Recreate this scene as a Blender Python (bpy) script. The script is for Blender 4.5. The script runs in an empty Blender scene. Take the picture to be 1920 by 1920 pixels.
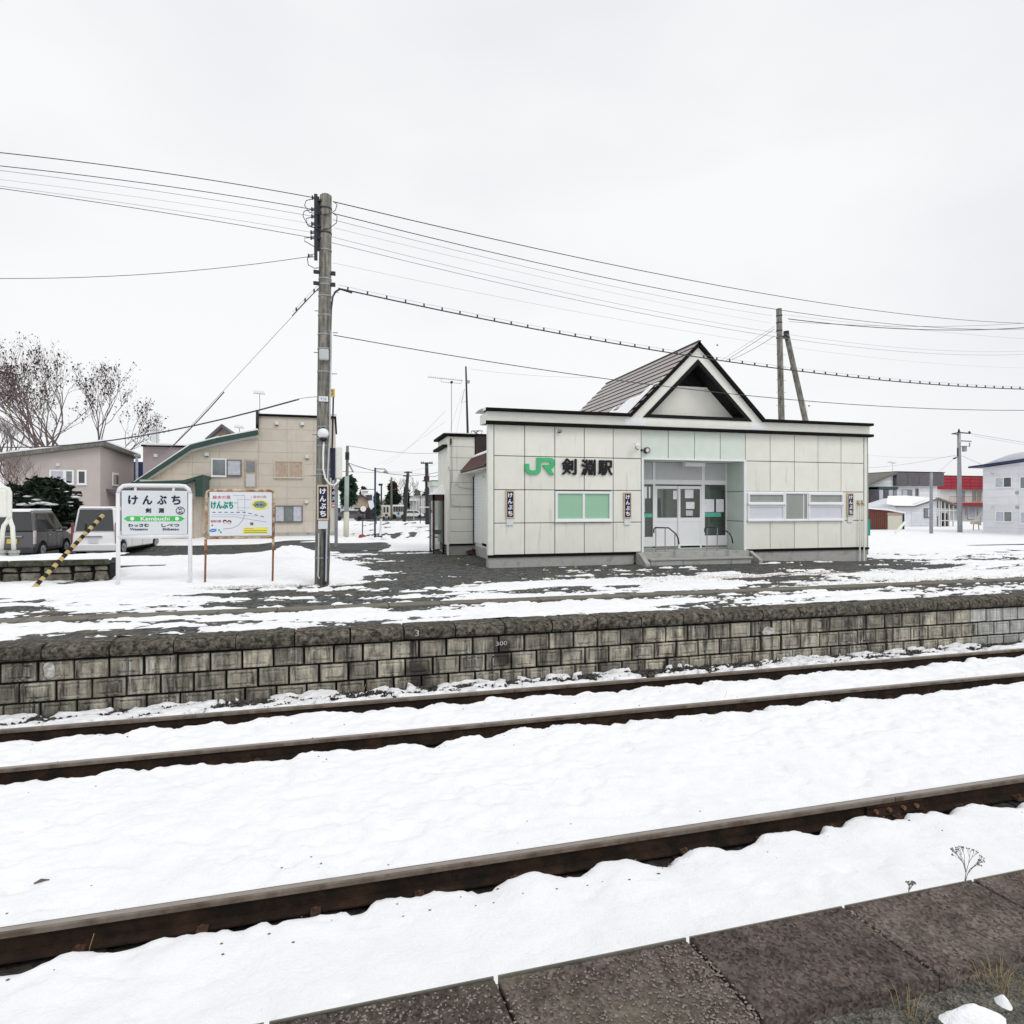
import bpy, bmesh, math, random
import numpy as np
from math import sin, cos, tan, atan, radians, pi
random.seed(7)
sc = bpy.context.scene
COL = sc.collection

# ------------------------------------------------------------------ camera
# eye of the photographer = world origin; X runs along the tracks, Y away from the near platform, Z up
F = 1180.0; A = radians(15.2); HOR = 947.0; SA = sin(A); CA = cos(A)
cam_d = bpy.data.cameras.new('camera'); cam = bpy.data.objects.new('camera', cam_d); COL.objects.link(cam)
cam_d.sensor_width = 36; cam_d.lens = 36*F/1920; cam_d.shift_y = (HOR-960)/1920
cam_d.clip_start = .05; cam_d.clip_end = 6000
cam.location = (0, 0, 0); cam.rotation_euler = (radians(90), 0, -A)
sc.camera = cam

# ------------------------------------------------------------------ sky, sun, exposure
w = bpy.data.worlds.new('World'); sc.world = w; w.use_nodes = True
nt = w.node_tree; nt.nodes.clear()
out = nt.nodes.new('ShaderNodeOutputWorld')
sky = nt.nodes.new('ShaderNodeTexSky'); sky.sky_type = 'NISHITA'; sky.sun_disc = False
sky.sun_elevation = radians(48); sky.sun_rotation = radians(150)
bg1 = nt.nodes.new('ShaderNodeBackground'); bg1.inputs[1].default_value = .1
nt.links.new(sky.outputs[0], bg1.inputs[0])
tc = nt.nodes.new('ShaderNodeTexCoord')
mp = nt.nodes.new('ShaderNodeMapping'); mp.inputs['Scale'].default_value = (1, 1, 2.4)
nt.links.new(tc.outputs['Generated'], mp.inputs[0])
nz = nt.nodes.new('ShaderNodeTexNoise'); nz.inputs['Scale'].default_value = 1.7; nz.inputs['Detail'].default_value = 5
nz.inputs['Roughness'].default_value = .45
nt.links.new(mp.outputs[0], nz.inputs[0])
rp = nt.nodes.new('ShaderNodeValToRGB')
rp.color_ramp.elements[0].position = .34; rp.color_ramp.elements[0].color = (.875, .89, .915, 1)
rp.color_ramp.elements[1].position = .62; rp.color_ramp.elements[1].color = (1.0, 1.0, 1.0, 1)
nt.links.new(nz.outputs[0], rp.inputs[0])
bg2 = nt.nodes.new('ShaderNodeBackground'); bg2.inputs[1].default_value = 1.0
nt.links.new(rp.outputs[0], bg2.inputs[0])
mx = nt.nodes.new('ShaderNodeMixShader'); mx.inputs[0].default_value = .94
nt.links.new(bg1.outputs[0], mx.inputs[1]); nt.links.new(bg2.outputs[0], mx.inputs[2])
nt.links.new(mx.outputs[0], out.inputs[0])
sd = bpy.data.lights.new('sun', 'SUN'); sd.energy = .95; sd.angle = radians(24); sd.color = (1, .98, .95)
sun = bpy.data.objects.new('sun', sd); COL.objects.link(sun)
sun.rotation_euler = (radians(42), 0, radians(30))
sc.view_settings.view_transform = 'Standard'; sc.view_settings.look = 'None'
sc.view_settings.exposure = 0.0; sc.view_settings.gamma = 1; sc.view_settings.use_curve_mapping = False

# ------------------------------------------------------------------ measuring helpers (photo px of the 1920 picture -> place in the world)
def wx(px, Y):
    u = (px-960)/F; return Y/(CA-u*SA)*(SA+u*CA)
def wz(px, py, Y):
    u = (px-960)/F; return (HOR-py)*Y/(CA-u*SA)/F
def at(px, py, Y): return (wx(px, Y), Y, wz(px, py, Y))
def gnd(px, py, z=-1.75):
    d = F*z/(HOR-py); u = (px-960)/F; return (d*(SA+u*CA), d*(CA-u*SA), z)
def yx(px, X): return X/tan(atan((px-960)/F)+A)     # depth of a plane X=const seen at px

# ------------------------------------------------------------------ numpy noise
_R = np.random.RandomState(3); _T = _R.rand(512, 512).astype(np.float32)
def vn(x, y, s=0):
    x = np.asarray(x, dtype=np.float64)+s*17.3; y = np.asarray(y, dtype=np.float64)+s*31.7
    xi = np.floor(x).astype(int); yi = np.floor(y).astype(int); fx = x-xi; fy = y-yi
    fx = fx*fx*fx*(fx*(fx*6-15)+10); fy = fy*fy*fy*(fy*(fy*6-15)+10)
    a = _T[xi % 512, yi % 512]; b = _T[(xi+1) % 512, yi % 512]; c = _T[xi % 512, (yi+1) % 512]; d = _T[(xi+1) % 512, (yi+1) % 512]
    return (a*(1-fx)+b*fx)*(1-fy)+(c*(1-fx)+d*fx)*fy
def fbm(x, y, o=4, s=0, r=.5):
    t = 0; a = 1; n = 0
    for i in range(o):
        t = t+a*(vn(x, y, s+i*3)-.5); n += a; a *= r; x = x*2.03; y = y*2.03
    return t/n*2
def sst(a, b, x):
    t = np.clip((x-a)/(b-a), 0, 1); return t*t*(3-2*t)

# ------------------------------------------------------------------ materials
MATS = {}
def add_streak(name, col, scale=30, thr=.60, dw=.08, zs=.06):
    n = MATS[name].node_tree; N = n.nodes; L = n.links; b = N['Principled BSDF']; src = b.inputs['Base Color'].links[0].from_socket
    g = N.new('ShaderNodeNewGeometry'); mpn = N.new('ShaderNodeMapping'); mpn.inputs['Scale'].default_value = (1, 1, zs); L.new(g.outputs['Position'], mpn.inputs[0])
    t = N.new('ShaderNodeTexNoise'); t.inputs['Scale'].default_value = scale; t.inputs['Detail'].default_value = 3; L.new(mpn.outputs[0], t.inputs[0])
    t2 = N.new('ShaderNodeTexNoise'); t2.inputs['Scale'].default_value = 1.6; t2.inputs['Detail'].default_value = 2; L.new(g.outputs['Position'], t2.inputs[0])
    m1 = N.new('ShaderNodeMapRange'); m1.inputs[1].default_value = thr-dw; m1.inputs[2].default_value = thr+dw; L.new(t.outputs[0], m1.inputs[0])
    m2 = N.new('ShaderNodeMapRange'); m2.inputs[1].default_value = .42; m2.inputs[2].default_value = .60; L.new(t2.outputs[0], m2.inputs[0])
    mm = N.new('ShaderNodeMath'); mm.operation = 'MULTIPLY'; L.new(m1.outputs[0], mm.inputs[0]); L.new(m2.outputs[0], mm.inputs[1])
    mix = N.new('ShaderNodeMix'); mix.data_type = 'RGBA'; L.new(mm.outputs[0], mix.inputs[0]); L.new(src, mix.inputs[6]); mix.inputs[7].default_value = (*col, 1); L.new(mix.outputs[2], b.inputs['Base Color'])
def mat(name, col, rough=.8, var=.12, vs=3.0, bump=0.0, bs=60.0, metal=0.0, obj=0.0, dirt=None, ds=2.0, dthr=.55, streak=False, spec=.3, coat=0.0, dw=.12):
    m = bpy.data.materials.new(name); m.use_nodes = True; n = m.node_tree; N = n.nodes; L = n.links
    b = N['Principled BSDF']; b.inputs['Roughness'].default_value = rough; b.inputs['Metallic'].default_value = metal
    b.inputs['Specular IOR Level'].default_value = spec
    if coat: b.inputs['Coat Weight'].default_value = coat; b.inputs['Coat Roughness'].default_value = .08
    g = N.new('ShaderNodeNewGeometry'); pos = g.outputs['Position']
    def noise(scale, det=5, vec=None, rg=.6):
        t = N.new('ShaderNodeTexNoise'); t.inputs['Scale'].default_value = scale; t.inputs['Detail'].default_value = det
        t.inputs['Roughness'].default_value = rg; L.new(vec or pos, t.inputs['Vector']); return t.outputs[0]
    def rng(v, a, c, a2, c2):
        t = N.new('ShaderNodeMapRange'); t.inputs[1].default_value = a; t.inputs[2].default_value = c
        t.inputs[3].default_value = a2; t.inputs[4].default_value = c2; L.new(v, t.inputs[0]); return t.outputs[0]
    rgb = N.new('ShaderNodeRGB'); rgb.outputs[0].default_value = (*col, 1); c = rgb.outputs[0]
    f = rng(noise(vs), .3, .7, 1-var, 1+var)
    if obj:
        oi = N.new('ShaderNodeObjectInfo'); f2 = rng(oi.outputs['Random'], 0, 1, 1-obj, 1+obj)
        mm = N.new('ShaderNodeMath'); mm.operation = 'MULTIPLY'; L.new(f, mm.inputs[0]); L.new(f2, mm.inputs[1]); f = mm.outputs[0]
    vm = N.new('ShaderNodeVectorMath'); vm.operation = 'SCALE'; L.new(c, vm.inputs[0]); L.new(f, vm.inputs['Scale']); c = vm.outputs[0]
    if dirt:
        vec = pos
        if streak:
            mpn = N.new('ShaderNodeMapping'); mpn.inputs['Scale'].default_value = (1, 1, .12); L.new(pos, mpn.inputs[0]); vec = mpn.outputs[0]
        k = rng(noise(ds, 8, vec, .65), dthr-dw, dthr+dw, 0, 1)
        mix = N.new('ShaderNodeMix'); mix.data_type = 'RGBA'; L.new(k, mix.inputs[0]); L.new(c, mix.inputs[6])
        mix.inputs[7].default_value = (*dirt, 1); c = mix.outputs[2]
    L.new(c, b.inputs['Base Color'])
    if bump:
        bn = N.new('ShaderNodeBump'); bn.inputs['Strength'].default_value = bump; bn.inputs['Distance'].default_value = .02
        L.new(noise(bs, 4), bn.inputs['Height']); L.new(bn.outputs[0], b.inputs['Normal'])
    MATS[name] = m; return m
def glass(name, col=(.05, .06, .06), rough=.08, alpha=.6):
    m = bpy.data.materials.new(name); m.use_nodes = True; n = m.node_tree; N = n.nodes; L = n.links; N.clear()
    o = N.new('ShaderNodeOutputMaterial'); t = N.new('ShaderNodeBsdfTransparent'); g = N.new('ShaderNodeBsdfGlossy')
    d = N.new('ShaderNodeBsdfDiffuse'); d.inputs[0].default_value = (*col, 1)
    g.inputs['Roughness'].default_value = rough; t.inputs[0].default_value = (.86, .9, .88, 1)
    fr = N.new('ShaderNodeFresnel'); fr.inputs[0].default_value = 1.45
    a = N.new('ShaderNodeMixShader'); a.inputs[0].default_value = alpha; L.new(t.outputs[0], a.inputs[1]); L.new(d.outputs[0], a.inputs[2])
    c = N.new('ShaderNodeMixShader'); L.new(fr.outputs[0], c.inputs[0]); L.new(a.outputs[0], c.inputs[1]); L.new(g.outputs[0], c.inputs[2])
    L.new(c.outputs[0], o.inputs[0]); MATS[name] = m; return m

M = MATS
def snow_mat():
    m = mat('snow', (.895, .90, .915), .75, .03, 3, .5, 40, spec=.25, dirt=(.80, .81, .83), ds=1.1, dthr=.66, dw=.1)
    return m
snow_mat()
def stones_mat(name, c1, c2, c3, sc1, bumpd=.015, k_lo=.35, k_hi=1.75, ns=5):
    m = bpy.data.materials.new(name); m.use_nodes = True; n = m.node_tree; N = n.nodes; L = n.links
    b = N['Principled BSDF']; b.inputs['Roughness'].default_value = .9; b.inputs['Specular IOR Level'].default_value = .25
    g = N.new('ShaderNodeNewGeometry'); pos = g.outputs['Position']
    v = N.new('ShaderNodeTexVoronoi'); v.inputs['Scale'].default_value = sc1; L.new(pos, v.inputs['Vector'])
    r = N.new('ShaderNodeValToRGB'); L.new(v.outputs['Color'], r.inputs[0])
    r.color_ramp.elements[0].color = (*c1, 1); r.color_ramp.elements[1].color = (*c2, 1)
    t = N.new('ShaderNodeTexNoise'); t.inputs['Scale'].default_value = 1.3; t.inputs['Detail'].default_value = 7; t.inputs['Roughness'].default_value = .65; L.new(pos, t.inputs['Vector'])
    k = N.new('ShaderNodeMapRange'); k.inputs[1].default_value = .5; k.inputs[2].default_value = .68; L.new(t.outputs[0], k.inputs[0])
    mx = N.new('ShaderNodeMix'); mx.data_type = 'RGBA'; L.new(k.outputs[0], mx.inputs[0]); L.new(r.outputs[0], mx.inputs[6]); mx.inputs[7].default_value = (*c3, 1)
    t2 = N.new('ShaderNodeTexNoise'); t2.inputs['Scale'].default_value = ns; t2.inputs['Detail'].default_value = 9; t2.inputs['Roughness'].default_value = .75; L.new(pos, t2.inputs['Vector'])
    k2 = N.new('ShaderNodeMapRange'); k2.inputs[1].default_value = .3; k2.inputs[2].default_value = .7; k2.inputs[3].default_value = k_lo; k2.inputs[4].default_value = k_hi; L.new(t2.outputs[0], k2.inputs[0])
    vm = N.new('ShaderNodeVectorMath'); vm.operation = 'SCALE'; L.new(mx.outputs[2], vm.inputs[0]); L.new(k2.outputs[0], vm.inputs['Scale'])
    oi = N.new('ShaderNodeObjectInfo'); ko = N.new('ShaderNodeMapRange'); ko.inputs[3].default_value = .72; ko.inputs[4].default_value = 1.35; L.new(oi.outputs['Random'], ko.inputs[0])
    vo = N.new('ShaderNodeVectorMath'); vo.operation = 'SCALE'; L.new(vm.outputs[0], vo.inputs[0])
    if name == 'aggregate': L.new(ko.outputs[0], vo.inputs['Scale'])
    else: vo.inputs['Scale'].default_value = 1
    L.new(vo.outputs[0], b.inputs['Base Color'])
    bn = N.new('ShaderNodeBump'); bn.inputs['Strength'].default_value = .9; bn.inputs['Distance'].default_value = bumpd
    L.new(v.outputs['Distance'], bn.inputs['Height']); L.new(bn.outputs[0], b.inputs['Normal'])
    M[name] = m
stones_mat('gravel', (.010, .012, .013), (.14, .143, .14), (.11, .093, .065), 26, .03, .2, 2.1, 4)
stones_mat('asphalt', (.045, .048, .05), (.10, .104, .106), (.12, .12, .12), 60, .004, .6, 1.4, 2)
stones_mat('ballast', (.012, .010, .009), (.055, .048, .042), (.03, .022, .017), 22)
stones_mat('aggregate', (.018, .013, .011), (.135, .108, .095), (.085, .078, .055), 95, .003, .45, 1.7, 7)
stones_mat('moss_tarmac', (.03, .028, .024), (.21, .20, .17), (.10, .09, .045), 110, .012, .35, 1.6, 10)
mat('block', (.385, .355, .29), .9, .45, 6, .9, 45, obj=.42, dirt=(.035, .032, .028), ds=12, dthr=.545, streak=True, dw=.10); add_streak('block', (.58, .57, .53)); add_streak('block', (.055, .05, .042), 2.4, .60, .08, .6)
mat('block_pale', (.42, .42, .40), .9, .25, 7, .5, 45, obj=.15, dirt=(.13, .12, .10), ds=8, dthr=.62, streak=True); add_streak('block_pale', (.62, .62, .60))
mat('mortar', (.010, .010, .009), .95, .4, 8, .5, 40)
mat('whitewash', (.6, .6, .58), .9, .3, 20, dirt=(.3, .29, .26), ds=14, dthr=.5)
def cap_mat():
    m = mat('capstone', (.19, .165, .135), .95, .35, 5, 1.0, 38, obj=.15, dirt=(.022, .023, .016), ds=17, dthr=.475, dw=.13)
cap_mat()
mat('concrete', (.42, .42, .40), .9, .15, 3, .3, 50, dirt=(.22, .215, .20), ds=3, dthr=.60)
mat('concrete_strip', (.20, .185, .15), .9, .2, 4, .4, 50, obj=.1, dirt=(.10, .10, .09), ds=4, dthr=.55)
mat('cream', (.80, .80, .73), .6, .035, 2, .05, 90, obj=.03, dirt=(.50, .50, .44), ds=6, dthr=.69, streak=True)
mat('cream_trim', (.79, .80, .735), .6, .05, 3)
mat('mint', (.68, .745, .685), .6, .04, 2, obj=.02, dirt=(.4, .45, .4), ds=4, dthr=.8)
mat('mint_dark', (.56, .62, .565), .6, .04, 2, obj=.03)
mat('dark_trim', (.010, .008, .008), .8, .2, 5, spec=.08)
mat('joint', (.07, .065, .05), .8, .1, 3)
mat('black', (.004, .004, .004), .8, .1, 3)
mat('roof_brown', (.42, .38, .37), .45, .12, 3, metal=0)
mat('roof_line', (.06, .04, .04), .6, .1, 4)
mat('tile_brown', (.11, .06, .055), .5, .2, 5)
mat('brown_wall', (.05, .035, .035), .7, .1, 4)
mat('white_frame', (.82, .84, .85), .4, .03, 4)
mat('white_paint', (.80, .81, .83), .4, .03, 5)
mat('grey_panel', (.56, .57, .58), .6, .04, 4)
mat('green_blind', (.31, .55, .38), .35, .03, 2, spec=.6)
mat('frost_grey', (.30, .32, .30), .3, .1, 3, spec=.6)
mat('frost_white', (.66, .67, .73), .3, .04, 3, spec=.6)
mat('teal', (.12, .46, .35), .5, .05, 5)
mat('green_logo', (.07, .47, .20), .45, .05, 5)
mat('letter_black', (.008, .008, .012), .5, .1, 5)
mat('letter_navy', (.015, .018, .05), .5, .05, 5)
mat('navy', (.012, .014, .07), .4, .1, 5)
mat('letter_white', (.85, .85, .87), .5, .02, 5)
mat('sign_cream', (.62, .50, .33), .6, .1, 8)
mat('sign_white', (.70, .735, .77), .35, .02, 2, spec=.5)
mat('map_white', (.78, .81, .86), .4, .02, 2)
mat('sign_green', (.06, .52, .10), .4, .03, 3)
mat('ink_red', (.58, .11, .15), .5, .05, 5)
mat('ink_green', (.01, .30, .22), .5, .05, 5)
mat('ink_yellow', (.85, .80, .15), .5, .05, 5)
mat('ink_blue', (.03, .22, .65), .5, .05, 5)
mat('ink_grey', (.28, .31, .35), .5, .05, 5)
mat('ink_skin', (.75, .62, .55), .5, .05, 5)
mat('rusty_paint', (.62, .57, .44), .7, .15, 8, .4, 60, dirt=(.33, .12, .04), ds=9, dthr=.5)
mat('rust', (.27, .12, .06), .9, .3, 12, .4, 60, dirt=(.13, .06, .04), ds=10, dthr=.55)
mat('wood_pole', (.26, .25, .22), .9, .3, 5, .7, 40, dirt=(.08, .078, .066), ds=16, dthr=.54, streak=True)
mat('wood_grey', (.20, .195, .175), .9, .22, 5, .5, 40, dirt=(.10, .095, .085), ds=16, dthr=.55, streak=True)
mat('dark_metal', (.035, .036, .04), .5, .2, 6, metal=.3)
mat('steel', (.30, .31, .33), .45, .15, 6, metal=.5)
mat('grey_cable', (.50, .52, .53), .5, .05, 5)
mat('wire', (.05, .055, .065), .6, .1, 5)
mat('wire_pale', (.30, .32, .36), .6, .1, 5)
mat('rail_side', (.040, .023, .015), .85, .4, 6, .5, 60, dirt=(.014, .011, .009), ds=5, dthr=.50, spec=.15)
mat('rail_top', (.20, .165, .135), .5, .2, 9, metal=.35, dirt=(.10, .07, .05), ds=6, dthr=.55)
mat('clip_iron', (.075, .04, .025), .9, .4, 9)
mat('running_band', (.34, .31, .28), .38, .1, 12, metal=.7)
mat('timber', (.022, .017, .014), .9, .3, 6, .5, 50)
mat('beige', (.58, .53, .45), .8, .05, 2, .1, 50, obj=.03, dirt=(.42, .35, .27), ds=2, dthr=.68, streak=True)
mat('taupe', (.50, .45, .43), .8, .05, 1, .1, 50, obj=.02)
mat('mauve', (.36, .31, .32), .8, .05, 1, .1, 50, obj=.02)
mat('green_roof', (.035, .075, .062), .5, .15, 3)
mat('grey_siding', (.74, .75, .78), .7, .05, 2, obj=.04)
mat('pale_siding', (.68, .70, .74), .7, .05, 2, obj=.04)
mat('slate_band', (.115, .105, .12), .6, .12, 2, obj=.05)
mat('red_metal', (.36, .022, .04), .45, .12, 2, obj=.06)
mat('blue_edge', (.02, .03, .10), .5, .1, 3)
mat('shed_brown', (.15, .055, .04), .6, .12, 3, obj=.04)
mat('shed_cream', (.62, .60, .50), .6, .05, 3)
mat('offwhite', (.66, .67, .66), .7, .05, 1)
mat('window_dark', (.045, .05, .055), .1, .3, 1.5, spec=.8)
mat('window_mid', (.17, .19, .20), .12, .3, 1.5, spec=.8)
mat('curtain', (.50, .52, .58), .5, .18, 5, spec=.4)
mat('curtain_beige', (.45, .35, .27), .5, .2, 6, spec=.4)
mat('car_white', (.88, .89, .90), .25, .02, 2, coat=.6, spec=.5)
mat('car_grey', (.095, .09, .095), .25, .05, 2, coat=.7, spec=.5, metal=.4)
mat('car_glass', (.015, .02, .022), .05, .1, 2, spec=.9)
mat('rubber', (.015, .015, .016), .8, .1, 5)
mat('alloy', (.50, .51, .53), .35, .1, 5, metal=.6)
mat('lamp_red', (.22, .035, .045), .2, .1, 5, spec=.8)
mat('lamp_clear', (.68, .62, .64), .2, .1, 5, spec=.8)
mat('yellow', (.70, .48, .12), .6, .1, 8)
mat('plate_yellow', (.75, .62, .15), .5, .1, 8)
mat('stripe_yellow', (.55, .40, .16), .7, .25, 12, dirt=(.30, .18, .08), ds=12, dthr=.6)
mat('stripe_black', (.015, .014, .014), .7, .2, 12)
mat('stone_wall', (.20, .185, .15), .95, .35, 6, .8, 30, obj=.3, dirt=(.06, .055, .045), ds=7, dthr=.55)
mat('ballast_stone', (.11, .105, .095), .95, .7, 18, .5, 60, dirt=(.03, .028, .025), ds=12, dthr=.5)
mat('coping_moss', (.085, .09, .06), .95, .4, 7, .8, 30, dirt=(.03, .03, .022), ds=8, dthr=.52)
mat('bark_red', (.16, .11, .105), .9, .3, 8)
mat('bark', (.15, .12, .12), .9, .3, 8)
mat('leaf_dry', (.055, .035, .03), .9, .3, 3)
mat('needle', (.014, .026, .014), .85, .4, 3)
mat('needle_green', (.03, .065, .035), .85, .4, .6)
mat('needle_brown', (.12, .055, .045), .85, .4, .6)
mat('straw', (.34, .26, .14), .9, .3, 20)
mat('bus_cream', (.70, .69, .62), .4, .03, 2)
mat('booth_brown', (.05, .022, .02), .5, .15, 5)
mat('pale_green_pole', (.38, .44, .42), .6, .08, 5)
mat('lamp_cap', (.28, .32, .30), .5, .08, 5)
mat('floor', (.25, .23, .2), .6, .1, 3)
mat('paper', (.80, .81, .83), .8, .06, 9)
mat('room', (.68, .71, .68), .8, .1, 3)
mat('pink_face', (.60, .42, .36), .7, .1, 5)
glass('pane_clear', (.05, .06, .06), .03, .12)
glass('pane_booth', (.10, .11, .12), .05, .35)

# ------------------------------------------------------------------ mesh builder
LOC = {}
class MB:
    def __init__(s): s.v = []; s.f = []
    def add(s, vs, fs):
        k = len(s.v); s.v += [tuple(p) for p in vs]; s.f += [tuple(i+k for i in f) for f in fs]; return s
    def box(s, x0, x1, y0, y1, z0, z1):
        return s.add([(x0, y0, z0), (x1, y0, z0), (x1, y1, z0), (x0, y1, z0), (x0, y0, z1), (x1, y0, z1), (x1, y1, z1), (x0, y1, z1)],
                     [(0, 3, 2, 1), (4, 5, 6, 7), (0, 1, 5, 4), (1, 2, 6, 5), (2, 3, 7, 6), (3, 0, 4, 7)])
    def ext(s, poly, a, b, ax='y'):
        n = len(poly)
        mk = {'y': lambda p, t: (p[0], t, p[1]), 'x': lambda p, t: (t, p[0], p[1]), 'z': lambda p, t: (p[0], p[1], t)}[ax]
        vs = [mk(p, a) for p in poly]+[mk(p, b) for p in poly]
        return s.add(vs, [tuple(range(n)), tuple(range(2*n-1, n-1, -1))]+[(i, (i+1) % n, (i+1) % n+n, i+n) for i in range(n)])
    def tube(s, pts, r, n=8, cap=True):
        pts = [np.array(p, float) for p in pts]; k = len(pts); rs = r if hasattr(r, '__len__') else [r]*k
        vs = []; up = None
        for i, p in enumerate(pts):
            d = pts[min(i+1, k-1)]-pts[max(i-1, 0)]; d = d/(np.linalg.norm(d)+1e-9)
            if up is None: up = np.array((0, 0, 1.)) if abs(d[2]) < .9 else np.array((1., 0, 0))
            a = np.cross(d, up); a /= (np.linalg.norm(a)+1e-9); b = np.cross(a, d); up = b
            for j in range(n):
                t = 2*pi*j/n; vs.append(p+rs[i]*(cos(t)*a+sin(t)*b))
        fs = [(i*n+j, i*n+(j+1) % n, (i+1)*n+(j+1) % n, (i+1)*n+j) for i in range(k-1) for j in range(n)]
        if cap: fs += [tuple(range(n-1, -1, -1)), tuple(range((k-1)*n, k*n))]
        return s.add(vs, fs)
    def disc(s, c, r, y0, y1, n=20):   # cylinder with axis Y
        return s.ext([(c[0]+r*cos(2*pi*i/n), c[1]+r*sin(2*pi*i/n)) for i in range(n)], y0, y1)
    def ball(s, c, r, n=10, sc_=(1, 1, 1)):
        vs = []; m = n//2+1
        for i in range(m):
            t = pi*i/(m-1)
            for j in range(n):
                p = 2*pi*j/n; vs.append((c[0]+r*sc_[0]*sin(t)*cos(p), c[1]+r*sc_[1]*sin(t)*sin(p), c[2]+r*sc_[2]*cos(t)))
        return s.add(vs, [(i*n+j, (i+1)*n+j, (i+1)*n+(j+1) % n, i*n+(j+1) % n) for i in range(m-1) for j in range(n)])
    def build(s, name, m, parent=None, smooth=False, bevel=0.0, kind=None, local=False, fix=True):
        o = LOC.get(parent.name, (0, 0, 0)) if (parent is not None and not local) else (0, 0, 0)
        me = bpy.data.meshes.new(name)
        me.from_pydata([(p[0]-o[0], p[1]-o[1], p[2]-o[2]) for p in s.v], [], s.f)
        if fix and len(s.f) < 6000:
            bm = bmesh.new(); bm.from_mesh(me); bmesh.ops.remove_doubles(bm, verts=bm.verts, dist=1e-6)
            bmesh.ops.recalc_face_normals(bm, faces=bm.faces); bm.to_mesh(me); bm.free()
        me.materials.append(M[m] if isinstance(m, str) else m)
        if smooth: me.shade_smooth()
        ob = bpy.data.objects.new(name, me); COL.objects.link(ob)
        if parent is not None: ob.parent = parent
        LOC[ob.name] = o if parent is not None and not local else (0, 0, 0)
        if bevel:
            b = ob.modifiers.new('bevel', 'BEVEL'); b.width = bevel; b.segments = 2; b.limit_method = 'ANGLE'; b.harden_normals = False
        if kind: ob['kind'] = kind
        return ob
def B(*a): return MB().box(*a)
def thing(name, loc, label, cat, group=None, rz=0):
    o = bpy.data.objects.new(name, None); COL.objects.link(o); o.location = loc; o.rotation_euler = (0, 0, rz)
    o.empty_display_size = .2; o['label'] = label; o['category'] = cat
    if group: o['group'] = group
    LOC[o.name] = tuple(loc); return o
def tag(o, label, cat, group=None):
    o['label'] = label; o['category'] = cat
    if group: o['group'] = group
    return o
def tree_copy(o, parent=None):
    c = o.copy(); COL.objects.link(c); c.parent = parent
    if parent is not None: c.matrix_parent_inverse.identity()
    for ch in o.children: tree_copy(ch, c)
    return c
def inst(src, loc, parent, name=None):
    c = src.copy(); COL.objects.link(c); c.parent = parent; o = LOC.get(parent.name, (0, 0, 0))
    c.location = (loc[0]-o[0], loc[1]-o[1], loc[2]-o[2]); return c
def clip(poly, f):      # keep the part of a polygon where f(p) >= 0
    r = []
    for i in range(len(poly)):
        a = poly[i]; b = poly[(i+1) % len(poly)]; fa = f(a); fb = f(b)
        if fa >= 0: r.append(a)
        if (fa >= 0) != (fb >= 0):
            t = fa/(fa-fb); r.append((a[0]+(b[0]-a[0])*t, a[1]+(b[1]-a[1])*t))
    return r
def boards(parent, outline_f, x0, x1, zs, y0, y1, m, name='siding_board', gap=.012, xs=None, skip=None):
    """rows (and columns) of boards on a facade Y=const; outline_f = half-plane functions"""
    xs = xs or [x0, x1]
    for j in range(len(zs)-1):
        for i in range(len(xs)-1):
            if skip and skip(i, j): continue
            p = [(xs[i]+gap/2, zs[j]+gap/2), (xs[i+1]-gap/2, zs[j]+gap/2), (xs[i+1]-gap/2, zs[j+1]-gap/2), (xs[i]+gap/2, zs[j+1]-gap/2)]
            for f in outline_f:
                p = clip(p, f)
                if len(p) < 3: break
            if len(p) >= 3: MB().ext(p, y0, y1).build(name, m(i, j) if callable(m) else m, parent)
def halfplane(p, q):    # left side of p->q kept
    return lambda a: (q[0]-p[0])*(a[1]-p[1])-(q[1]-p[1])*(a[0]-p[0])

# text as meshes
def glyph(body):
    c = bpy.data.curves.new('txt', 'FONT'); c.body = body; c.resolution_u = 3
    o = bpy.data.objects.new('txt', c); COL.objects.link(o)
    dg = bpy.context.evaluated_depsgraph_get(); me = bpy.data.meshes.new_from_object(o.evaluated_get(dg))
    vs = np.array([v.co[:2] for v in me.vertices]); fs = [tuple(p.vertices) for p in me.polygons]
    bpy.data.objects.remove(o); bpy.data.curves.remove(c); bpy.data.meshes.remove(me)
    return vs, fs
def text(body, cx, cz, w_, h_, y, m, parent, name='lettering', depth=.004, bold=0.0, face=None):
    """flat lettering facing -Y, centred (cx,cz), fitted in w_ x h_"""
    vs, fs = glyph(body)
    lo = vs.min(0); hi = vs.max(0); s = (vs-(lo+hi)/2)/(hi-lo)*np.array([w_, h_])
    mb = MB()
    offs = [(0, 0)] if not bold else [(0, 0), (bold, 0), (-bold, 0), (0, bold), (0, -bold)]
    n = len(s)
    # silhouette edges for the sides
    cnt = {}
    for f in fs:
        for i in range(len(f)):
            a, b = f[i], f[(i+1) % len(f)]; cnt[(a, b)] = 1
    edges = [e for e in cnt if (e[1], e[0]) not in cnt]
    for k, (ox, oz) in enumerate(offs):
        yk = y-k*.0004
        mb.add([(cx+p[0]+ox, yk-depth, cz+p[1]+oz) for p in s]+[(cx+p[0]+ox, y, cz+p[1]+oz) for p in s],
               list(fs)+[(a, b, b+n, a+n) for a, b in edges])
    return mb.build(name, m, parent, fix=False)

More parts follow.
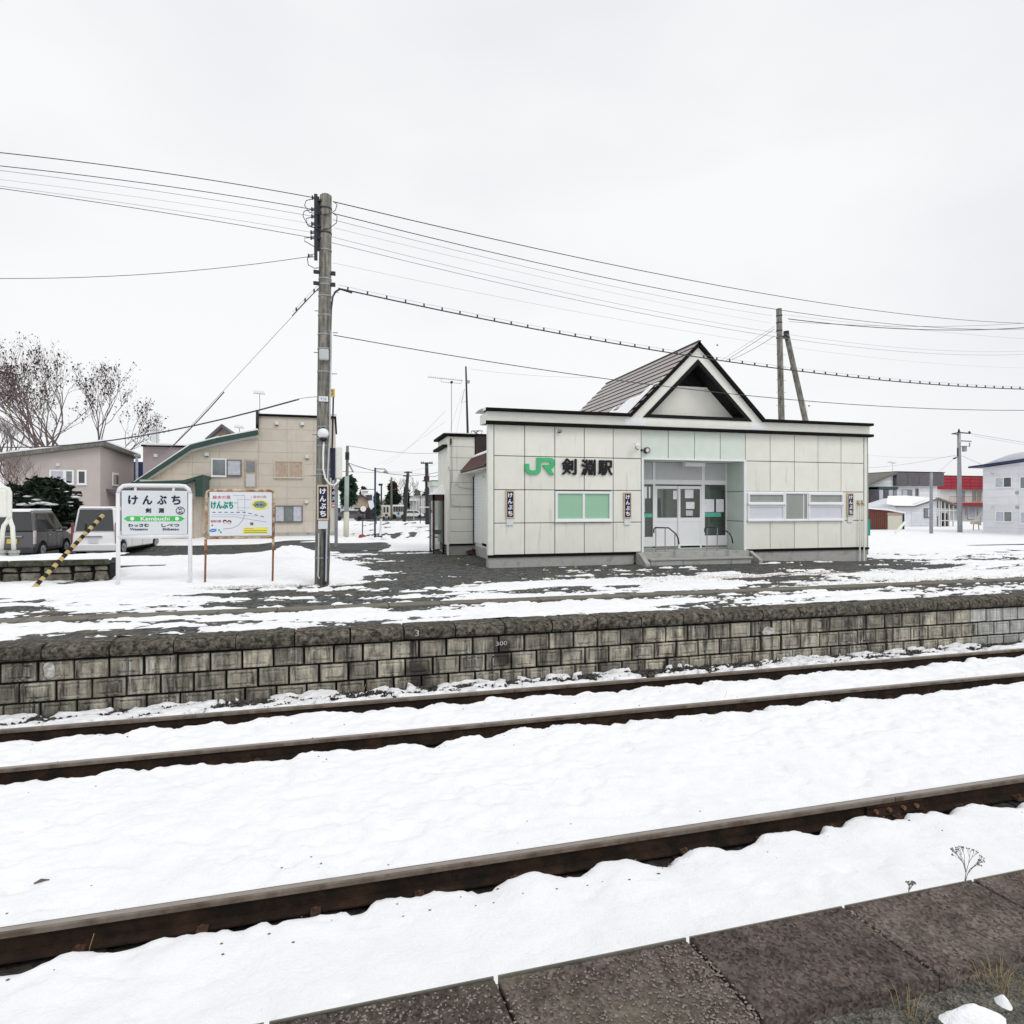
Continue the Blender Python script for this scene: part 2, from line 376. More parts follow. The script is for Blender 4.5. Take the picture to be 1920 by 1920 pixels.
def grid(name, X, Y, Z, m, mask=None):
    nx, ny = X.shape; v = np.stack([X, Y, Z], -1).reshape(-1, 3)
    i = np.arange(nx-1)[:, None]*ny+np.arange(ny-1)[None, :]
    q = np.stack([i, i+ny, i+ny+1, i+1], -1).reshape(-1, 4)
    if mask is not None:
        keep = (mask.reshape(-1)[q]).any(1); q = q[keep]
    me = bpy.data.meshes.new(name); me.vertices.add(len(v)); me.vertices.foreach_set('co', v.astype(np.float32).ravel())
    me.loops.add(q.size); me.loops.foreach_set('vertex_index', q.astype(np.int32).ravel())
    me.polygons.add(len(q)); me.polygons.foreach_set('loop_start', (np.arange(len(q))*4).astype(np.int32))
    me.polygons.foreach_set('loop_total', np.full(len(q), 4, np.int32)); me.update(); me.validate()
    me.materials.append(M[m]); me.shade_smooth()
    o = bpy.data.objects.new(name, me); COL.objects.link(o); o['kind'] = 'structure'; return o
def mesh_grid(x0, x1, dx, y0, y1, dy):
    return np.meshgrid(np.arange(x0, x1+dx/2, dx), np.arange(y0, y1+dy/2, dy), indexing='ij')

# ================================================================== TRACK BED
RT = -2.35                       # rail top
RY = [2.97, 4.10, 6.62, 7.75]    # rail centre lines
PW = 8.86                        # face of the far platform wall
X, Y = mesh_grid(-9, 18, .08, 1.9, 9.0, .06)
grid('ballast_bed', X, Y, RT-.185+fbm(X*3, Y*3, 4, 2)*.03-sst(8.05, 8.7, Y)*.03, 'ballast')
X, Y = mesh_grid(-7.5, 15.5, .03, 2.0, 8.85, .022)
Z = RT-.028+fbm(X*.5, Y*.7, 3, 5)*.03+fbm(X*2.3, Y*2.3, 3, 9)*.010+fbm(X*1.3, Y*2.0, 4, 15)*.022+fbm(X*7, Y*7, 4, 12)*.011+fbm(X*21, Y*21, 3, 16)*.005-sst(.25, .6, fbm(X*3, Y*3.6, 3, 18))*.018
far_ = sst(5.9, 6.4, Y); Z = Z+far_*(fbm(X*6, Y*7, 4, 13)*.022+np.abs(fbm(X*3.3, Y*4, 3, 14))*.03-.012)
sl = .5+.5*np.cos((X+.13)/.632*2*pi+fbm(X*.7, Y*0, 2, 31)*2.6)        # 1 on a sleeper
sl = np.clip(sl*(.75+.6*fbm(X*1.1, Y*0, 3, 32))+.12*fbm(X*6, Y*5, 4, 34), 0, 1)
def trough(Z, yr, side, wdt, dmin, dmax, jit, s):
    t = (yr-Y)*side
    ed = fbm(X*1.6, Y*0+s, 4, s)*jit+fbm(X*9, Y*5, 3, s+2)*jit*.35
    amt = dmin+(dmax-dmin)*(1-sl**1.5)*(.65+.5*vn(X*.9, X*0+s, s))
    wd = wdt*(.75+.5*(1-sl))*(1+ed)
    g = np.exp(-np.clip((t-.03)/wd, 0, 9)**2)*(t > -.04)
    return Z-amt*g
Z = trough(Z, 4.10, 1, .095, .07, .22, 1.0, 41)
Z = Z-.05*sst(1.0, .25, 4.10-Y)*(Y < 4.1)+sl*.035*np.exp(-((4.10-Y-.34)/.2)**2)
Z = trough(Z, 4.10, -1, .05, .0, .05, .4, 44)
Z = trough(Z, 6.62, 1, .12, .13, .24, .8, 51)
Z = trough(Z, 6.62, -1, .05, .0, .04, .5, 54)
Z = trough(Z, 7.75, 1, .12, .11, .24, .8, 61)
Z = trough(Z, 7.75, -1, .06, .02, .08, .7, 64)
# thin, broken snow towards the wall
Z = Z-sst(8.02, 8.55, Y+fbm(X*.8, Y*.8, 3, 71)*.22)*(.12+.30*np.clip(fbm(X*2.6, Y*4, 5, 73), -.35, 1))
Z = Z-.25*sst(.03, .17, fbm(X*5, Y*7, 4, 77))*sst(7.86, 8.0, Y)
Z = np.minimum(Z, RT-.028-.125*sst(7.92, 8.40, Y)+fbm(X*5, Y*6, 5, 79)*.055)
Z = Z-sst(2.35, 2.0, Y)*.03
SNOWZ = Z; grid('track_snow', X, Y, Z, 'snow')

# rails: each a thing
clipset = []
def rail(yc, label, x0=-8.5, x1=17, joints=()):
    root = thing('rail', ((x0+x1)/2, yc, RT-.153), label, 'rail', 'rails of the two tracks')
    segs = [x0]+list(joints)+[x1]
    def prof(lo):
        return [(-.0635, 0), (.0635, 0), (.0635, .012), (.010, .028), (.008, .105), (.0325, .118), (.0325, .121), (-.0325, .121), (-.0325, .118), (-.008, .105), (-.010, .028), (-.0635, .012)]
    for i in range(len(segs)-1):
        a = segs[i]+(.004 if i else 0); b = segs[i+1]-.004
        MB().ext([(yc+p[0], RT-.153+p[1]) for p in prof(0)], a, b, 'x').build('rail_web', 'rail_side', root)
        MB().ext([(yc-.0325, RT-.0315), (yc-.0335, RT-.006), (yc-.0325, RT-.003), (yc-.028, RT), (yc+.028, RT), (yc+.0325, RT-.003), (yc+.0335, RT-.006), (yc+.0325, RT-.0315)], a, b, 'x').build('rail_head', 'rail_top', root)
    B(x0, x1, yc-.019, yc+.019, RT-.004, RT+.0008).build('running_band', 'running_band', root)
    if yc > 3:
        for k in range(-9, 26):
            xk = -.13+.632*k
            if not (-6 < xk < 14): continue
            for sy in (-1, 1):
                if sy > 0 and clipset: c_ = inst(clipset[1], (xk+.02, yc, RT-.153), root); continue
                if sy < 0 and clipset: c_ = inst(clipset[0], (xk-.02, yc, RT-.153), root); continue
                pr_ = [MB().box(-.03, .03, t*.075-.028, t*.075+.028, .008, .030).tube([(0, t*.085, .02), (0, t*.085, .052)], .013, 6).build('rail_clip', 'clip_iron', root, local=True) for t in (-1, 1)]
                clipset.extend(pr_)
                for c_ in pr_: c_.location = (xk-(x0+x1)/2, 0, 0)
                break
    for j in joints:
        f = MB().ext([(yc-.012, RT-.128), (yc-.05, RT-.122), (yc-.034, RT-.10), (yc-.026, RT-.07), (yc-.034, RT-.052), (yc-.03, RT-.04), (yc-.012, RT-.037)], j-.28, j+.28, 'x').build('fishplate', 'rail_side', root, bevel=.003)
        for k in (-.2, -.07, .07, .2):
            MB().disc((j+k, RT-.083), .017, yc-.055, yc-.022, 6).build('bolt', 'rust', f)
    MB().ext([(yc-.07, RT-.158), (yc+.07, RT-.158), (yc+.07, RT-.153), (yc-.07, RT-.153)], x0, x0+.3, 'x').build('base_plate', 'rail_side', root)
    return root
rail(RY[0], 'nearest rail, buried in snow below the edge of the near platform')
rail(RY[1], 'rusty brown rail with a bolted joint, closest one in full view', joints=(wx(1673, 4.1),))
rail(RY[2], 'middle brown rail, in front of the rail beside the block wall')
rail(RY[3], 'farthest rail, running just below the block platform wall')
for yc0, lab in ((3.535, 'near'), (7.185, 'far')):
    for k in range(-11, 26):
        xk = -.13+.632*k
        if -8 < xk < 16:
            o = B(xk-.11, xk+.11, yc0-1.0, yc0+1.0, RT-.30, RT-.165).build('sleeper', 'timber', None)
            tag(o, 'dark wooden sleeper mostly hidden under snow of the %s track' % lab, 'sleeper', 'sleepers of the %s track' % lab)

q = at(75, 1588, 4.75); o = MB().tube([(q[0]-.03, q[1], RT-.03), (q[0], q[1], RT+.0), (q[0]+.045, q[1]+.01, RT-.015)], [.006, .011, .004], 6).build('twig', 'bark', None) if False else None
# loose stones along the wall foot
rs = np.random.RandomState(5); st = MB()
ico = [(0, 0, 1), (.9, 0, .3), (.28, .85, .3), (-.72, .52, .3), (-.72, -.52, .3), (.28, -.85, .3), (.72, .52, -.4), (-.28, .85, -.4), (-.9, 0, -.4), (-.28, -.85, -.4), (.72, -.52, -.4), (0, 0, -1)]
icf = [(0, 1, 2), (0, 2, 3), (0, 3, 4), (0, 4, 5), (0, 5, 1), (1, 6, 2), (2, 7, 3), (3, 8, 4), (4, 9, 5), (5, 10, 1), (2, 6, 7), (3, 7, 8), (4, 8, 9), (5, 9, 10), (1, 10, 6), (11, 7, 6), (11, 8, 7), (11, 9, 8), (11, 10, 9), (11, 6, 10)]
for i in range(6500):
    x = rs.uniform(-5.5, 13); t = rs.beta(1.0, 2.6); y = 8.84-t*.80
    if rs.rand() > .35+.65*float(vn(x*.7, 0, 88)): continue
    r = rs.uniform(.010, .034)
    st.add([(x+r*p[0]*rs.uniform(.8, 1.2), y+r*p[1]*rs.uniform(.7, 1.1), RT-.205+.05*t+r*p[2]*.75+rs.uniform(-.01, .015)) for p in ico], icf)
o = st.build('ballast_stones', 'ballast_stone', None, kind='stuff', fix=False)
tag(o, 'loose grey ballast stones heaped at the foot of the platform wall', 'stones')

# ================================================================== FAR PLATFORM WALL
PT = -1.70
plat = thing('platform_wall', (4, PW, RT-.3), 'low platform wall of recessed concrete blocks with a rounded mossy coping', 'platform wall')
B(-9, 18, PW+.045, PW+.35, RT-.35, PT-.06).build('mortar_core', 'mortar', plat)
def block_mesh(pw, ph, mtl, deep=.012):
    w2 = pw/2-.015; h2 = ph/2-.014
    rings = [(w2, h2, .07), (w2, h2, .008), (w2-.010, h2-.009, 0), (w2-.030, h2-.024, 0), (w2-.042, h2-.034, deep), (w2-.052, h2-.043, deep), (w2-.075, h2-.062, .003)]
    vs = []
    for a, b, y in rings: vs += [(-a, y, -b), (a, y, -b), (a, y, b), (-a, y, b)]
    fs = []
    for k in range(len(rings)-1):
        for j in range(4): fs.append((k*4+j, k*4+(j+1) % 4, (k+1)*4+(j+1) % 4, (k+1)*4+j))
    fs.append(tuple(range(len(rings)*4-4, len(rings)*4)))
    return MB().add(vs, fs).build('block', mtl, plat, local=True)
BP = .384; BH = .250; Z0 = -1.895
proto = block_mesh(BP, BH, 'block'); proto2 = block_mesh(BP, BH, 'block', .020); protoP = block_mesh(BP, BH, 'block_pale', .008)
first = {0: proto, 1: proto2, 2: protoP}; used = set()
for r in range(4):
    off = (0, .19, .03, .22)[r]
    for k in range(-23, 42):
        xc = off+k*BP+.1
        if not (-8.6 < xc < 16): continue
        if r == 3 and xc > 8: continue
        kind = 2 if xc > wx(1822, PW) else (1 if random.random() < .35 else 0)
        loc = (xc+random.uniform(-.004, .004), PW+random.uniform(-.006, .006), Z0-BH*(r+.5)+random.uniform(-.003, .003))
        if kind not in used:
            used.add(kind); o = first[kind]; o.location = (loc[0]-4, loc[1]-PW, loc[2]-(RT-.3))
        else: o = inst(first[kind], loc, plat)
        o.rotation_euler = (random.uniform(-.012, .012), random.uniform(-.008, .008), random.uniform(-.012, .012))
gr = MB(); rg = np.random.RandomState(9)
for i in range(420):
    x = rg.uniform(-5, 12); yr_ = (4.1, 6.62, 7.75)[rg.randint(3)]; y = yr_-abs(rg.normal())*.22-.12 if rg.rand() < .7 else yr_+abs(rg.normal())*.15+.08
    if y < 2.2 or 4.02 < y < 4.2 or y > 8.4: continue
    h_ = float(RT-.03); r = rg.uniform(.003, .009)
    ix = int((x+7.5)/.03); iy = int((y-2.0)/.022); h_ = float(SNOWZ[ix, iy])
    gr.add([(x+r*p[0]*1.3, y+r*p[1], h_+r*p[2]*.6) for p in ico], icf)
tag(gr.build('grit', 'bark', None, kind='stuff', fix=False), 'dark grit and bark crumbs scattered on the snow along the rails', 'grit')
q = at(76, 1588, 4.62); z_ = float(SNOWZ[int((q[0]+7.5)/.03), int((q[1]-2.0)/.022)])
tag(MB().tube([(q[0]-.035, q[1], z_), (q[0], q[1]+.005, z_+.012), (q[0]+.045, q[1]+.01, z_+.006)], [.006, .011, .004], 6).build('twig', 'bark', None), 'small dark twig lying alone on the snow between the tracks at left', 'twig')
# two whitewashed patches and painted figures
for (a, b, c, d) in ((80, 106, 1240, 1272), (1428, 1452, 1174, 1192)):
    n = 11; p = []
    cx = (a+b)/2; cz = (c+d)/2
    for i in range(n):
        t = 2*pi*i/n; k = .75+.35*random.random(); q = at(cx+(b-a)/2*cos(t)*k, cz+(d-c)/2*sin(t)*k, PW); p.append((q[0], q[2]))
    MB().ext(p, PW-.009, PW-.004).build('white_stain', 'whitewash', plat)
q = at(940, 1206, PW); text('300', q[0], q[2], .17, .06, PW-.006, 'whitewash', plat, 'painted_number')
# capstones
def cap_profile(s):
    rr = random.Random(s)
    j = lambda a: rr.uniform(-a, a)
    return [(PW+.34, PT-.17), (PW+.34, PT+j(.004)), (PW+.10, PT+.004+j(.004)), (PW-.01, PT-.006+j(.004)), (PW-.055, PT-.03+j(.006)), (PW-.075, PT-.075+j(.006)), (PW-.07, PT-.135+j(.006)), (PW-.045, PT-.17+j(.004)), (PW+.0, PT-.175)]
xj = [-.60+.722*k for k in range(-6, 20)]
for k, a in enumerate(xj):
    gapw = .006+.008*random.random(); n = 7; mb = MB(); P = []
    base = cap_profile(k)
    for i in range(n):
        t = i/(n-1); x = a+gapw+(.722-2*gapw)*t; e = (0.012 if i in (0, n-1) else 0)
        P.append([(x, p[0]+(random.uniform(-.005, .005)+e if j > 2 else 0), p[1]+random.uniform(-.004, .004)-(e*.6 if 1 <= j <= 5 else 0)) for j, p in enumerate(base)])
    m_ = len(base); vs = [q for r_ in P for q in r_]
    fs = [(i*m_+j, i*m_+(j+1) % m_, (i+1)*m_+(j+1) % m_, (i+1)*m_+j) for i in range(n-1) for j in range(m_)]+[tuple(range(m_)), tuple(range((n-1)*m_, n*m_))]
    mb.add(vs, fs); o = mb.build('coping_stone', 'capstone', plat, smooth=False)
q = at(782, 1187, PW-.08); text('3', q[0], q[2], .05, .085, PW-.083, 'whitewash', plat, 'painted_number')

# ================================================================== PLATFORM GROUND AND YARD
def tz(X, Y):
    return -1.75-.36*sst(22.8, 24.6, Y)*sst(34, 31.5, Y)*sst(-2.2, -4.2, X)+.02*sst(12, 9, Y)-.36*sst(15, 27, X)*sst(16, 30, Y)-.10*sst(12, 17, X)*sst(11, 17, Y)-.009*np.clip(Y-45, 0, 400)
X, Y = mesh_grid(-14, 30, .22, 9.15, 24, .22)
grid('platform_ground', X, Y, tz(X, Y)+fbm(X, Y, 4, 4)*.012, 'gravel')
X, Y = mesh_grid(-90, 110, 2, 23.5, 260, 2)
grid('ground', X, Y, tz(X, Y)-.004, 'gravel')
blobs = []   # (x,y,rx,ry,amount)
def blob(px, py, rx, ry, a, z=-1.75):
    g = gnd(px, py, z); blobs.append((g[0], g[1], rx, ry, a))
def yard_bias(X, Y):
    b = 0*X
    b = b+np.where(Y < 10.8, .13, 0)
    b = b-1.0*sst(.32, .20, np.abs(Y-11.05))*(.55+.45*sst(-.2, .3, fbm(X*.5, Y*0, 3, 90)))
    b = b+sst(11.2, 11.5, Y)*sst(-1.5, -4.5, X)*.06
    b = b-sst(11.4, 11.8, Y)*sst(-3.2, -1.2, X)*.30*sst(3.5, 1.0, X)
    b = b-sst(13.4, 14.6, Y)*sst(1.2, 2.2, X)*sst(19, 16.5, X)*.50
    lb = sst(13.7, 14.8, Y+.5*fbm(X*.8, Y, 4, 93))*sst(.6, -.2, X-(Y-14)*.12+.5*fbm(X, Y, 3, 94)+1.6*sst(17.5, 20, Y)); b = b+lb*.9
    b = b-sst(.3, 1.5, X)*sst(6, 4.2, X)*sst(13.5, 15, Y)*.30
    b = b+sst(19.0, 21.5, Y)*sst(16.8, 19, X)*1.2
    for (x, y, rx, ry, a) in blobs:
        b = b+a*np.exp(-((X-x)/rx)**2-((Y-y)/ry)**2)
    return b
blob(1020, 1095, 2.0, .42, .5); blob(1170, 1088, 1.6, .30, .45); blob(900, 1103, 1.0, .25, .3)
blob(1370, 1095, 1.3, .22, .38); blob(1800, 1078, 2.4, .5, .55); blob(1880, 1050, 1.8, .6, .5)
blob(560, 1095, 1.6, .5, -.35); blob(760, 1100, 1.6, .6, -.35); blob(1480, 1085, 1.4, .5, -.45); blob(1750, 1100, 2.2, .35, -.5)
blob(1700, 1058, 2.0, .8, -.5); blob(60, 1128, .5, .3, -.6); blob(250, 1190, 1.6, .25, -.45); blob(480, 1165, 1.4, .3, -.25)
blob(900, 1150, 2.4, .25, .4); blob(1100, 1135, 1.6, .2, .3); blob(1450, 1122, 2.4, .25, .25); blob(110, 1165, 1.5, .2, .3); blob(885, 1040, .45, 1.2, 1.0)
blob(800, 1068, .7, .2, .5); blob(690, 1075, .8, .4, .4); blob(1660, 1040, 1.0, .5, .4)
blob(200, 1125, 2.0, .3, .25); blob(740, 1052, .7, .35, .55); blob(820, 1082, .8, .18, .5); blob(700, 1090, .9, .25, .6); blob(40, 1140, 1.0, .25, -.5); blob(330, 1120, .9, .2, -.5)
blob(880, 1060, .5, .2, .6); blob(790, 1036, .9, .7, .7); blob(690, 1040, 1.2, .4, .45); blob(760, 1064, .9, .2, .4); blob(1650, 1055, .9, .15, .6); blob(1290, 1075, 1.2, .1, .35)
X, Y = mesh_grid(-10, 27, .045, 9.17, 24, .04)
S = fbm(X*.75, Y*2.4, 6, 20, .64)*1.0+fbm(X*4.2, Y*8, 4, 21, .7)*.7+yard_bias(X, Y)-.02
lb = sst(14.0, 15.2, Y)*sst(.6, -.4, X-(Y-14)*.12+1.8*sst(17.5, 20, Y))
thick = np.clip(S*.13, -.05, .035)+np.clip(S-.3, 0, 1.2)*.03+lb*(.05+fbm(X*.8, Y*.8, 4, 25)*.05)
hx, hy, _ = gnd(545, 1060); thick = thick+.42*np.exp(-((X-hx)/1.15)**2-((Y-hy)/1.3)**2)*(1+.25*fbm(X*3, Y*3, 4, 27))
hx2, hy2, _ = gnd(430, 1075); thick = thick+.12*np.exp(-((X-hx2)/1.5)**2-((Y-hy2)/1.0)**2)
thick = thick-.09*sst(15.2, 15.9, Y)*sst(17.4, 16.6, Y)*sst(wx(215, 16.7)+.4, wx(215, 16.7)-.1, X)
thick = thick+sst(19.5, 22.5, Y)*sst(17, 20, X)*.16+fbm(X*6, Y*6, 3, 28)*.008
ST = (X > 3.2)*(X < 17)*(Y > 16.8)      # nothing inside the station
thick = np.where(ST & (X > 3.95), -.05, thick)
grid('platform_snow', X, Y, tz(X, Y)+thick, 'snow', mask=(thick > -.045))
# wide snow fields, streets with ruts
X, Y = mesh_grid(-60, 85, .22, 23.98, 80, .18)
S = fbm(X*.35, Y*.5, 5, 33)*.5+.75
S = S-1.5*sst(24.6, 25.4, Y+.3*fbm(X*.5, Y, 2, 35))*sst(33.2, 32.4, Y)*sst(2.6, 1.4, X-(Y-27)*.1)*(1-.25*sst(.1, .4, fbm(X*.25, Y*1.2, 4, 38)))
S = S-1.7*sst(25.2, 23.8, Y+.7*fbm(X*.7, Y*.7, 4, 36)+(X-2)*.55)*sst(-1.5, .2, X)*sst(5.2, 4.2, X)*(1-.5*sst(.05, .3, fbm(X*1.2, Y*3, 4, 37)))
S = S+1.5*np.exp(-((X-.8)/2.2)**2-((Y-30.8)/1.6)**2)
rut = fbm((X-Y*.13)*1.5, Y*.10, 4, 40)
st2 = sst(31.5, 33.5, Y)*sst(-1, 1.5, X)*sst(14, 11, X); S = S-st2*.45+st2*fbm((X-Y*.13)*2.4, Y*.16, 5, 40, .6)*2.3+st2*fbm(X*2, Y*1.2, 4, 47)*.3
S = S-np.clip(fbm(X*.18, Y*1.1, 4, 43)-.15, 0, 1)*1.6*sst(30, 34, Y)*sst(14, 18, X)
S = S-1.3*np.exp(-((Y-51.5)/.9)**2)*sst(20, 26, X)
th = np.clip(S*.2, -.08, .08)+sst(14, 18, X)*.02
grid('snow_field', X, Y, tz(X, Y)+th, 'snow', mask=(th > -.07))
X, Y = mesh_grid(-500, 900, 20, 80, 1600, 20)
grid('far_snow', X, Y, tz(X, Y)+.02+np.clip(Y-260, 0, 3000)*.0005, 'snow')
X, Y = mesh_grid(-90, -9.8, .5, 9, 24, .5); grid('side_snow', X, Y, -1.70+0*X+fbm(X, Y, 3, 5)*.02, 'snow')
X, Y = mesh_grid(26.8, 110, .5, 9, 24, .5); grid('side_snow_right', X, Y, tz(X, Y)+.06+fbm(X, Y, 3, 5)*.02, 'snow')
X, Y = mesh_grid(-18, 3, .3, 24.7, 33, .3); grid('road', X, Y, tz(X, Y)+.012, 'asphalt')
# concrete kerb strip set in the platform
ks = thing('kerb_strip', (4, 11.05, -1.76), 'weathered concrete strip let into the snowy platform, parallel to its edge', 'kerb')
for k in range(-10, 30):
    B(-1+.9*k, -1+.9*k+.885, 10.86, 11.24, -1.82, -1.716+random.uniform(-.003, .003)).build('kerb_slab', 'concrete_strip', ks, bevel=.006)

# ================================================================== NEAR PLATFORM
NT = -1.58; NY = 2.047
npf = thing('platform_edge', (1.5, 1.8, NT-.1), 'dark pebbly edge slabs of the near platform in the bottom right corner', 'platform edge')
jx = [wx(930, NY)-.72*2, wx(930, NY)-.72, wx(930, NY), wx(1290, NY), wx(1582, NY), wx(1790, NY)+.1, 3.45, 4.17, 4.9, 5.6]
for i in range(len(jx)-1):
    a, b = jx[i]+.006, jx[i+1]-.006; dz = random.uniform(-.006, .004); n = 14
    sk = -.10
    pts = [(a+random.uniform(-.004, .004), NY) for _ in (0,)]
    top = [(a, NY), (b, NY)]
    edge = [(a+(b-a)*t/n, NY-.388+random.uniform(-.008, .008)) for t in range(n, -1, -1)]
    edge = [(e[0]+.03, e[1]) for e in edge]
    MB().ext([(a, NY), (b, NY)]+edge, NT-.16, NT+dz, 'z').build('edge_slab', 'aggregate', npf, bevel=.008)
B(-3, 7, NY-.02, NY+.0, NT-1.0, NT-.16).build('platform_face', 'concrete', npf)
for i in range(len(jx)-1): B(jx[i]+.008, jx[i+1]-.008, NY-.001, NY+.005, NT-.03, NT+.002).build('edge_lip', 'concrete_strip', npf)
X, Y = mesh_grid(-3, 8, .02, -1.5, 1.632, .02)
grid('near_platform_ground', X, Y, NT-.03+fbm(X*3, Y*3, 5, 3)*.012, 'moss_tarmac')
# exposed pebbles in the slabs
pb = MB()
for i in range(9000):
    x = rs.uniform(-.6, 3.9); y = rs.uniform(NY-.378, NY-.012)
    if float(vn(x*1.1, y*1.5, 7)) < .15+.45*rs.rand(): continue
    r = rs.uniform(.002, .0062)*(1.35 if 1.22 < x < 1.92 else 1)
    a1 = rs.uniform(0, 6.28); ca, sa_ = cos(a1), sin(a1)
    pb.add([(x+r*(p[0]*ca*1.3-p[1]*sa_*.8), y+r*(p[0]*sa_*1.3+p[1]*ca*.8), NT-.001+r*p[2]*.4) for p in ico], icf[:15])
mat('pebble', (.20, .168, .15), .8, .7, 90)
pb.build('pebbles', 'pebble', npf, kind='stuff', fix=False)
# small snow lump
q = gnd(1795, 1897, NT); X, Y = mesh_grid(q[0]-.3, q[0]+.45, .008, q[1]-.2, q[1]+.2, .008)
rr = ((X-q[0]-.05)/.10)**2+((Y-q[1]+.01)/.05)**2
Z = NT-.062+.075*np.exp(-rr*.8)+fbm(X*13, Y*13, 4, 8)*.016+.055*np.exp(-((X-q[0]-.21)/.022)**2-((Y-q[1]-.02)/.03)**2)
o = grid('snow_lump', X, Y, Z, 'snow', mask=(Z > NT-.05)); del o['kind']
tag(o, 'small melting lump of snow on the near platform, bottom right corner', 'snow lump')
# tufts
def tuft(name, px, py, z, n, h, label, m='straw', spread=.06, r=.0012, Yc=None):
    c = gnd(px, py, z) if Yc is None else (wx(px, Yc), Yc, z); mb = MB()
    for i in range(n):
        a = rs.uniform(0, 6.28); l = h*rs.uniform(.4, 1); s = rs.uniform(0, spread); x = c[0]+s*cos(a); y = c[1]+s*sin(a); le = rs.uniform(.2, .9)
        mb.tube([(x, y, z-.01), (x+cos(a)*l*le*.4, y+sin(a)*l*le*.4, z+l*.6), (x+cos(a)*l*le, y+sin(a)*l*le, z+l*.85)], [r, r*.8, r*.3], 4, False)
    o = mb.build(name, m, None, fix=False); o['kind'] = 'stuff' if False else ''; del o['kind']
    return tag(o, label, 'grass tuft')
tuft('grass_tuft', 1875, 1850, NT-.02, 34, .065, 'dry straw grass tuft beside the snow lump on the near platform', spread=.10)
tuft('grass_tuft', 1705, 1905, NT-.02, 14, .08, 'few dry blades of grass left of the snow lump on the near platform', spread=.05)
def weed(px, py, Yc, h, label, n):
    c = at(px, py, Yc); mb = MB()
    def rec(p, d, l, k):
        q = p+d*l; mb.tube([p, q], [.0012*k/4+.0006, .0009*k/4+.0005], 3, False)
        if k == 0:
            mb.ball(q, .0035, 4); return
        for _ in range(2 if k > 1 else 3):
            e = d+np.array([rs.uniform(-.7, .7), rs.uniform(-.5, .5), rs.uniform(-.1, .4)]); rec(q, e/np.linalg.norm(e), l*.72, k-1)
    for i in range(n): rec(np.array(c), np.array([rs.uniform(-.25, .25), rs.uniform(-.2, .2), 1.0]), h*.32, 4)
    return tag(mb.build('dry_weed', 'wood_grey', None, fix=False), label, 'weed')
weed(1808, 1660, 2.12, .17, 'taller dry seed-headed weed behind the near platform edge', 3)
weed(1703, 1680, 2.12, .07, 'shorter dry weed poking up behind the near platform edge', 2)
for px, py, Yc, h, l in ((163, 1800, 3.95, .14, 'dry stalk leaning on the closest full rail at the left'), (1358, 1310, 6.5, .10, 'pale dry stalk in front of the middle rail'), (680, 1300, 7.3, .1, 'thin pale blades of grass in snow between the far rails')):
    c = at(px, py, Yc); mb = MB(); mb.tube([c, (c[0]+.02, c[1]-.01, c[2]+h*.6), (c[0]+.035, c[1], c[2]+h)], .0016, 4, False)
    tag(mb.build('dry_stalk', 'straw', None, fix=False), l, 'stalk')
for (px, py, rx, ry, lab) in ((840, 1052, .5, .25, 'dry straw grass on the gravel left of the station corner'), (560, 1101, .8, .16, 'dry straw grass around the foot of the wooden pole'), (430, 1103, .5, .1, 'dry grass below the rusty framed map board'),
                       (1330, 1085, 1.6, .2, 'dry brownish grass on the platform before the entrance steps'), (1690, 1092, 1.8, .3, 'dry brown grass strip on the platform at the right'), (1500, 1078, 1.4, .2, 'dry brown grass before the right half of the station')):
    c = gnd(px, py); mb = MB()
    for i in range(int(420*rx)):
        x = c[0]+rs.normal()*rx; y = c[1]+rs.normal()*ry; a = rs.uniform(0, 6.28); l = rs.uniform(.02, .06)
        mb.tube([(x, y, c[2]+.02), (x+cos(a)*l, y+sin(a)*l, c[2]+.03+l*.4)], .0022, 3, False)
    o = mb.build('dry_grass', 'straw', None, kind='stuff', fix=False); tag(o, lab, 'grass')
#STAGE2
# ================================================================== STATION
SY = 17.0
jX = [4.10, 4.99, 5.885, 6.785, 7.69, 8.59, 9.48, 10.37, 11.26, 12.15, 13.05, 13.95, 14.85, 15.745, 16.645]
rZ = [-1.39, -.504, .43, 1.375, 2.24]
GZ = lambda x: float(tz(np.array(x), np.array(17.)))
stn = thing('station_building', (10.4, 20, -1.75), 'cream panelled single-storey station building with a steep gable over its entrance', 'station')
def P(name, m, *b, bevel=0.0): return B(*b).build(name, m, stn, bevel=bevel)
# wall core behind the panels, with the porch left open
PX0, PX1, PZ0, PZ1, PY = 8.60, 12.14, -1.38, 1.355, 17.93
P('wall_core', 'joint', 3.98, PX0-.02, SY+.03, SY+.25, -1.42, 2.3)
P('wall_core', 'joint', PX1+.02, 16.76, SY+.03, SY+.25, -1.42, 2.3)
P('wall_core', 'joint', PX0-.02, PX1+.02, SY+.03, SY+.25, PZ1+.02, 2.3)
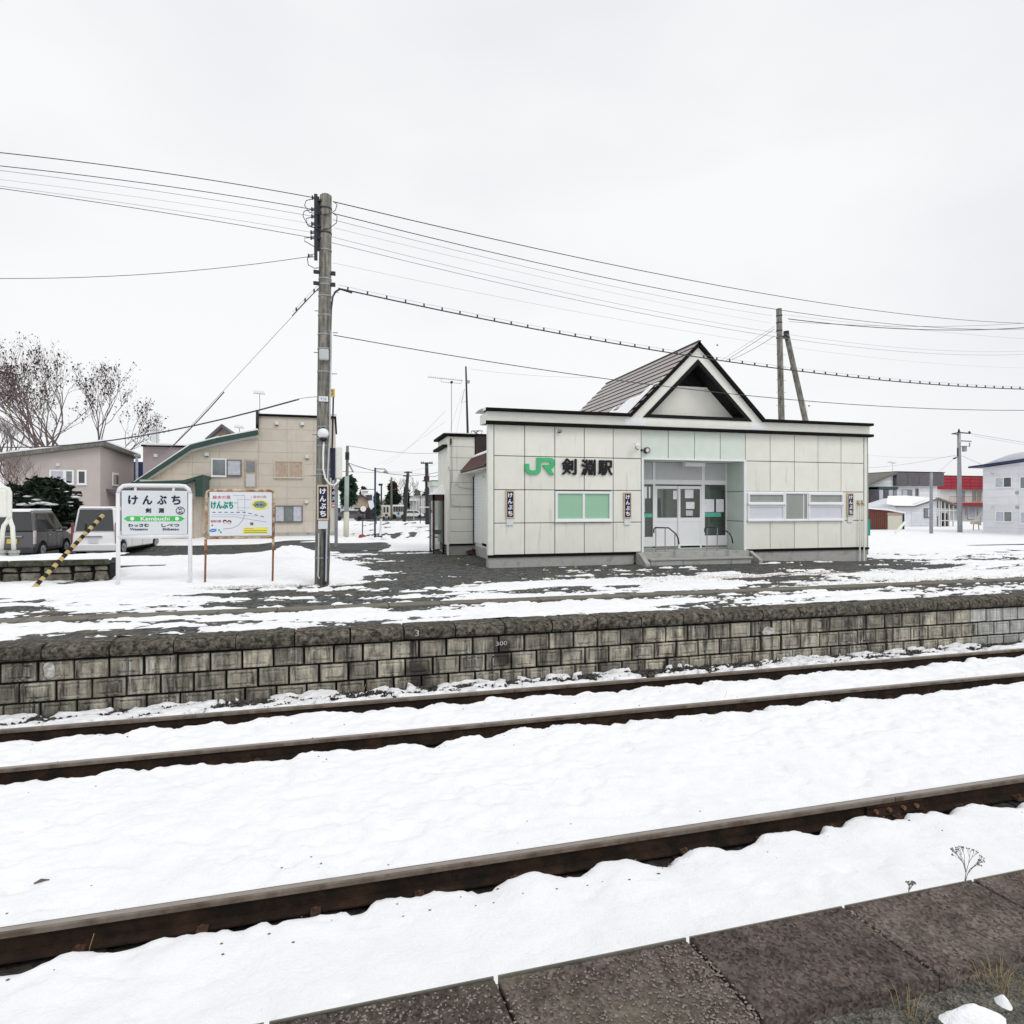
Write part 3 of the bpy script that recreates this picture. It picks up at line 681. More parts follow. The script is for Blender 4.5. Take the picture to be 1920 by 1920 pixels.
# body behind
P('side_wall', 'cream_trim', 16.70, 16.76, SY+.25, 23.8, -1.42, 2.3)
P('side_wall', 'cream', 4.57, 4.68, 19.0, 23.8, -1.42, 1.55)
P('side_wall', 'cream', 3.98, 4.57, SY+.25, SY+.33, -1.42, 2.3)
P('back_wall', 'cream', 4.57, 8.3, 23.7, 23.8, -1.42, 2.3)
P('back_wall', 'cream', 12.5, 16.7, 23.7, 23.8, -1.42, 2.3)
P('back_wall', 'cream', 8.3, 12.5, 23.7, 23.8, 1.0, 2.3)
P('footing', 'concrete', 3.95, PX0-.25, SY+.005, SY+.3, -2.05, -1.46)
P('footing', 'concrete', PX1+.3, 16.78, SY+.005, 23.8, -2.1, -1.46)
P('footing', 'concrete', 4.55, 4.7, SY+.3, 23.8, -2.05, -1.42)
P('base_flashing', 'dark_trim', 3.93, PX0-.03, SY-.035, SY+.02, -1.46, -1.395)
P('base_flashing', 'dark_trim', PX1+.05, 16.84, SY-.035, SY+.02, -1.46, -1.395)
# panels
for j in range(4):
    for i in range(14):
        if 5 <= i <= 8 and j < 3: continue
        if j == 1 and (2 <= i <= 3 or 9 <= i <= 12): continue
        m = 'mint' if (5 <= i <= 8 and j == 3) else 'cream'
        g = .011
        B(jX[i]+g, jX[i+1]-g, SY+random.uniform(-.002, .002), SY+.035, rZ[j]+g, (rZ[j+1]+.02) if j == 3 else rZ[j+1]-g).build('wall_panel', m, stn, bevel=.004)
P('corner_trim', 'cream_trim', 3.935, 4.085, SY-.012, SY+.20, -1.39, 2.26)
P('corner_trim', 'cream_trim', 16.665, 16.81, SY-.012, SY+.20, -1.39, 2.26)
P('corner_trim', 'pale_green_pole', 16.775, 16.80, SY-.025, SY-.013, -1.39, 2.24)
# parapet
GA = (10.47, 4.93); GL = (8.17, 2.66); GR = (12.79, 2.66)
P('parapet_band', 'cream_trim', 3.90, 16.86, SY-.03, SY+.2, 2.33, 2.60)
for xs_ in ((8.05, 8.7), (12.3, 12.9)): P('band_patch', 'white_frame', xs_[0], xs_[1], SY-.036, SY-.031, 2.35, 2.56)
P('lower_parapet_trim', 'dark_trim', 3.83, 16.90, SY-.17, SY+.05, 2.235, 2.325, bevel=.01)
P('trim_cap', 'cream_trim', 3.815, 3.83, SY-.16, SY+.04, 2.24, 2.32)
P('top_parapet_trim', 'dark_trim', 3.83, GL[0], SY-.17, SY+.15, 2.60, 2.685, bevel=.01)
P('top_parapet_trim', 'dark_trim', GR[0], 16.90, SY-.17, SY+.15, 2.60, 2.685, bevel=.01)
P('trim_cap', 'cream_trim', 3.815, 3.83, SY-.16, SY+.14, 2.605, 2.68)
P('side_parapet', 'cream_trim', 16.74, 16.86, SY+.2, 23.8, 2.33, 2.60)
P('side_parapet_trim', 'dark_trim', 16.72, 16.90, SY+.15, 23.9, 2.60, 2.685)
P('side_parapet', 'cream_trim', 3.92, 4.1, SY+.2, 18.0, 2.33, 2.60)
P('flat_roof', 'brown_wall', 5.7, 16.72, SY+.15, 23.8, 2.42, 2.50)
X_, Y_ = mesh_grid(3.8, 16.95, .09, SY+.0, 18.2, .06)
ins = (X_ > 8.2) & (X_ < 12.75)
Zs = 2.70+fbm(X_*1.3, Y_*1.3, 4, 6)*.03-.06*sst(SY+.12, SY-.0, Y_)
o = grid('roof_snow', X_, Y_, np.where(ins, 2.3, Zs), 'snow', mask=~ins); o.parent = stn; o.location = (-10.4, -20, 1.75); del o['kind']
# gable front: cream band with the dark framed recess
def tri(a, l, r): return [l, r, a]
def sub(name, m, outer, inner, y0, y1):
    mb = MB(); vs = []
    for y in (y0, y1):
        vs += [(p[0], y, p[1]) for p in outer]+[(p[0], y, p[1]) for p in inner]
    fs = []
    for k in range(3):
        l = (k+1) % 3
        fs += [(k, l, l+3, k+3), (k+6, k+9, l+9, l+6), (k, k+6, l+6, l), (k+3, l+3, l+9, k+9)]
    return mb.add(vs, fs).build(name, m, stn)
IA = (10.46, 4.43); IL = (8.62, 2.60); IR = (12.36, 2.60)
JA = (10.46, 4.27); JL = (8.88, 2.70); JR = (12.09, 2.70)
OA = (10.47, 4.80); OL = (8.19, 2.60); OR = (12.77, 2.60)
sub('gable_face', 'cream_trim', [OL, OR, OA], [IL, IR, IA], SY-.03, SY+.06)
sub('gable_frame', 'black', [IL, IR, IA], [JL, JR, JA], SY-.055, SY+.55)
yb = SY+.5
zt = 3.66
xl = 8.88+(zt-2.70)*(10.46-8.88)/(4.27-2.70); xr = 12.09-(zt-2.70)*(12.09-10.46)/(4.27-2.70)
MB().ext([(8.88, 2.70), (12.09, 2.70), (xr, zt), (xl, zt)], yb-.05, yb).build('gable_panel', 'cream', stn)
MB().ext([(xl-.02, zt+.02), (xr+.02, zt+.02), (10.46, 4.27)], yb+.02, yb+.04).build('gable_opening', 'black', stn)
P('gable_sill', 'white_frame', xl, xr, yb-.06, yb, zt, zt+.025)
# verge trims
def verge(a, b, name='verge_trim'):
    d = np.array([b[0]-a[0], b[1]-a[1]]); d /= np.linalg.norm(d); n = np.array([-d[1], d[0]])*(.10 if b[0] > a[0] else -.10)
    MB().ext([a, b, (b[0]+n[0]*-1, b[1]+n[1]*-1), (a[0]+n[0]*-1, a[1]+n[1]*-1)], SY-.13, SY+.12).build(name, 'dark_trim', stn)
verge((8.15, 2.66), (10.47, 4.955)); verge((12.81, 2.66), (10.47, 4.955))
# gable roof: lapped metal courses
RB = 23.8; nC = 11
for s in (-1, 1):
    e0 = (8.17 if s < 0 else 12.79)
    for k in range(nC):
        t0 = k/nC; t1 = (k+1)/nC
        x0 = e0+(10.47-e0)*t0; x1 = e0+(10.47-e0)*t1; z0 = 2.66+2.29*t0; z1 = 2.66+2.29*t1
        nx = -s*0 if 0 else s*.707; nz_ = .707; lift = .028
        p = [(x0+nx*lift, z0+nz_*lift), (x1+nx*.004, z1+nz_*.004), (x1-nx*.02, z1-nz_*.02), (x0-nx*.02, z0-nz_*.02)]
        MB().ext(p, SY-.10, RB).build('roof_course', 'roof_brown', stn)
        B(min(x0, x0+nx*.032)-.004, max(x0, x0+nx*.032)+.004, SY-.10, RB+.003, z0-.004, z0+.020).build('course_lip', 'roof_line', stn)
P('ridge_cap', 'roof_line', 10.43, 10.51, SY-.13, RB+.02, 4.94, 4.985)
MB().ext([(8.3, 2.5), (12.65, 2.5), (10.47, 4.88)], RB-.08, RB-.02).build('rear_gable', 'cream_trim', stn)
# snow lying on the foot of the left slope
X_, T_ = mesh_grid(0, 1, .02, 0, 1, .02)
XX = 8.10+X_*1.25; YY = SY-.02+T_*2.6
hgt = (1-(X_/.95)-(T_*.9)**1.3*.9)+fbm(X_*6, T_*6, 4, 3)*.35
o = grid('roof_snow', XX, YY, 2.66+(XX-8.17)*.996+.02+np.clip(hgt, -.3, .4)*.16, 'snow', mask=hgt > -.12); o.parent = stn; o.location = (-10.4, -20, 1.75); del o['kind']
# --- porch
def PY_(x0, x1, z0, z1, y0, y1, name, m, bevel=0): return B(x0, x1, y0, y1, z0, z1).build(name, m, stn, bevel=bevel)
PY_(PX0-.0, PX0+.06, PZ0-.1, PZ1, SY-.02, SY+.02, 'porch_casing', 'white_frame')
PY_(PX1-.05, PX1+.03, PZ0-.12, PZ1, SY-.02, SY+.02, 'porch_casing', 'white_frame')
PY_(PX0, PX1+.03, PZ1-.0, PZ1+.05, SY-.022, SY+.022, 'porch_casing', 'white_frame')
PY_(PX0-.0, PX1, PZ1+.0, PZ1+.02, SY+.022, PY, 'porch_ceiling', 'mint')
zz = [-1.42, -.504, .43, 1.36]
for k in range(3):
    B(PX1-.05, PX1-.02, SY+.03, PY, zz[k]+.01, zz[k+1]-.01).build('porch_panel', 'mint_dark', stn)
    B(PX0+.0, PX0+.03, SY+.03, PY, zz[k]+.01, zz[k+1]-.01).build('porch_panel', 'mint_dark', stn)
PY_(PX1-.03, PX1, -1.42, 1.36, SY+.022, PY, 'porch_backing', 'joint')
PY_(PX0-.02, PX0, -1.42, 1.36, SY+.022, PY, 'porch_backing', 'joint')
PY_(PX1-.075, PX1-.045, -1.47, -1.42, SY, PY, 'base_flashing', 'dark_trim')
def pxr(a): return wx(a, PY)
zy = lambda px, py: wz(px, py, PY)
# columns of the glazed screen (px): 1205 | 1224-1228 | 1317-1321 | 1361
c0, c1, c1b, c2, c2b, c3 = pxr(1206), pxr(1223.5), pxr(1228), pxr(1315), pxr(1320.5), PX1-.05
zt1, zt2, ztr, zbt = 1.355, zy(1230, 901), zy(1230, 908), -1.385
F_ = 'white_frame'
for a, b in ((c0-.02, c0+.02), (c1, c1b), (c2, c2b), (c3-.03, c3)): PY_(a, b, zbt, zt1, PY-.03, PY+.03, 'screen_mullion', F_)
PY_(c0, c3, zy(1230, 908), zt2+.03, PY-.035, PY+.03, 'transom', F_)
for a, b in ((c0+.02, c1-.005), (c1b+.005, c2-.005), (c2b+.005, c3-.03)): PY_(a, b, zt2+.035, zt1-.01, PY-.005, PY+.01, 'fascia_panel', 'grey_panel')
# sidelights
def pane(a, b, z0, z1, y=PY, par=stn): return B(a, b, y-.004, y+.004, z0, z1).build('pane', 'pane_clear', par)
pane(c0+.02, c1, -1.02, ztr-.03); PY_(c0+.02, c1, zbt, -1.0, PY-.02, PY+.02, 'kick_panel', F_)
pane(c2b, c3-.03, -1.0, ztr-.03); PY_(c2b, c3-.03, zbt, -.98, PY-.02, PY+.02, 'kick_panel', F_)
# sliding door leaves
mid = pxr(1272); 
for a, b, y in ((c1b+.005, mid+.02, PY+.02), (mid-.02, c2-.005, PY-.012)):
    d = B(a, a+.075, y-.02, y+.02, zbt, zy(1230, 911)).build('door_leaf', F_, stn)
    def Q(nm, m, *bb): return B(*bb).build(nm, m, d)
    LOC[d.name] = LOC[stn.name] if False else LOC[d.name]
    B(b-.06, b, y-.019, y+.019, zbt, zy(1230, 911)).build('stile', F_, stn)
    B(a+.075, b-.06, y-.018, y+.018, zy(1230, 911)-.09, zy(1230, 911)).build('top_rail', F_, stn)
    B(a+.075, b-.06, y-.018, y+.018, -.53, -.40).build('mid_rail', F_, stn)
    B(a+.075, b-.06, y-.018, y+.018, zbt, zbt+.12).build('bottom_rail', F_, stn)
    B(a+.075, b-.06, y-.006, y+.006, zbt+.12, -.53).build('lower_door_panel', F_, stn)
    B(a+.075, b-.06, y-.004, y+.004, -.40, zy(1230, 911)-.09).build('pane', 'pane_clear', stn)
# stickers and notices on the glass
def note(px0, px1, py0, py1, m='paper', y=PY-.03, nm='notice'):
    return B(wx(px0, y), wx(px1, y), y-.003, y, wz((px0+px1)/2, py1, y), wz((px0+px1)/2, py0, y)).build(nm, m, stn)
note(1284, 1300, 918, 934); note(1286, 1302, 941, 954); note(1262, 1269, 920, 936, y=PY-.002); note(1286, 1299, 957, 967, 'grey_panel')
note(1320, 1339, 936, 960, y=PY-.006); note(1342.5, 1357, 936, 960, y=PY-.006); note(1339, 1341.8, 936, 960, 'navy', PY-.006)
note(1206, 1223, 963, 970, 'teal', PY-.006, 'glass_band'); note(1321, 1352, 961, 969, 'teal', PY-.006, 'glass_band')
PY_(pxr(1270), pxr(1307), wz(1290, 875, SY+.6), wz(1290, 867.5, SY+.6), SY+.45, SY+.62, 'porch_lamp', 'white_frame', .01)
# waiting room seen through the glass
PY_(8.3, 12.5, -1.36, -1.30, PY-.03, 23.8, 'room_floor', 'floor')
PY_(8.3, 12.5, 1.0, 1.06, PY+.05, 23.7, 'room_ceiling', 'room')
PY_(8.28, 8.34, -1.3, 1.0, PY+.05, 23.7, 'room_wall', 'room'); PY_(12.45, 12.5, -1.3, 1.0, PY+.05, 23.7, 'room_wall', 'room')
for a, b in ((8.34, 8.6), (12.38, 12.45)): PY_(a, b, -1.3, 1.0, 23.6, 23.7, 'room_wall', 'room')
PY_(8.34, 12.45, .85, 1.0, 23.6, 23.7, 'room_wall', 'room')

for x in (8.6, 9.2, 9.95, 10.7, 11.45, 12.2): PY_(x, x+.07, -1.3, .75, 23.6, 23.66, 'rear_door_frame', F_)
PY_(9.2, 12.3, -.35, -.28, 23.61, 23.65, 'rear_door_rail', F_)
for (a, b, c, d, e, f, m, lab) in ((12.0, 12.4, 20.0, 20.5, -1.3, -.4, 'curtain_beige', 'low wooden cabinet inside the waiting room'), (10.9, 11.3, 20.8, 21.3, -1.3, .25, 'paper', 'tall white cupboard inside the waiting room behind the left door leaf')):
    r_ = thing('cabinet', ((a+b)/2, (c+d)/2, e), lab, 'cabinet')
    B(a, b, c, d, e, f).build('carcass', m, r_, bevel=.01)
    B(a+.02, (a+b)/2-.01, c-.015, c, e+.05, f-.04).build('door', m, r_); B((a+b)/2+.01, b-.02, c-.015, c, e+.05, f-.04).build('door', m, r_)
for x in (8.42, 9.5, 10.6, 11.7): PY_(x, x+.09, -1.3, 1.0, 19.3, 19.38, 'inner_screen_post', 'cream_trim')
PY_(8.34, 12.4, .62, .72, 19.29, 19.39, 'inner_screen_rail', 'cream_trim')
PY_(11.72, 12.43, -1.3, .50, 18.35, 18.41, 'added_daylight_catcher', 'mint_dark')  # added wall close behind the right sidelight, catches daylight to brighten the pane
bench = thing('bench', (8.95, 20.5, -1.3), 'green waiting room bench seen through the left sidelight', 'bench')
B(8.5, 9.4, 20.2, 20.7, -.9, -.84).build('seat', 'teal', bench); B(8.5, 9.4, 20.68, 20.74, -.8, -.45).build('backrest', 'teal', bench)
for x in (8.55, 9.33): B(x, x+.04, 20.25, 20.65, -1.3, -.9).build('leg', 'steel', bench)
# --- left window (two green sashes)
def sash_window(x0, x1, z0, z1, y, panes, fm='white_frame', par=stn, fw=.06, out_=.03, sill=True, mull=None, po=.01):
    """frame ring + vertical mullions + panes"""
    fr = MB(); fr.box(x0, x1, y-out_, y+.06, z0, z0+fw); fr.box(x0, x1, y-out_, y+.06, z1-fw, z1)
    fr.box(x0, x0+fw, y-out_, y+.06, z0+fw, z1-fw); fr.box(x1-fw, x1, y-out_, y+.06, z0+fw, z1-fw)
    f = fr.build('window', fm, par); LOC[f.name] = LOC[par.name]
    n = len(panes); xs = [x0+fw+(x1-x0-2*fw)*k/n for k in range(n+1)] if mull is None else mull
    for k in range(n):
        a, b = xs[k], xs[k+1]
        if k: B(a-fw*.5, a+fw*.5, y-out_+.01, y+.06, z0+fw, z1-fw).build('mullion', fm, f)
        B(a+(fw*.5 if k else 0), b-(fw*.5 if k < n-1 else 0), y+po+.006*(k % 2), y+po+.01+.006*(k % 2), z0+fw, z1-fw).build('pane', panes[k], f)
    if sill: B(x0-.02, x1+.02, y-out_-.035, y-out_, z0-.03, z0+.012).build('sill', fm, f)
    return f
sash_window(jX[2]+.01, jX[4]-.06, -.46, .40, SY, ['green_blind', 'green_blind'], fw=.07)
B(jX[4]-.06, jX[4]-.012, SY, SY+.03, rZ[1]+.01, rZ[2]-.01).build('wall_panel', 'cream', stn)
# --- right window band: px 1400..1580
ya = SY
xa = [wx(p, SY) for p in (1401, 1472, 1513, 1578)]
P('window_surround', 'white_frame', jX[9]+.01, xa[3]+.06, SY+.005, SY+.03, -.50, .43)
sash_window(xa[0]+.01, xa[1]-.04, .04, .38, SY-.02, ['frost_grey'], fw=.055, out_=.03)
sash_window(xa[0]+.01, xa[1]-.04, -.48, .0, SY-.02, ['frost_white'], fw=.05, out_=.02)
sash_window(xa[1]-.03, xa[2]+.02, -.48, .40, SY-.02, ['frost_grey'], fw=.04, out_=.025)
B(xa[2]-.16, xa[2]-.12, SY-.016, SY-.011, -.44, .36).build('pale_line', 'frost_white', stn)  # narrow pale line down the middle pane
sash_window(xa[2]+.04, xa[3]+.04, .04, .38, SY-.02, ['frost_grey'], fw=.055, out_=.03)
sash_window(xa[2]+.04, xa[3]+.04, -.48, .0, SY-.02, ['frost_white'], fw=.05, out_=.02)
# --- pipes, lamps, cameras on the wall
for px in (1609, 1617):
    x = wx(px, SY)
    pp = MB().tube([(x, SY-.07, -1.95), (x, SY-.07, -.02)], .022, 8).build('drain_pipe', 'cream_trim', stn)
    LOC[pp.name] = LOC[stn.name]
    MB().tube([(x, SY-.07, -.02), (x-.01, SY-.07, .05), (x-.03, SY-.06, .09), (x-.03, SY, .10)], .03, 8).build('elbow', 'sign_cream', pp)
    B(x-.05, x+.03, SY-.04, SY, .02, .16).build('bracket', 'concrete', pp)
q = at(1190, 838, SY)
lampA = thing('security_light', (q[0], SY, q[2]), 'white bracketed floodlight left of the mint panels above the entrance', 'light')
MB().tube([(q[0]+.12, SY, q[2]-.07), (q[0]-.02, SY-.1, q[2]-.05), (q[0]-.05, SY-.18, q[2]-.0), (q[0]-.04, SY-.2, q[2]+.07)], .016, 6).build('arm', 'steel', lampA)
B(q[0]-.1, q[0]+.05, SY-.26, SY-.16, q[2]+.0, q[2]+.09).build('lamp_head', 'white_frame', lampA, bevel=.01)
MB().disc((q[0]+.22, q[2]-.09), .035, SY-.02, SY, 14).build('wall_plate', 'dark_metal', lampA)
MB().disc((q[0]+.36, q[2]-.1), .09, SY-.12, SY-.02, 18).build('reflector', 'dark_metal', lampA)
MB().disc((q[0]+.36, q[2]-.1), .06, SY-.125, SY-.12, 18).build('lens', 'lamp_clear', lampA)
q = at(1045, 809, SY)
lampB = thing('wall_camera', (q[0], SY, q[2]), 'small round wall camera near the top of the station, above the green logo', 'camera')
MB().disc((q[0]+.05, q[2]), .045, SY-.1, SY, 14).build('housing', 'dark_metal', lampB); MB().disc((q[0]-.04, q[2]+.01), .035, SY-.06, SY, 12).build('mount', 'white_frame', lampB)
B(q[0]-.02, q[0]+.06, SY-.15, SY-.1, q[2]-.02, q[2]+.02).build('lens', 'steel', lampB)
# --- lettering on the wall
logo = thing('station_sign', (7.0, SY, 1.2), 'green JR logo and black 剣淵駅 characters mounted on the station wall', 'sign')
def L_(px, py): q = at(970+px/10.105, 840+py/10.105, SY); return (q[0], q[2])
def arc(c, r1, r2, a0, a1, n=8): return [(c[0]+r1*cos(radians(a0+(a1-a0)*k/n)), c[1]-r2*sin(radians(a0+(a1-a0)*k/n))) for k in range(n+1)]
J = [(140, 300), (215, 300), (220, 380)]+arc((262, 380), 42, 45, 180, 270)+[(318, 425)]+arc((318, 385), 42, 40, 270, 360)+[(362, 183), (640, 192)]+arc((628, 262), 64, 70, 75, 0, 8)+[(692, 310)]+arc((632, 315), 58, 80, 0, -75, 6)
J += [(622, 400), (688, 497), (680, 510), (625, 512), (590, 490), (470, 325), (480, 318), (590, 322)]+arc((592, 292), 30, 30, 270, 360, 4)+arc((592, 288), 28, 28, 0, 90, 4)+[(440, 262), (434, 400)]+arc((350, 410), 84, 92, 0, -90, 8)+[(250, 502)]+arc((240, 405), 100, 92, 270, 190, 8)
MB().ext([L_(*p) for p in J], SY-.055, SY-.012).build('logo', 'green_logo', logo)
for ch, a, b, c, d in (('剣', 835, 1115, 205, 505), ('淵', 1203, 1475, 222, 518), ('駅', 1525, 1795, 238, 515)):
    p0 = L_(a, d); p1 = L_(b, c); text(ch, (p0[0]+p1[0])/2, (p0[1]+p1[1])/2, p1[0]-p0[0]-.02, p1[1]-p0[1]-.02, SY-.012, 'letter_black', logo, depth=.035, bold=.014)
# --- steps
XS0, XS1 = wx(1203, 16.6), wx(1412, 16.6)
stp = thing('entrance_steps', (10.4, 16.6, -1.9), 'concrete entrance steps below the glazed station doors', 'steps')
B(PX0-.04, PX1+.0, SY-.20, PY, -1.95, -1.395).build('landing', 'concrete', stp, bevel=.01)
xr_ = wx(1411, SY-.6)
B(PX0-.02, xr_, SY-.63, SY-.20, -1.605, -1.555).build('tread', 'concrete', stp, bevel=.01)
for k, (a, b) in enumerate(((PX0+.0, 9.62), (9.635, 11.25), (11.265, xr_-.03))): B(a, b, SY-.60+.008*k, SY-.21, -2.1, -1.607).build('riser_block', 'concrete', stp, bevel=.015)
MB().ext([(SY-.66, -2.0), (SY-.66, -1.68), (SY-.2, -1.40), (SY-.03, -1.40), (SY-.03, -2.0)], PX0-.20, PX0-.05, 'x').build('cheek', 'concrete', stp, bevel=.01)
MB().ext([(SY-.56, -2.05), (SY-.56, -1.66), (SY-.05, -1.42), (SY-.03, -2.05)], PX1+.10, PX1+.22, 'x').build('cheek', 'concrete', stp, bevel=.01)
# handrails
def handrail(px, label, ybase):
    x = wx(px, 16.6)
    h = thing('handrail', (x, 16.7, -1.5), label, 'handrail', 'handrails on the entrance steps')
    y0, y1 = SY+.55, SY-.45
    zt_ = -.66
    path = [(x, y0+.08, zt_-.22), (x, y0+.07, zt_-.03), (x, y0, zt_), (x, y0-.45, zt_), (x, y1+.22, zt_-.15), (x, y1+.04, zt_-.36), (x, y1+.0, zt_-.68)]
    return h, path
for (a, b, lab) in ((1229, 1266, 'dark tubular handrail in front of the left door leaf'), (1325, 1366, 'dark tubular handrail at the right end of the entrance steps')):
    ya_, yb_ = SY-.10, SY-.44
    # the rail runs sideways across the steps as seen: posts at three px
    y = SY-.12
    h = thing('handrail', (wx((a+b)/2, y), y, -1.34), lab, 'handrail', 'handrails on the entrance steps')
    x0, x1 = wx(a, y), wx(b, y); ww = x1-x0
    MB().tube([(x0, y+.1, -.83), (x0, y+.1, -.72), (x0+.04, y+.1, -.672), (x0+ww*.68, y+.02, -.68), (x0+ww*.9, y-.16, -.86), (x0+ww*.97, y-.2, -.98), (x0+ww*1.0, y-.22, -1.16)], .021, 10).build('grab_rail', 'dark_metal', h, smooth=True)
    for f, yy, zb, zt_ in ((.10, y+.1, -1.40, -.68), (.52, y+.04, -1.40, -.68), (.86, y-.14, -1.56, -.83)):
        MB().tube([(x0+ww*f, yy, zb), (x0+ww*f, yy, zt_)], .015, 8).build('post', 'steel', h)
# --- hanging name boards
def nameboard(px, y0p, y1p, Y, wpx, label, tail=16, par_y=None, wd=.24, names='name_board'):
    c = at(px, y0p, Y); c2 = at(px, y1p, Y); x = c[0]; zt_, zb = c[2], c2[2]
    n = thing('name_board', (x, Y, zb), label, 'sign', 'vertical けんぶち name boards')
    B(x-wd/2, x+wd/2, Y-.035, Y-.0, zb, zt_).build('frame', 'sign_cream', n)
    B(x-wd*.37, x+wd*.37, Y-.04, Y-.035, zb+.04, zt_-.04).build('board', 'navy', n)
    H = (zt_-zb-.12)/4
    for k, ch in enumerate('けんぶち'):
        text(ch, x, zt_-.06-H*(k+.5), wd*.50, H*.72, Y-.04, 'letter_white', n, bold=.006)
    B(x-wd*.42, x+wd*.42, Y-.02, Y-.0, zb-.20*wd/.24, zb-.01).build('blank_plate', 'sign_white', n, bevel=.01)
    return n
nameboard(956, 919, 972, SY-.013, 11, 'navy けんぶち name board at the left end of the station wall')
nameboard(1176, 923, 972, SY-.013, 11, 'navy けんぶち name board between the green window and the entrance')
nameboard(1593.5, 924.5, 968, SY-.013, 11, 'navy けんぶち name board at the right end of the station wall, beside the pipes')
# --- left side: awning, shutter, annex
for k in range(12):
    ya2 = 18.0+k*.31
    MB().ext([(4.02, 1.16), (4.50, 1.70), (4.53, 1.67), (4.06, 1.12)], ya2, ya2+.285).build('awning_tile', 'tile_brown', stn)
    MB().tube([(4.03, ya2+.297, 1.17), (4.51, ya2+.297, 1.72)], .022, 6).build('tile_rib', 'tile_brown', stn)
P('awning_soffit', 'cream_trim', 4.10, 4.57, 18.0, 21.72, 1.08, 1.12)
MB().ext([(4.44, 1.70), (4.62, 1.80), (4.62, 1.74), (4.44, 1.65)], 18.0, 21.7).build('awning_snow', 'snow', stn)
P('upper_wall', 'brown_wall', 4.58, 5.5, 21.74, 21.95, 1.5, 2.49)
P('shutter', 'grey_siding', 4.53, 4.57, 20.3, 21.75, -1.3, 1.0)
for k in range(22): B(4.515, 4.53, 20.3, 21.75, -1.3+k*.104, -1.3+k*.104+.085).build('shutter_slat', 'white_frame', stn)
P('side_panel', 'cream', 4.50, 4.57, 19.0, 20.2, -1.25, .9); P('base_flashing', 'dark_trim', 4.48, 4.57, 18.9, 20.25, -1.33, -1.25)
P('downpipe', 'dark_metal', 4.48, 4.52, 21.70, 21.74, -1.4, 1.0)
ann = thing('annex', (3.95, 22.5, -1.75), 'narrow cream boarded annex left of the station under the aerial', 'annex')
def AB(n, m, *b): return B(*b).build(n, m, ann)
AY = 21.8; ax0, ax1 = wx(839, AY), wx(890, AY)
AB('core', 'joint', ax0+.01, ax1-.02, AY+.03, 24.0, -1.4, 2.40)
zz = [-1.36, -.93, -.50, -.07, .36, .79, 1.22, 1.66, 2.05, 2.40]
for k in range(9): B(ax0+.09, ax1, AY, AY+.03, zz[k]+.006, zz[k+1]-.006).build('siding_board', 'cream', ann)
AB('corner_trim', 'cream_trim', ax0, ax0+.085, AY-.01, AY+.1, -1.38, 2.40)
AB('side_wall', 'cream', ax0, ax0+.02, AY+.1, 24, -1.4, 2.4)
AB('footing', 'concrete', ax0+.06, ax1, AY+.02, 24.0, -1.95, -1.42); AB('base_flashing', 'dark_trim', ax0-.0, ax1, AY-.03, AY+.03, -1.42, -1.365)
AB('roof_trim', 'dark_trim', ax0-.16, ax1+.03, AY-.10, 24.1, 2.42, 2.50); AB('roof_trim', 'dark_trim', ax1+.03, 5.5, AY-.10, AY+.2, 2.47, 2.51); AB('trim_stub', 'dark_trim', ax0-.18, ax0-.02, AY-.05, 24.1, 2.02, 2.11)
AB('roof_snow', 'snow', ax0-.1, ax1, AY-.05, 24.0, 2.50, 2.53)
MB().tube([(ax0+.02, AY-.04, -1.9), (ax0+.02, AY-.04, -1.36)], .03, 8).build('downpipe', 'cream_trim', ann)
MB().tube([(ax0+.14, AY-.04, 2.2), (ax0+.16, AY-.04, .9), (ax0+.1, AY-.04, .55), (ax0+.12, AY-.04, -.0), (ax0+.4, AY-.04, -.06), (ax1+.3, AY-.04, -.04)], .012, 5).build('cable', 'concrete', ann)
MB().tube([(ax0+.02, AY-.05, 1.35), (ax0+.11, AY-.04, 1.1), (ax0+.1, AY-.04, .6), (ax0+.3, AY-.04, .75), (ax0+.42, AY-.04, .62), (ax0+.9, AY-.04, .55)], .010, 5).build('cable', 'concrete', ann)
B(ax0+.09, ax0+.14, AY-.08, AY-.02, 2.12, 2.32).build('antenna_box', 'dark_metal', ann)
# junk between annex and station
for (px, py, s, m, lab) in ((864, 1035, .22, 'dark_metal', 'dark rubble heap against the annex footing'), (893, 1040, .16, 'tile_brown', 'brown debris piled beside the station corner')):
    c = gnd(px, py); mb = MB()
    for i in range(40):
        r = rs.uniform(.04, .12)*s/.2; mb.add([(c[0]+rs.normal()*s+r*p[0], c[1]+rs.normal()*s*.6+r*p[1], c[2]+.03+abs(rs.normal())*s*.4+r*p[2]*.6) for p in ico], icf)
    tag(mb.build('rubble', m, None, kind='stuff', fix=False), lab, 'rubble')
# telephone booth
bo = thing('telephone_booth', (3.65, 23.0, -1.75), 'brown framed glass telephone booth with a snowy roof beside the annex', 'telephone booth')
b0, b1, q0, q1 = wx(811.5, 22.5), 4.05, 22.5, 23.4; zt_ = wz(812, 927, 22.5)
for x, y in ((b0, q0), (b1-.06, q0), (b0, q1-.06), (b1-.06, q1-.06), (b0+.36, q0)): B(x, x+.07, y, y+.07, -1.75, zt_).build('post', 'booth_brown', bo)
B(b0, b1, q0, q1, zt_-.22, zt_).build('header', 'booth_brown', bo); B(b0+.36, b1, q0, q0+.05, -1.75, -1.45).build('kick_plate', 'booth_brown', bo)
for k in range(3): B(b0+.40, b1, q0-.006, q0, -1.71+k*.09, -1.68+k*.09).build('louvre', 'steel', bo)
B(b0+.07, b0+.36, q0+.02, q0+.03, -1.6, zt_-.22).build('pane', 'pane_booth', bo); B(b0+.43, b1, q0+.02, q0+.03, -1.45, zt_-.22).build('pane', 'pane_booth', bo)
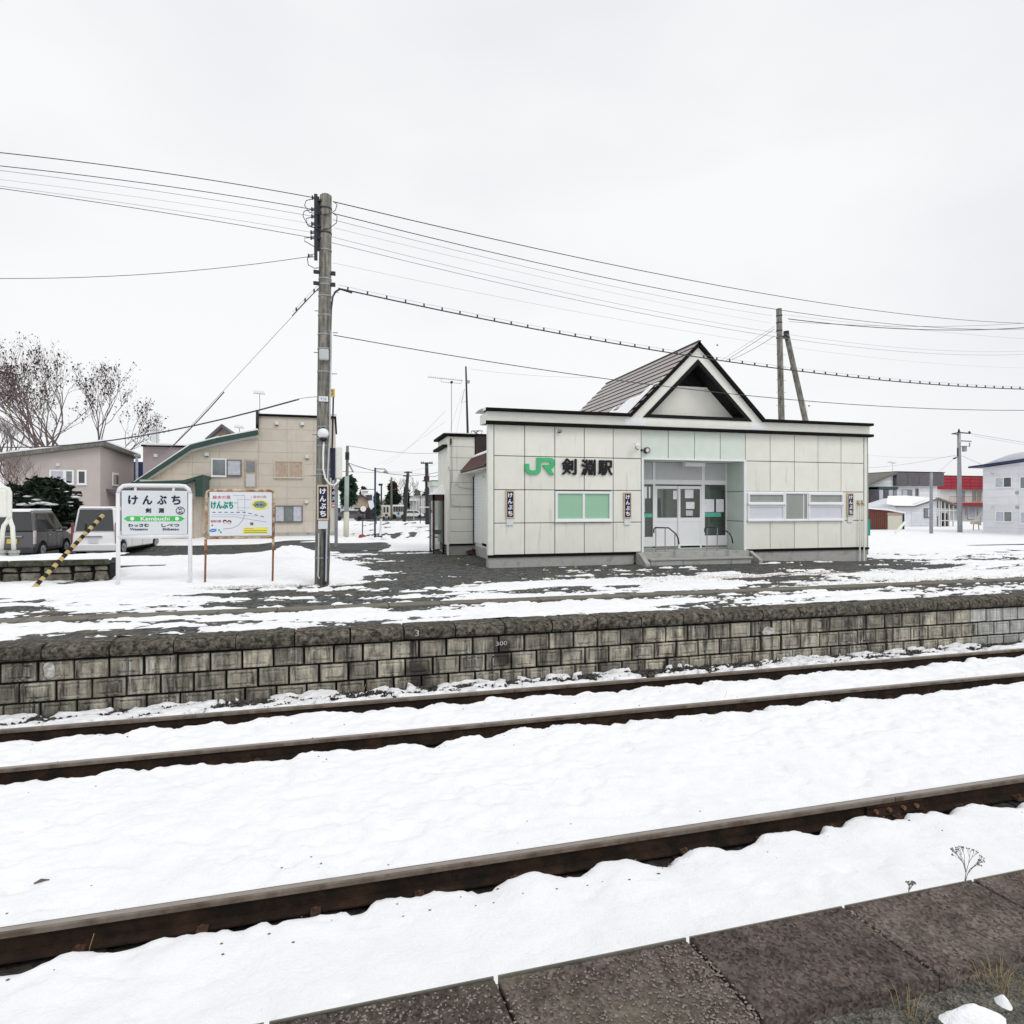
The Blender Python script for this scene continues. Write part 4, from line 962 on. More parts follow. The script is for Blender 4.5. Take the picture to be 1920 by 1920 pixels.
B(b0+.02, b0+.03, q0+.07, q1-.06, -1.6, zt_-.22).build('pane', 'pane_booth', bo)
B(b0+.08, b0+.34, q0+.15, q0+.17, -1.05, -.9).build('poster', 'paper', bo); B(b0+.5, b0+.9, q1-.3, q1-.1, -.6, -.2).build('telephone', 'pale_green_pole', bo)
MB().add([(b0-.03, q0-.03, zt_), (b1, q0-.03, zt_), (b1, q1, zt_), (b0-.03, q1, zt_), (3.72, 22.9, zt_+.50), (3.85, 22.9, zt_+.5)], [(0, 1, 5, 4), (1, 2, 5), (2, 3, 4, 5), (3, 0, 4), (0, 3, 2, 1)]).build('roof', 'snow', bo)
B(b0+.42, b0+.52, q0-.03, q0, zt_-.17, zt_-.06).build('lamp', 'lamp_clear', bo)
# aerials over the annex
def yagi(name, px, pyt, pyb, pxa, pxb, pya, pyb2, Y, label, n=12, r=.014, els=.10, m='steel'):
    t = at(px, pyt, Y); b = (t[0]+.0, Y, wz(px, pyb, Y)); a = at(pxa, pya, Y); c = at(pxb, pyb2, Y)
    g = thing(name, b, label, 'aerial')
    MB().tube([b, t], r, 6).build('mast', m, g); MB().tube([a, c], r*.7, 5).build('boom', m, g)
    for k in range(n):
        f = (k+.5)/n; p = tuple(a[i]+(c[i]-a[i])*f for i in range(3))
        MB().tube([(p[0], p[1]-els, p[2]+els*.35), (p[0], p[1]+els, p[2]-.0)], r*.4, 4).build('element', m, g)
    return g
g = yagi('tv_aerial', 846.5, 716, 816, 802, 868, 707, 714, 22.3, 'long tv aerial on a thin mast above the annex', 16, r=.012)
p_ = at(846.5, 717, 22.3); MB().disc((p_[0], p_[2]), .045, 22.24, 22.32, 12).build('clamp', 'dark_metal', g)
MB().tube([at(827, 711, 22.3), at(827, 716, 22.3), at(865, 719, 22.3), at(865, 714, 22.3)], .008, 4).build('brace', 'steel', g)
b = at(877, 816, 23.3); t = at(873.5, 687, 23.3); g = thing('mast', b, 'slim dark steel mast standing behind the annex, right of the tv aerial', 'mast')
MB().tube([b, t], [.045, .03], 8).build('pole', 'dark_metal', g); q = at(877, 716, 23.3); B(q[0]-.05, q[0]+.06, 23.22, 23.3, q[2]-.06, q[2]+.05).build('cable_box', 'steel', g)
MB().tube([(b[0]-.0, 23.3, b[2]+1.3), (b[0]-.25, 23.3, b[2]+1.2), at(871, 730, 23.3)], .008, 4).build('bracket', 'steel', g)
a = at(883, 815, 22.6); g = thing('roof_bracket', a, 'small angled metal bracket on the annex roof', 'bracket')
for p in ((at(883, 815, 22.6), at(884, 808, 22.6), at(905, 808, 22.6), at(902, 815, 22.6)), (at(888, 815, 22.6), at(898, 807, 22.6)), (at(898, 815, 22.6), at(888, 809, 22.6))):
    MB().tube(list(p), .016, 5).build('strut', 'dark_metal', g)
#STAGE3
# ================================================================== PLATFORM SIGNS
def z_at(x, y): return float(tz(np.array(x), np.array(y)))
# --- white framed station name sign
Ys = 14.8
sg = thing('station_name_sign', (wx(289, Ys), Ys, -1.75), 'white framed station name sign reading けんぶち Kembuchi, standing in the snow', 'sign')
xl_, xr_ = wx(221.5, Ys), wx(356.5, Ys); zT = wz(289, 910.5, Ys); zR = wz(289, 1006, Ys); rt = .042
for x in (xl_, xr_): MB().tube([(x, Ys, -1.95), (x, Ys, zT-.16)], rt, 12).build('post', 'white_paint', sg, smooth=True)
MB().tube([(xl_, Ys, zT-.16), (xl_+.03, Ys, zT-.07), (xl_+.1, Ys, zT-.01), (xl_+.2, Ys, zT), (xr_-.2, Ys, zT), (xr_-.1, Ys, zT-.01), (xr_-.03, Ys, zT-.07), (xr_, Ys, zT-.16)], rt, 12).build('top_rail', 'white_paint', sg, smooth=True)
MB().tube([(xl_, Ys, zR), (xr_, Ys, zR)], rt, 12).build('bottom_rail', 'white_paint', sg, smooth=True)
def S(px, py): q = at(px, py, Ys-.035); return q[0], q[2]
(bx0, bz1), (bx1, bz0) = S(227.5, 919.5), S(351, 1002)
B(bx0, bx1, Ys-.03, Ys+.02, bz0, bz1).build('board', 'sign_white', sg, bevel=.006)
B(bx0-.02, bx1+.02, Ys+.022, Ys+.035, bz0-.02, bz1+.02).build('board_edge', 'navy', sg)
for px in (254, 325.5):
    x = wx(px, Ys); B(x-.02, x+.02, Ys-.01, Ys+.02, bz1-.02, zT).build('bracket', 'white_paint', sg); B(x-.02, x+.02, Ys-.01, Ys+.02, zR, bz0+.02).build('bracket', 'white_paint', sg)
ZS = (351-227.5)
def st_(body, px0, px1, py0, py1, m='letter_navy', bold=.004, d=.003, Yt=Ys-.032, par=None):
    a = at(px0, py1, Yt); b = at(px1, py0, Yt); return text(body, (a[0]+b[0])/2, (a[2]+b[2])/2, b[0]-a[0], b[2]-a[2], Yt, m, par or sg, bold=bold, depth=d)
for ch, a, b in (('け', 241, 258), ('ん', 268, 285), ('ぶ', 295, 312), ('ち', 322, 338)): st_(ch, a, b, 929.5, 945.5, bold=.008)
st_('剣', 273, 283, 953, 961.5); st_('淵', 297.5, 307, 953, 961.5)
qc = S(338, 957.5); rr_ = .085
mbr = MB(); n = 28
vs = [(qc[0]+r*cos(2*pi*i/n), y, qc[1]+r*sin(2*pi*i/n)) for y in (Ys-.036, Ys-.030) for r in (rr_, rr_-.012) for i in range(n)]
fs = []
for i in range(n):
    j = (i+1) % n; fs += [(i, j, j+n, i+n), (i, i+2*n, j+2*n, j), (i+n, j+n, j+3*n, i+3*n)]
mbr.add(vs, fs).build('number_ring', 'letter_navy', sg)
st_('W', 334, 342, 952.5, 957, bold=.001); st_('40', 333.5, 342.5, 958.5, 963, bold=.001)
A1 = [S(232, 972.5), S(239, 967.8), S(339, 967.8), S(346, 972.5), S(339, 977.2), S(239, 977.2)]
MB().ext(A1, Ys-.036, Ys-.031).build('green_band', 'sign_green', sg)
for px in (248, 332): c = S(px, 972.5); MB().disc(c, .038, Ys-.040, Ys-.036, 20).build('band_dot', 'letter_white', sg)
st_('Kembuchi', 264, 318, 968.9, 976, 'letter_white', .003, Yt=Ys-.036)
for body, a, b, c, d in (('わっさむ', 240.5, 279, 982, 987.8), ('しべつ', 303, 336, 982, 987.8)): st_(body, a, b, c, d, bold=.003)
st_('Wassamu', 243.5, 276.5, 990, 994.5, bold=.002); st_('Shibetsu', 305, 335, 990, 994.5, bold=.002)
# --- rusty framed map board
Ym = 14.85
mg = thing('map_board', (wx(448, Ym), Ym, -1.75), 'rusty framed illustrated town map board beside the wooden pole', 'sign')
xl_, xr_ = wx(387, Ym), wx(513.5, Ym); zT = wz(450, 919.5, Ym); zR = wz(450, 1008, Ym); rt = .030
pts = [(xl_-.01, Ym, zR), (xl_, Ym, zT-.10), (xl_+.02, Ym, zT-.03), (xl_+.09, Ym, zT), (xr_-.09, Ym, zT), (xr_-.02, Ym, zT-.03), (xr_, Ym, zT-.10), (xr_-.01, Ym, zR)]
MB().tube(pts, rt, 10).build('frame', 'rusty_paint', mg, smooth=True)
MB().tube([(xl_, Ym, zR), (xr_, Ym, zR)], rt*.95, 10).build('bottom_rail', 'rusty_paint', mg, smooth=True)
for x in (xl_-.012, xr_-.012): 
    MB().tube([(x, Ym, zR-.02), (x-.002, Ym, zR-.27)], rt*.95, 10).build('post_sleeve', 'rusty_paint', mg, smooth=True)
    MB().tube([(x-.002, Ym, zR-.26), (x-.02, Ym, -1.95)], rt*.72, 10).build('post', 'rust', mg, smooth=True)
for x in (xl_, xr_): B(x-.04, x+.04, Ym-.035, Ym+.03, zR-.29, zR-.26).build('clamp', 'rust', mg)
Yb = Ym-.035
def T(px, py): q = at(px, py, Yb); return q[0], q[2]
(bx0, bz1), (bx1, bz0) = T(393, 922.5), T(509.5, 1003.5)
B(bx0, bx1, Yb, Ym+.01, bz0, bz1).build('board', 'map_white', mg)
def mt(body, *a, m='ink_red', bold=.004): return st_(body, *a, m=m, bold=bold, d=.002, Yt=Yb-.001, par=mg)
mt('絵本の里', 399, 432, 929, 935.5, bold=.001); mt('けんぶち', 396, 437, 940.5, 953.5, m='ink_green', bold=.009)
mt('絵本の館', 475, 499, 929, 934, bold=0); mt('桜岡公園', 395, 414, 975, 979.5, bold=.001)
MB().disc(T(471.5, 932), .010, Yb-.003, Yb-.001, 8).build('bullet', 'ink_red', mg)
def line(pts, w_, m, name='map_line', k=0):
    p = [T(*q) for q in pts]
    for a, b in zip(p[:-1], p[1:]):
        d = np.array([b[0]-a[0], b[1]-a[1]]); L_n = np.linalg.norm(d); nn = np.array([-d[1], d[0]])/L_n*w_/2
        MB().ext([(a[0]+nn[0], a[1]+nn[1]), (b[0]+nn[0], b[1]+nn[1]), (b[0]-nn[0], b[1]-nn[1]), (a[0]-nn[0], a[1]-nn[1])], Yb-.0025-k*.0003, Yb-.0008).build(name, m, mg)
line([(437, 929), (459, 929), (459, 966)], .006, 'ink_grey'); line([(446, 936), (446, 957), (457, 957)], .006, 'ink_grey', k=1); line([(446, 936), (472, 937)], .005, 'ink_grey', k=2)
line([(439, 943), (446, 943)], .009, 'ink_green', k=3); line([(444, 952), (468, 952)], .005, 'ink_grey', k=3)
line([(396, 969), (440, 969), (475, 975), (500, 979)], .007, 'ink_grey', k=1); line([(397, 965), (440, 965), (480, 968)], .004, 'ink_blue', k=2)
line([(459, 966), (455, 975), (447, 985), (436, 990), (418, 992)], .010, 'ink_grey', k=2)
for k in range(9):
    a = 398+k*11.3; f = lambda x: 960.5 if x < 460 else 960.5+(x-460)*.25
    if a+7 < 504: line([(a, f(a)), (a+6.5, f(a+6.5))], .013, 'letter_navy', 'map_dash', k=3)
c = T(487.5, 946.5); MB().ext([(c[0]+.180*cos(2*pi*i/24), c[1]+.118*sin(2*pi*i/24)) for i in range(24)], Yb-.0025, Yb-.0008).build('yellow_patch', 'ink_yellow', mg)
MB().ext([(c[0]+.140*cos(2*pi*i/24)*(1+.08*sin(i*2.2)), c[1]+.005+.078*sin(2*pi*i/24)*(1+.1*sin(i*1.7))) for i in range(24)], Yb-.004, Yb-.002).build('green_drawing', 'lamp_cap', mg)
for k in range(5): MB().ext([(c[0]-.10+.042*k+.022*cos(2*pi*i/8), c[1]-.01+.012*(k % 2)+.02*sin(2*pi*i/8)) for i in range(8)], Yb-.0048, Yb-.0035).build('drawing_spot', ('ink_green', 'green_roof')[k % 2], mg)
for k, px in enumerate((421.5, 430)):
    c = T(px, 978+k*.8); MB().disc(c, .042, Yb-.003-.0005*k, Yb-.001, 16).build('drawn_hair', 'letter_black', mg); MB().disc((c[0]+(-.004 if k else .004), c[1]-.018), .032, Yb-.0045-.0004*k, Yb-.0025, 16).build('drawn_face', 'ink_skin', mg)
c = T(399.5, 994.5); MB().ext([(c[0]+.075*cos(2*pi*i/20), c[1]+.038*sin(2*pi*i/20+.25)) for i in range(20)], Yb-.0025, Yb-.0008).build('blue_lake', 'ink_blue', mg)
line([(395, 996), (404, 993)], .008, 'map_white', k=6)
for px, py in ((398, 985), (411, 994), (414, 998)): c = T(px, py); MB().disc(c, .02, Yb-.003, Yb-.001, 7).build('drawn_tree', 'ink_green', mg)
c = T(472, 982); B(c[0]-.03, c[0]+.03, Yb-.003, Yb-.001, c[1]-.03, c[1]+.03).build('drawn_building', 'wood_grey', mg)
(a0, a1), (a2, a3) = T(455.5, 989), T(502, 1000.5); B(a0, a2, Yb-.003, Yb-.001, a3, a1).build('yellow_note', 'ink_yellow', mg)
for py in (991.3, 995, 998.4): line([(457.5, py), (475 if py < 993 else 500, py)], .010, 'letter_black' if py > 993 else 'ink_red', 'note_line', k=5)
# --- partial white board on the left
Yw = 17.75
wl = thing('white_notice_board', (wx(2, Yw), Yw, -1.75), 'white rounded board on bent tubular legs at the left edge of the photo', 'sign')
a = at(-40, 918, Yw); b = at(13, 968, Yw)
B(a[0], wx(15, Yw), Yw-.08, Yw+.02, b[2]-.02, a[2]+.01).build('panel', 'cream_trim', wl, bevel=.04)
MB().tube([at(-40, 915, Yw), at(8, 915, Yw), at(15, 917, Yw), at(17.5, 923, Yw), at(17.5, 966, Yw), at(17.5, 974, Yw)], .055, 10).build('frame_tube', 'cream_trim', wl, smooth=True)
zb = at(0, 1034, Yw)[2]
for pts in ((at(17, 970, Yw), at(14, 977, Yw), at(7, 986, Yw), at(5, 996, Yw), at(2, 1033, Yw)), (at(17.5, 970, Yw), at(20, 979, Yw), at(23.5, 988, Yw), at(24, 998, Yw), at(26, 1033, Yw))):
    MB().tube(list(pts), .048, 10).build('leg', 'cream_trim', wl, smooth=True); e = pts[-1]
    MB().tube([(e[0], e[1], e[2]-.05), (e[0], e[1], e[2]+.01)], .12, 12).build('foot', 'concrete', wl); MB().tube([(e[0], e[1], -1.5), (e[0], e[1], e[2]-.05)], .10, 10).build('footing', 'concrete', wl)
# --- striped guy guard (leaning pole)
a = np.array(gnd(57, 1109)); b = np.array(at(193, 966, 16.2)); 
gp = thing('striped_guy_guard', tuple(a), 'yellow and black striped guard leaning over the low stone wall', 'guy guard')
nS = 24
for k in range(nS):
    p = a+(b-a)*k/nS; q = a+(b-a)*(k+1)/nS; d = (b-a)/np.linalg.norm(b-a)
    MB().tube([p-d*.002, q], .045, 10).build('stripe', 'stripe_yellow' if k % 2 else 'stripe_black', gp, smooth=False)
# --- low stone retaining wall behind the snow at left
Yr = 16.7
rw = thing('retaining_wall', (wx(100, Yr), Yr, -1.9), 'low rough stone retaining wall with mossy coping in the snow at left', 'wall')
x1_ = wx(205, Yr); zt_ = wz(100, 1050, Yr); zc = wz(100, 1061, Yr); zb_ = wz(100, 1088, Yr)
B(-16, x1_, Yr+.06, Yr+.6, zb_-.2, zc).build('core', 'mortar', rw)
x = -15.5
while x < x1_-.12:
    L_ = random.uniform(.30, .62); e = min(x+L_, x1_)
    m_ = (zc-zb_)*random.uniform(.4, .6)
    for za, zb2 in ((zb_-.05, zb_+m_), (zb_+m_, zc)):
        p = [(x+random.uniform(.01, .05), za+random.uniform(0, .03)), (e-random.uniform(.01, .05), za+random.uniform(0, .03)), (e-random.uniform(.01, .07), zb2-random.uniform(.01, .03)), (x+random.uniform(.01, .07), zb2-random.uniform(.01, .03))]
        if za < zb_ and random.random() < .0: continue
        MB().ext(p, Yr+random.uniform(-.04, .02), Yr+.1).build('stone', 'stone_wall', rw, bevel=.03)
    x = e
for k in range(14): B(x1_-1.0*(k+1)+.012, x1_-1.0*k, Yr-.10+random.uniform(-.01, .01), Yr+.5, zc+.005, zt_).build('coping_stone', 'coping_moss', rw, bevel=.03)
X_, Y_ = mesh_grid(-16, x1_+.05, .08, Yr-.02, Yr+1.35, .09)
o = grid('wall_snow', X_, Y_, zt_+.05+fbm(X_*2, Y_*2, 4, 3)*.05-.08*sst(Yr+.12, Yr-.02, Y_), 'snow'); del o['kind']
o.parent = rw; q = LOC[rw.name]; o.location = (-q[0], -q[1], -q[2])
t_ = B(wx(190, 18.8), wx(310, 18.8), 18.76, 18.9, wz(250, 1064, 18.8)-.05, wz(250, 1060.5, 18.8)).build('timber_beam', 'tile_brown', None); tag(t_, 'dark reddish timber lying in the snow behind the white station sign', 'beam')

# ================================================================== POLES
def pole(name, px, pyt, Y, label, r0, r1, m='wood_pole', pxb=None, zb=None, cat='utility pole', n=14, group=None):
    t = at(px, pyt, Y); zb = z_at(t[0], Y)-.2 if zb is None else zb
    xb = t[0] if pxb is None else wx(pxb, Y)
    g = thing(name, (xb, Y, zb), label, cat, group)
    MB().tube([(xb+(t[0]-xb)*k/6, Y, zb+(t[2]-zb)*k/6) for k in range(7)], [r0+(r1-r0)*k/6 for k in range(7)], n).build('shaft', m, g, smooth=True)
    return g, t, (xb, Y, zb)
YP = 14.3
p1, t1, b1 = pole('utility_pole', 611, 368, YP, 'tall weathered wooden pole carrying wires and a けんぶち board, left of the gravel path', .158, .128, pxb=603.5)
def PX(py): return t1[0]+(b1[0]-t1[0])*(t1[2]-(HOR-py)/F*YP/(CA-(607-960)/F*SA))/(t1[2]-b1[2])
def pz(py): return wz(607, py, YP)
MB().tube([(t1[0], YP, t1[2]), (t1[0], YP, t1[2]+.03)], [.128, .09], 14).build('pole_cap', 'dark_metal', p1)
for py in (392, 438, 470, 524, 535, 556, 592, 628, 655, 698, 752, 801, 823, 836, 881, 890, 1045):
    z = pz(py); x = PX(py); r = .158-.03*(z+1.9)/(t1[2]+1.9)+.008
    MB().tube([(x, YP, z-.015), (x, YP, z+.015)], r, 14).build('band', 'steel' if py not in (392, 438) else 'dark_metal', p1)
# insulator rack
xr = PX(420)-.20
B(xr-.035, xr+.035, YP-.12, YP-.06, pz(492), pz(370)).build('insulator_rack', 'dark_metal', p1)
MB().tube([(xr+.02, YP-.03, pz(372)), (xr+.07, YP-.0, pz(418)), (xr+.02, YP-.02, pz(470))], .05, 8).build('lashing', 'dark_metal', p1)
for py in (380, 402, 428, 450, 470): B(xr-.02, PX(py), YP-.1, YP+.02, pz(py)-.02, pz(py)+.02).build('rack_arm', 'dark_metal', p1)
for k, (px, py) in enumerate(((589, 371), (588, 393), (588, 406), (588, 420), (586.5, 436), (586.5, 446), (582, 480))):
    q = at(px, py, YP)
    i_ = MB().tube([(q[0]-.05, q[1], q[2]), (q[0]-.02, q[1], q[2])], .045, 10).build('insulator', 'letter_navy' if k < 6 else 'dark_metal', p1)
    for dz in (-.03, .03): MB().tube([(q[0], q[1], q[2]+dz), (xr, q[1]-.08, q[2]+dz)], .008, 4).build('shackle', 'steel', p1)
    MB().tube([(q[0]-.02, q[1], q[2]), (q[0]+.05, q[1], q[2])], .03, 8).build('insulator_skirt', 'grey_cable', i_)
for pts in (((592, 371), (574, 376), (571, 385), (580, 398), (602, 402), (618, 401)), ((588, 392), (570, 396), (568, 405), (578, 424), (600, 430)), ((588, 406), (574, 410), (576, 420), (595, 430)), ((586, 445), (571, 446), (571, 452), (590, 463)),
            ((626, 378), (632, 384), (629, 394), (620, 401)), ((624, 400), (632, 405), (631, 418), (618, 428), (604, 430)), ((576, 482), (578, 497), (590, 503), (600, 502))):
    MB().tube([at(a_, b_, YP-.14) for a_, b_ in pts], .009, 5, False).build('jumper_wire', 'wire', p1)
for py in (513, 534): z = pz(py); x = PX(py); B(x-.24, x-.13, YP-.1, YP-.02, z-.03, z+.03).build('clamp', 'dark_metal', p1); B(x+.13, x+.22, YP-.1, YP-.02, z-.035, z+.035).build('clamp', 'dark_metal', p1)
for px0, px1, py in ((590, 600, 583), (625, 635, 548), (592, 600, 545), (622, 632, 701), (588, 599, 661), (624, 634, 624), (620, 631, 778), (585, 597, 815), (582, 595, 892)):
    MB().tube([at(px0, py, YP), at(px1, py, YP)], .010, 5).build('step_bolt', 'steel', p1)
# cables down the pole
MB().tube([at(660, 549, YP), at(648, 545, YP-.05), at(638, 542, YP-.05), at(630, 546, YP-.05), at(624, 556, YP-.05), at(621, 580, YP-.02), at(619, 650, YP-.03), at(617.5, 700, YP), at(616.5, 780, YP)], .020, 6).build('black_cable', 'wire', p1)
MB().tube([at(621, 620, YP-.15), at(621, 655, YP-.15), at(619, 740, YP-.15), at(618.5, 810, YP-.15), at(614, 900, YP-.17), at(613, 980, YP-.17), at(611, 1090, YP-.17)], .018, 6).build('grey_cable', 'grey_cable', p1)
MB().tube([at(607, 828, YP-.2), at(606, 850, YP-.19), at(606, 880, YP-.2), at(610, 897, YP-.2), at(618, 908, YP-.2), at(627, 910, YP-.2), at(632, 905, YP-.15), at(633, 898, YP-.1)], .020, 8).build('white_conduit', 'white_paint', p1, smooth=True)
MB().tube([at(597.5, 1000, YP-.16), at(597, 1060, YP-.16), at(596, 1080, YP-.16), at(599, 1085, YP-.16)], .018, 6).build('grey_conduit', 'grey_cable', p1)
MB().tube([at(615.5, 950, YP-.12), at(619, 975, YP-.08), at(617.5, 1010, YP-.08), at(618.5, 1040, YP-.08), at(616, 1098, YP-.08)], .008, 4).build('loose_wire', 'lamp_cap', p1)
B(PX(1000)+.03, PX(1000)+.075, YP-.175, YP-.13, -1.85, pz(997)).build('dark_strip', 'letter_navy', p1)
# round lamp / meter (white globe)
q = (PX(817)+.0, YP-.22, pz(817))
l_ = thing('pole_lamp', q, 'white globe lamp with a dark tip strapped to the tall wooden pole', 'lamp')
MB().ball((q[0], q[1], q[2]+.02), .118, 16, (1, .9, 1)).build('globe', 'white_paint', l_, smooth=True)
MB().tube([(q[0], q[1], q[2]-.07), (q[0], q[1], q[2]-.125), (q[0], q[1], q[2]-.155)], [.09, .07, .02], 14).build('socket', 'dark_metal', l_, smooth=True)
B(q[0]-.09, q[0]+.09, q[1]-.012, q[1]+.012, q[2]+.02, q[2]+.028).build('seam', 'steel', l_); MB().tube([(q[0], q[1], q[2]+.12), (q[0], q[1]+.03, q[2]+.16)], .025, 8).build('cap', 'dark_metal', l_)
q = (PX(669), YP-.19, pz(669)); l_ = thing('cable_closure', q, 'pale rounded junction box near the middle of the tall wooden pole', 'junction box')
B(q[0]-.10, q[0]+.10, q[1]-.06, q[1]+.03, q[2]-.12, q[2]+.12).build('box', 'grey_cable', l_, bevel=.03); B(q[0]-.09, q[0]+.09, q[1]-.05, q[1]+.03, q[2]+.122, q[2]+.15).build('lid', 'steel', l_)
a = at(623, 736, YP+.02); g = thing('number_plate', a, 'small yellow plate numbered 2 sticking out from the tall wooden pole', 'sign')
B(a[0]-.04, a[0]+.055, a[1]-.015, a[1]+.01, a[2]-.10, a[2]+.08).build('plate', 'yellow', g); text('2', a[0], a[2], .045, .09, a[1]-.016, 'rust', g)
a = at(606.5, 748, YP-.15); g = thing('number_label', a, 'white number label with a 2 on the tall wooden pole', 'sign'); B(a[0]-.095, a[0]+.095, a[1]-.012, a[1], a[2]-.055, a[2]+.055).build('plate', 'map_white', g)
text('ケン2', a[0]+.0, a[2], .12, .07, a[1]-.013, 'letter_navy', g)
MB().tube([at(625, 743, YP+.1), at(624, 790, YP+.1), at(622.5, 850, YP+.1)], .02, 6).build('dark_pipe', 'letter_navy', p1)
nameboard(605.5, 909, 975, YP-.175, 22, 'large navy けんぶち board strapped to the tall wooden pole', wd=.235)
# second pole with strut, behind the station
Yq = 25.0
p2, t2, b2 = pole('utility_pole', 1460.5, 579, Yq, 'wooden pole with a leaning brace rising behind the station roof', .16, .125, pxb=1471)
s0 = at(1474, 624, Yq+.1); s1 = at(1515, 810, Yq+.1); dd = (np.array(s1)-np.array(s0)); k_ = (s0[2]+2)/(s0[2]-s1[2])
MB().tube([s0, tuple(np.array(s0)+dd*k_)], [.12, .15], 12).build('brace', 'wood_pole', p2, smooth=True)
MB().tube([at(1474, 621, Yq+.1), at(1474.5, 629, Yq+.1)], .13, 12).build('brace_cap', 'dark_metal', p2)
for py in (592, 605, 620, 633): MB().tube([at(1461, py-.8, Yq), at(1461.1, py+.8, Yq)], .145, 12).build('band', 'dark_metal', p2)
B(at(1462, 0, Yq)[0], at(1478, 0, Yq)[0], Yq-.1, Yq+.1, wz(1465, 634, Yq), wz(1465, 630, Yq)).build('bracket', 'dark_metal', p2)
for py in (664, 712, 735, 760, 688): MB().tube([at(1455, py, Yq), at(1474, py+1.5, Yq)], .009, 4).build('step_bolt', 'steel', p2)
a = at(1625, 851, 19); p3 = thing('wooden_post', (a[0], 19, -2.1), 'dark wooden post standing tight against the right end of the station', 'post')
MB().tube([(a[0], 19, -2.1), (a[0], 19, a[2])], .055, 10).build('shaft', 'wood_pole', p3, smooth=True); B(a[0]-.03, a[0]+.065, 18.9, 19.0, wz(1625, 1004, 19), wz(1625, 974, 19)).build('green_box', 'ink_green', p3)

# ================================================================== WIRES
def wire(pts, Y0, Y1, r, label, m='wire', hang=None, group='overhead wires', name='overhead_wire', n=28):
    """pts: three or more photo points along one wire that runs straight in plan from depth Y0 to Y1"""
    if pts[0][0] > pts[-1][0]: pts = pts[::-1]; Y0, Y1 = Y1, Y0
    A0 = np.array(at(pts[0][0], pts[0][1], Y0)); A1_ = np.array(at(pts[-1][0], pts[-1][1], Y1)); T_ = []; Z_ = []
    for px, py in pts:
        lo, hi = -.2, 1.2
        for _ in range(40):
            md = (lo+hi)/2; x = A0[0]+(A1_[0]-A0[0])*md; y = A0[1]+(A1_[1]-A0[1])*md
            d = y*CA+x*SA; u = (x*CA-y*SA)/d*F+960
            if u < px: lo = md
            else: hi = md
        y = A0[1]+(A1_[1]-A0[1])*md; T_.append(md); Z_.append(wz(px, py, y))
    c = np.polyfit(T_, Z_, min(2, len(pts)-1)); P3 = []
    if pts[0][0] < 0: T_[0] = -1.2
    if pts[-1][0] > 1920: T_[-1] = 1.35
    for k in range(n+1):
        t = T_[0]+(T_[-1]-T_[0])*k/n; P3.append((A0[0]+(A1_[0]-A0[0])*t, A0[1]+(A1_[1]-A0[1])*t, float(np.polyval(c, t))))
    g = thing(name, P3[0], label, 'wire', group)
    MB().tube(P3, r, 5, False).build('cable', m, g)
    if hang:
        P3 = np.array(P3); L_ = np.linalg.norm(P3[-1]-P3[0]); k = int(L_/hang)
        for i in range(k):
            f = (i+.5)/k*n; j = int(f); p = P3[j]+(P3[min(j+1, n)]-P3[j])*(f-j)
            MB().box(p[0]-.022, p[0]+.012, p[1]-.012, p[1]+.012, p[2]-.0, p[2]+.075).build('cable_hanger', m, g)
        MB().tube([(p[0], p[1], p[2]+.078) for p in P3], .0035, 3, False).build('messenger', 'wire_pale', g)
    return g
W = wire
W([(-30, 283), (290, 322), (590, 371)], 14.0, YP, .009, 'topmost wire running left from the top of the tall wooden pole')
W([(-30, 308), (290, 346), (588, 393)], 14.0, YP, .008, 'second wire from the top, left of the tall wooden pole')
W([(-30, 316), (290, 358), (588, 406)], 14.0, YP, .0055, 'third wire from the top, left of the tall wooden pole', 'wire_pale')
W([(-30, 333), (290, 374), (588, 420)], 14.0, YP, .003, 'faintest wire, fourth from the top left of the tall wooden pole', 'wire_pale')
W([(-30, 345), (290, 389), (586, 436)], 14.0, YP, .004, 'fifth wire from the top, left of the tall wooden pole', 'wire_pale')
W([(-30, 349), (290, 396), (586, 446)], 14.0, YP, .0065, 'sixth wire from the top, left of the tall wooden pole')
W([(-30, 522), (240, 516), (420, 502), (580, 481)], 15.0, YP, .0065, 'sagging single wire low on the left of the tall wooden pole')
W([(624, 378), (1200, 507), (1960, 607)], YP, 24, .011, 'topmost wire running right from the tall wooden pole above the station')
W([(624, 400), (1200, 534), (1960, 615)], YP, 24, .010, 'second wire from the top, running right above the station gable')
W([(624, 412), (1150, 537), (1448, 592)], YP, 24, .006, 'third wire from the top, ending at the braced pole', 'wire_pale')
W([(626, 427), (1150, 549), (1448, 606)], YP, 24, .0035, 'faint fourth wire from the tall wooden pole to the braced pole', 'wire_pale')
W([(622, 444), (1150, 568), (1960, 656)], YP, 24, .005, 'fifth wire from the top, running right behind the gable peak', 'wire_pale')
W([(622, 455), (1150, 577), (1960, 662)], YP, 24, .007, 'sixth wire from the top, running right behind the gable peak', 'wire_pale')
W([(624, 493), (1200, 606), (1960, 690)], YP, 24, .003, 'very faint low wire running right above the cable with hangers', 'wire_pale')
W([(1470, 590), (1700, 616), (1960, 638)], 25, 27, .006, 'thin wire running right from the top of the braced pole', 'wire_pale')
W([(634, 540), (840, 585), (1100, 636), (1250, 661), (1460, 690), (1960, 731)], YP-.1, 16, .016, 'thick cable studded with hangers crossing in front of the gable', hang=.42, name='hanger_cable')
W([(625, 628), (840, 666), (1140, 711), (1460, 747), (1960, 769)], YP-.1, 16, .010, 'lower thin cable crossing the gable face from the tall wooden pole')
W([(595, 543), (460, 688), (300, 862)], YP, 17.5, .006, 'guy wire slanting down left from the tall wooden pole', 'wire_pale', name='guy_wire')
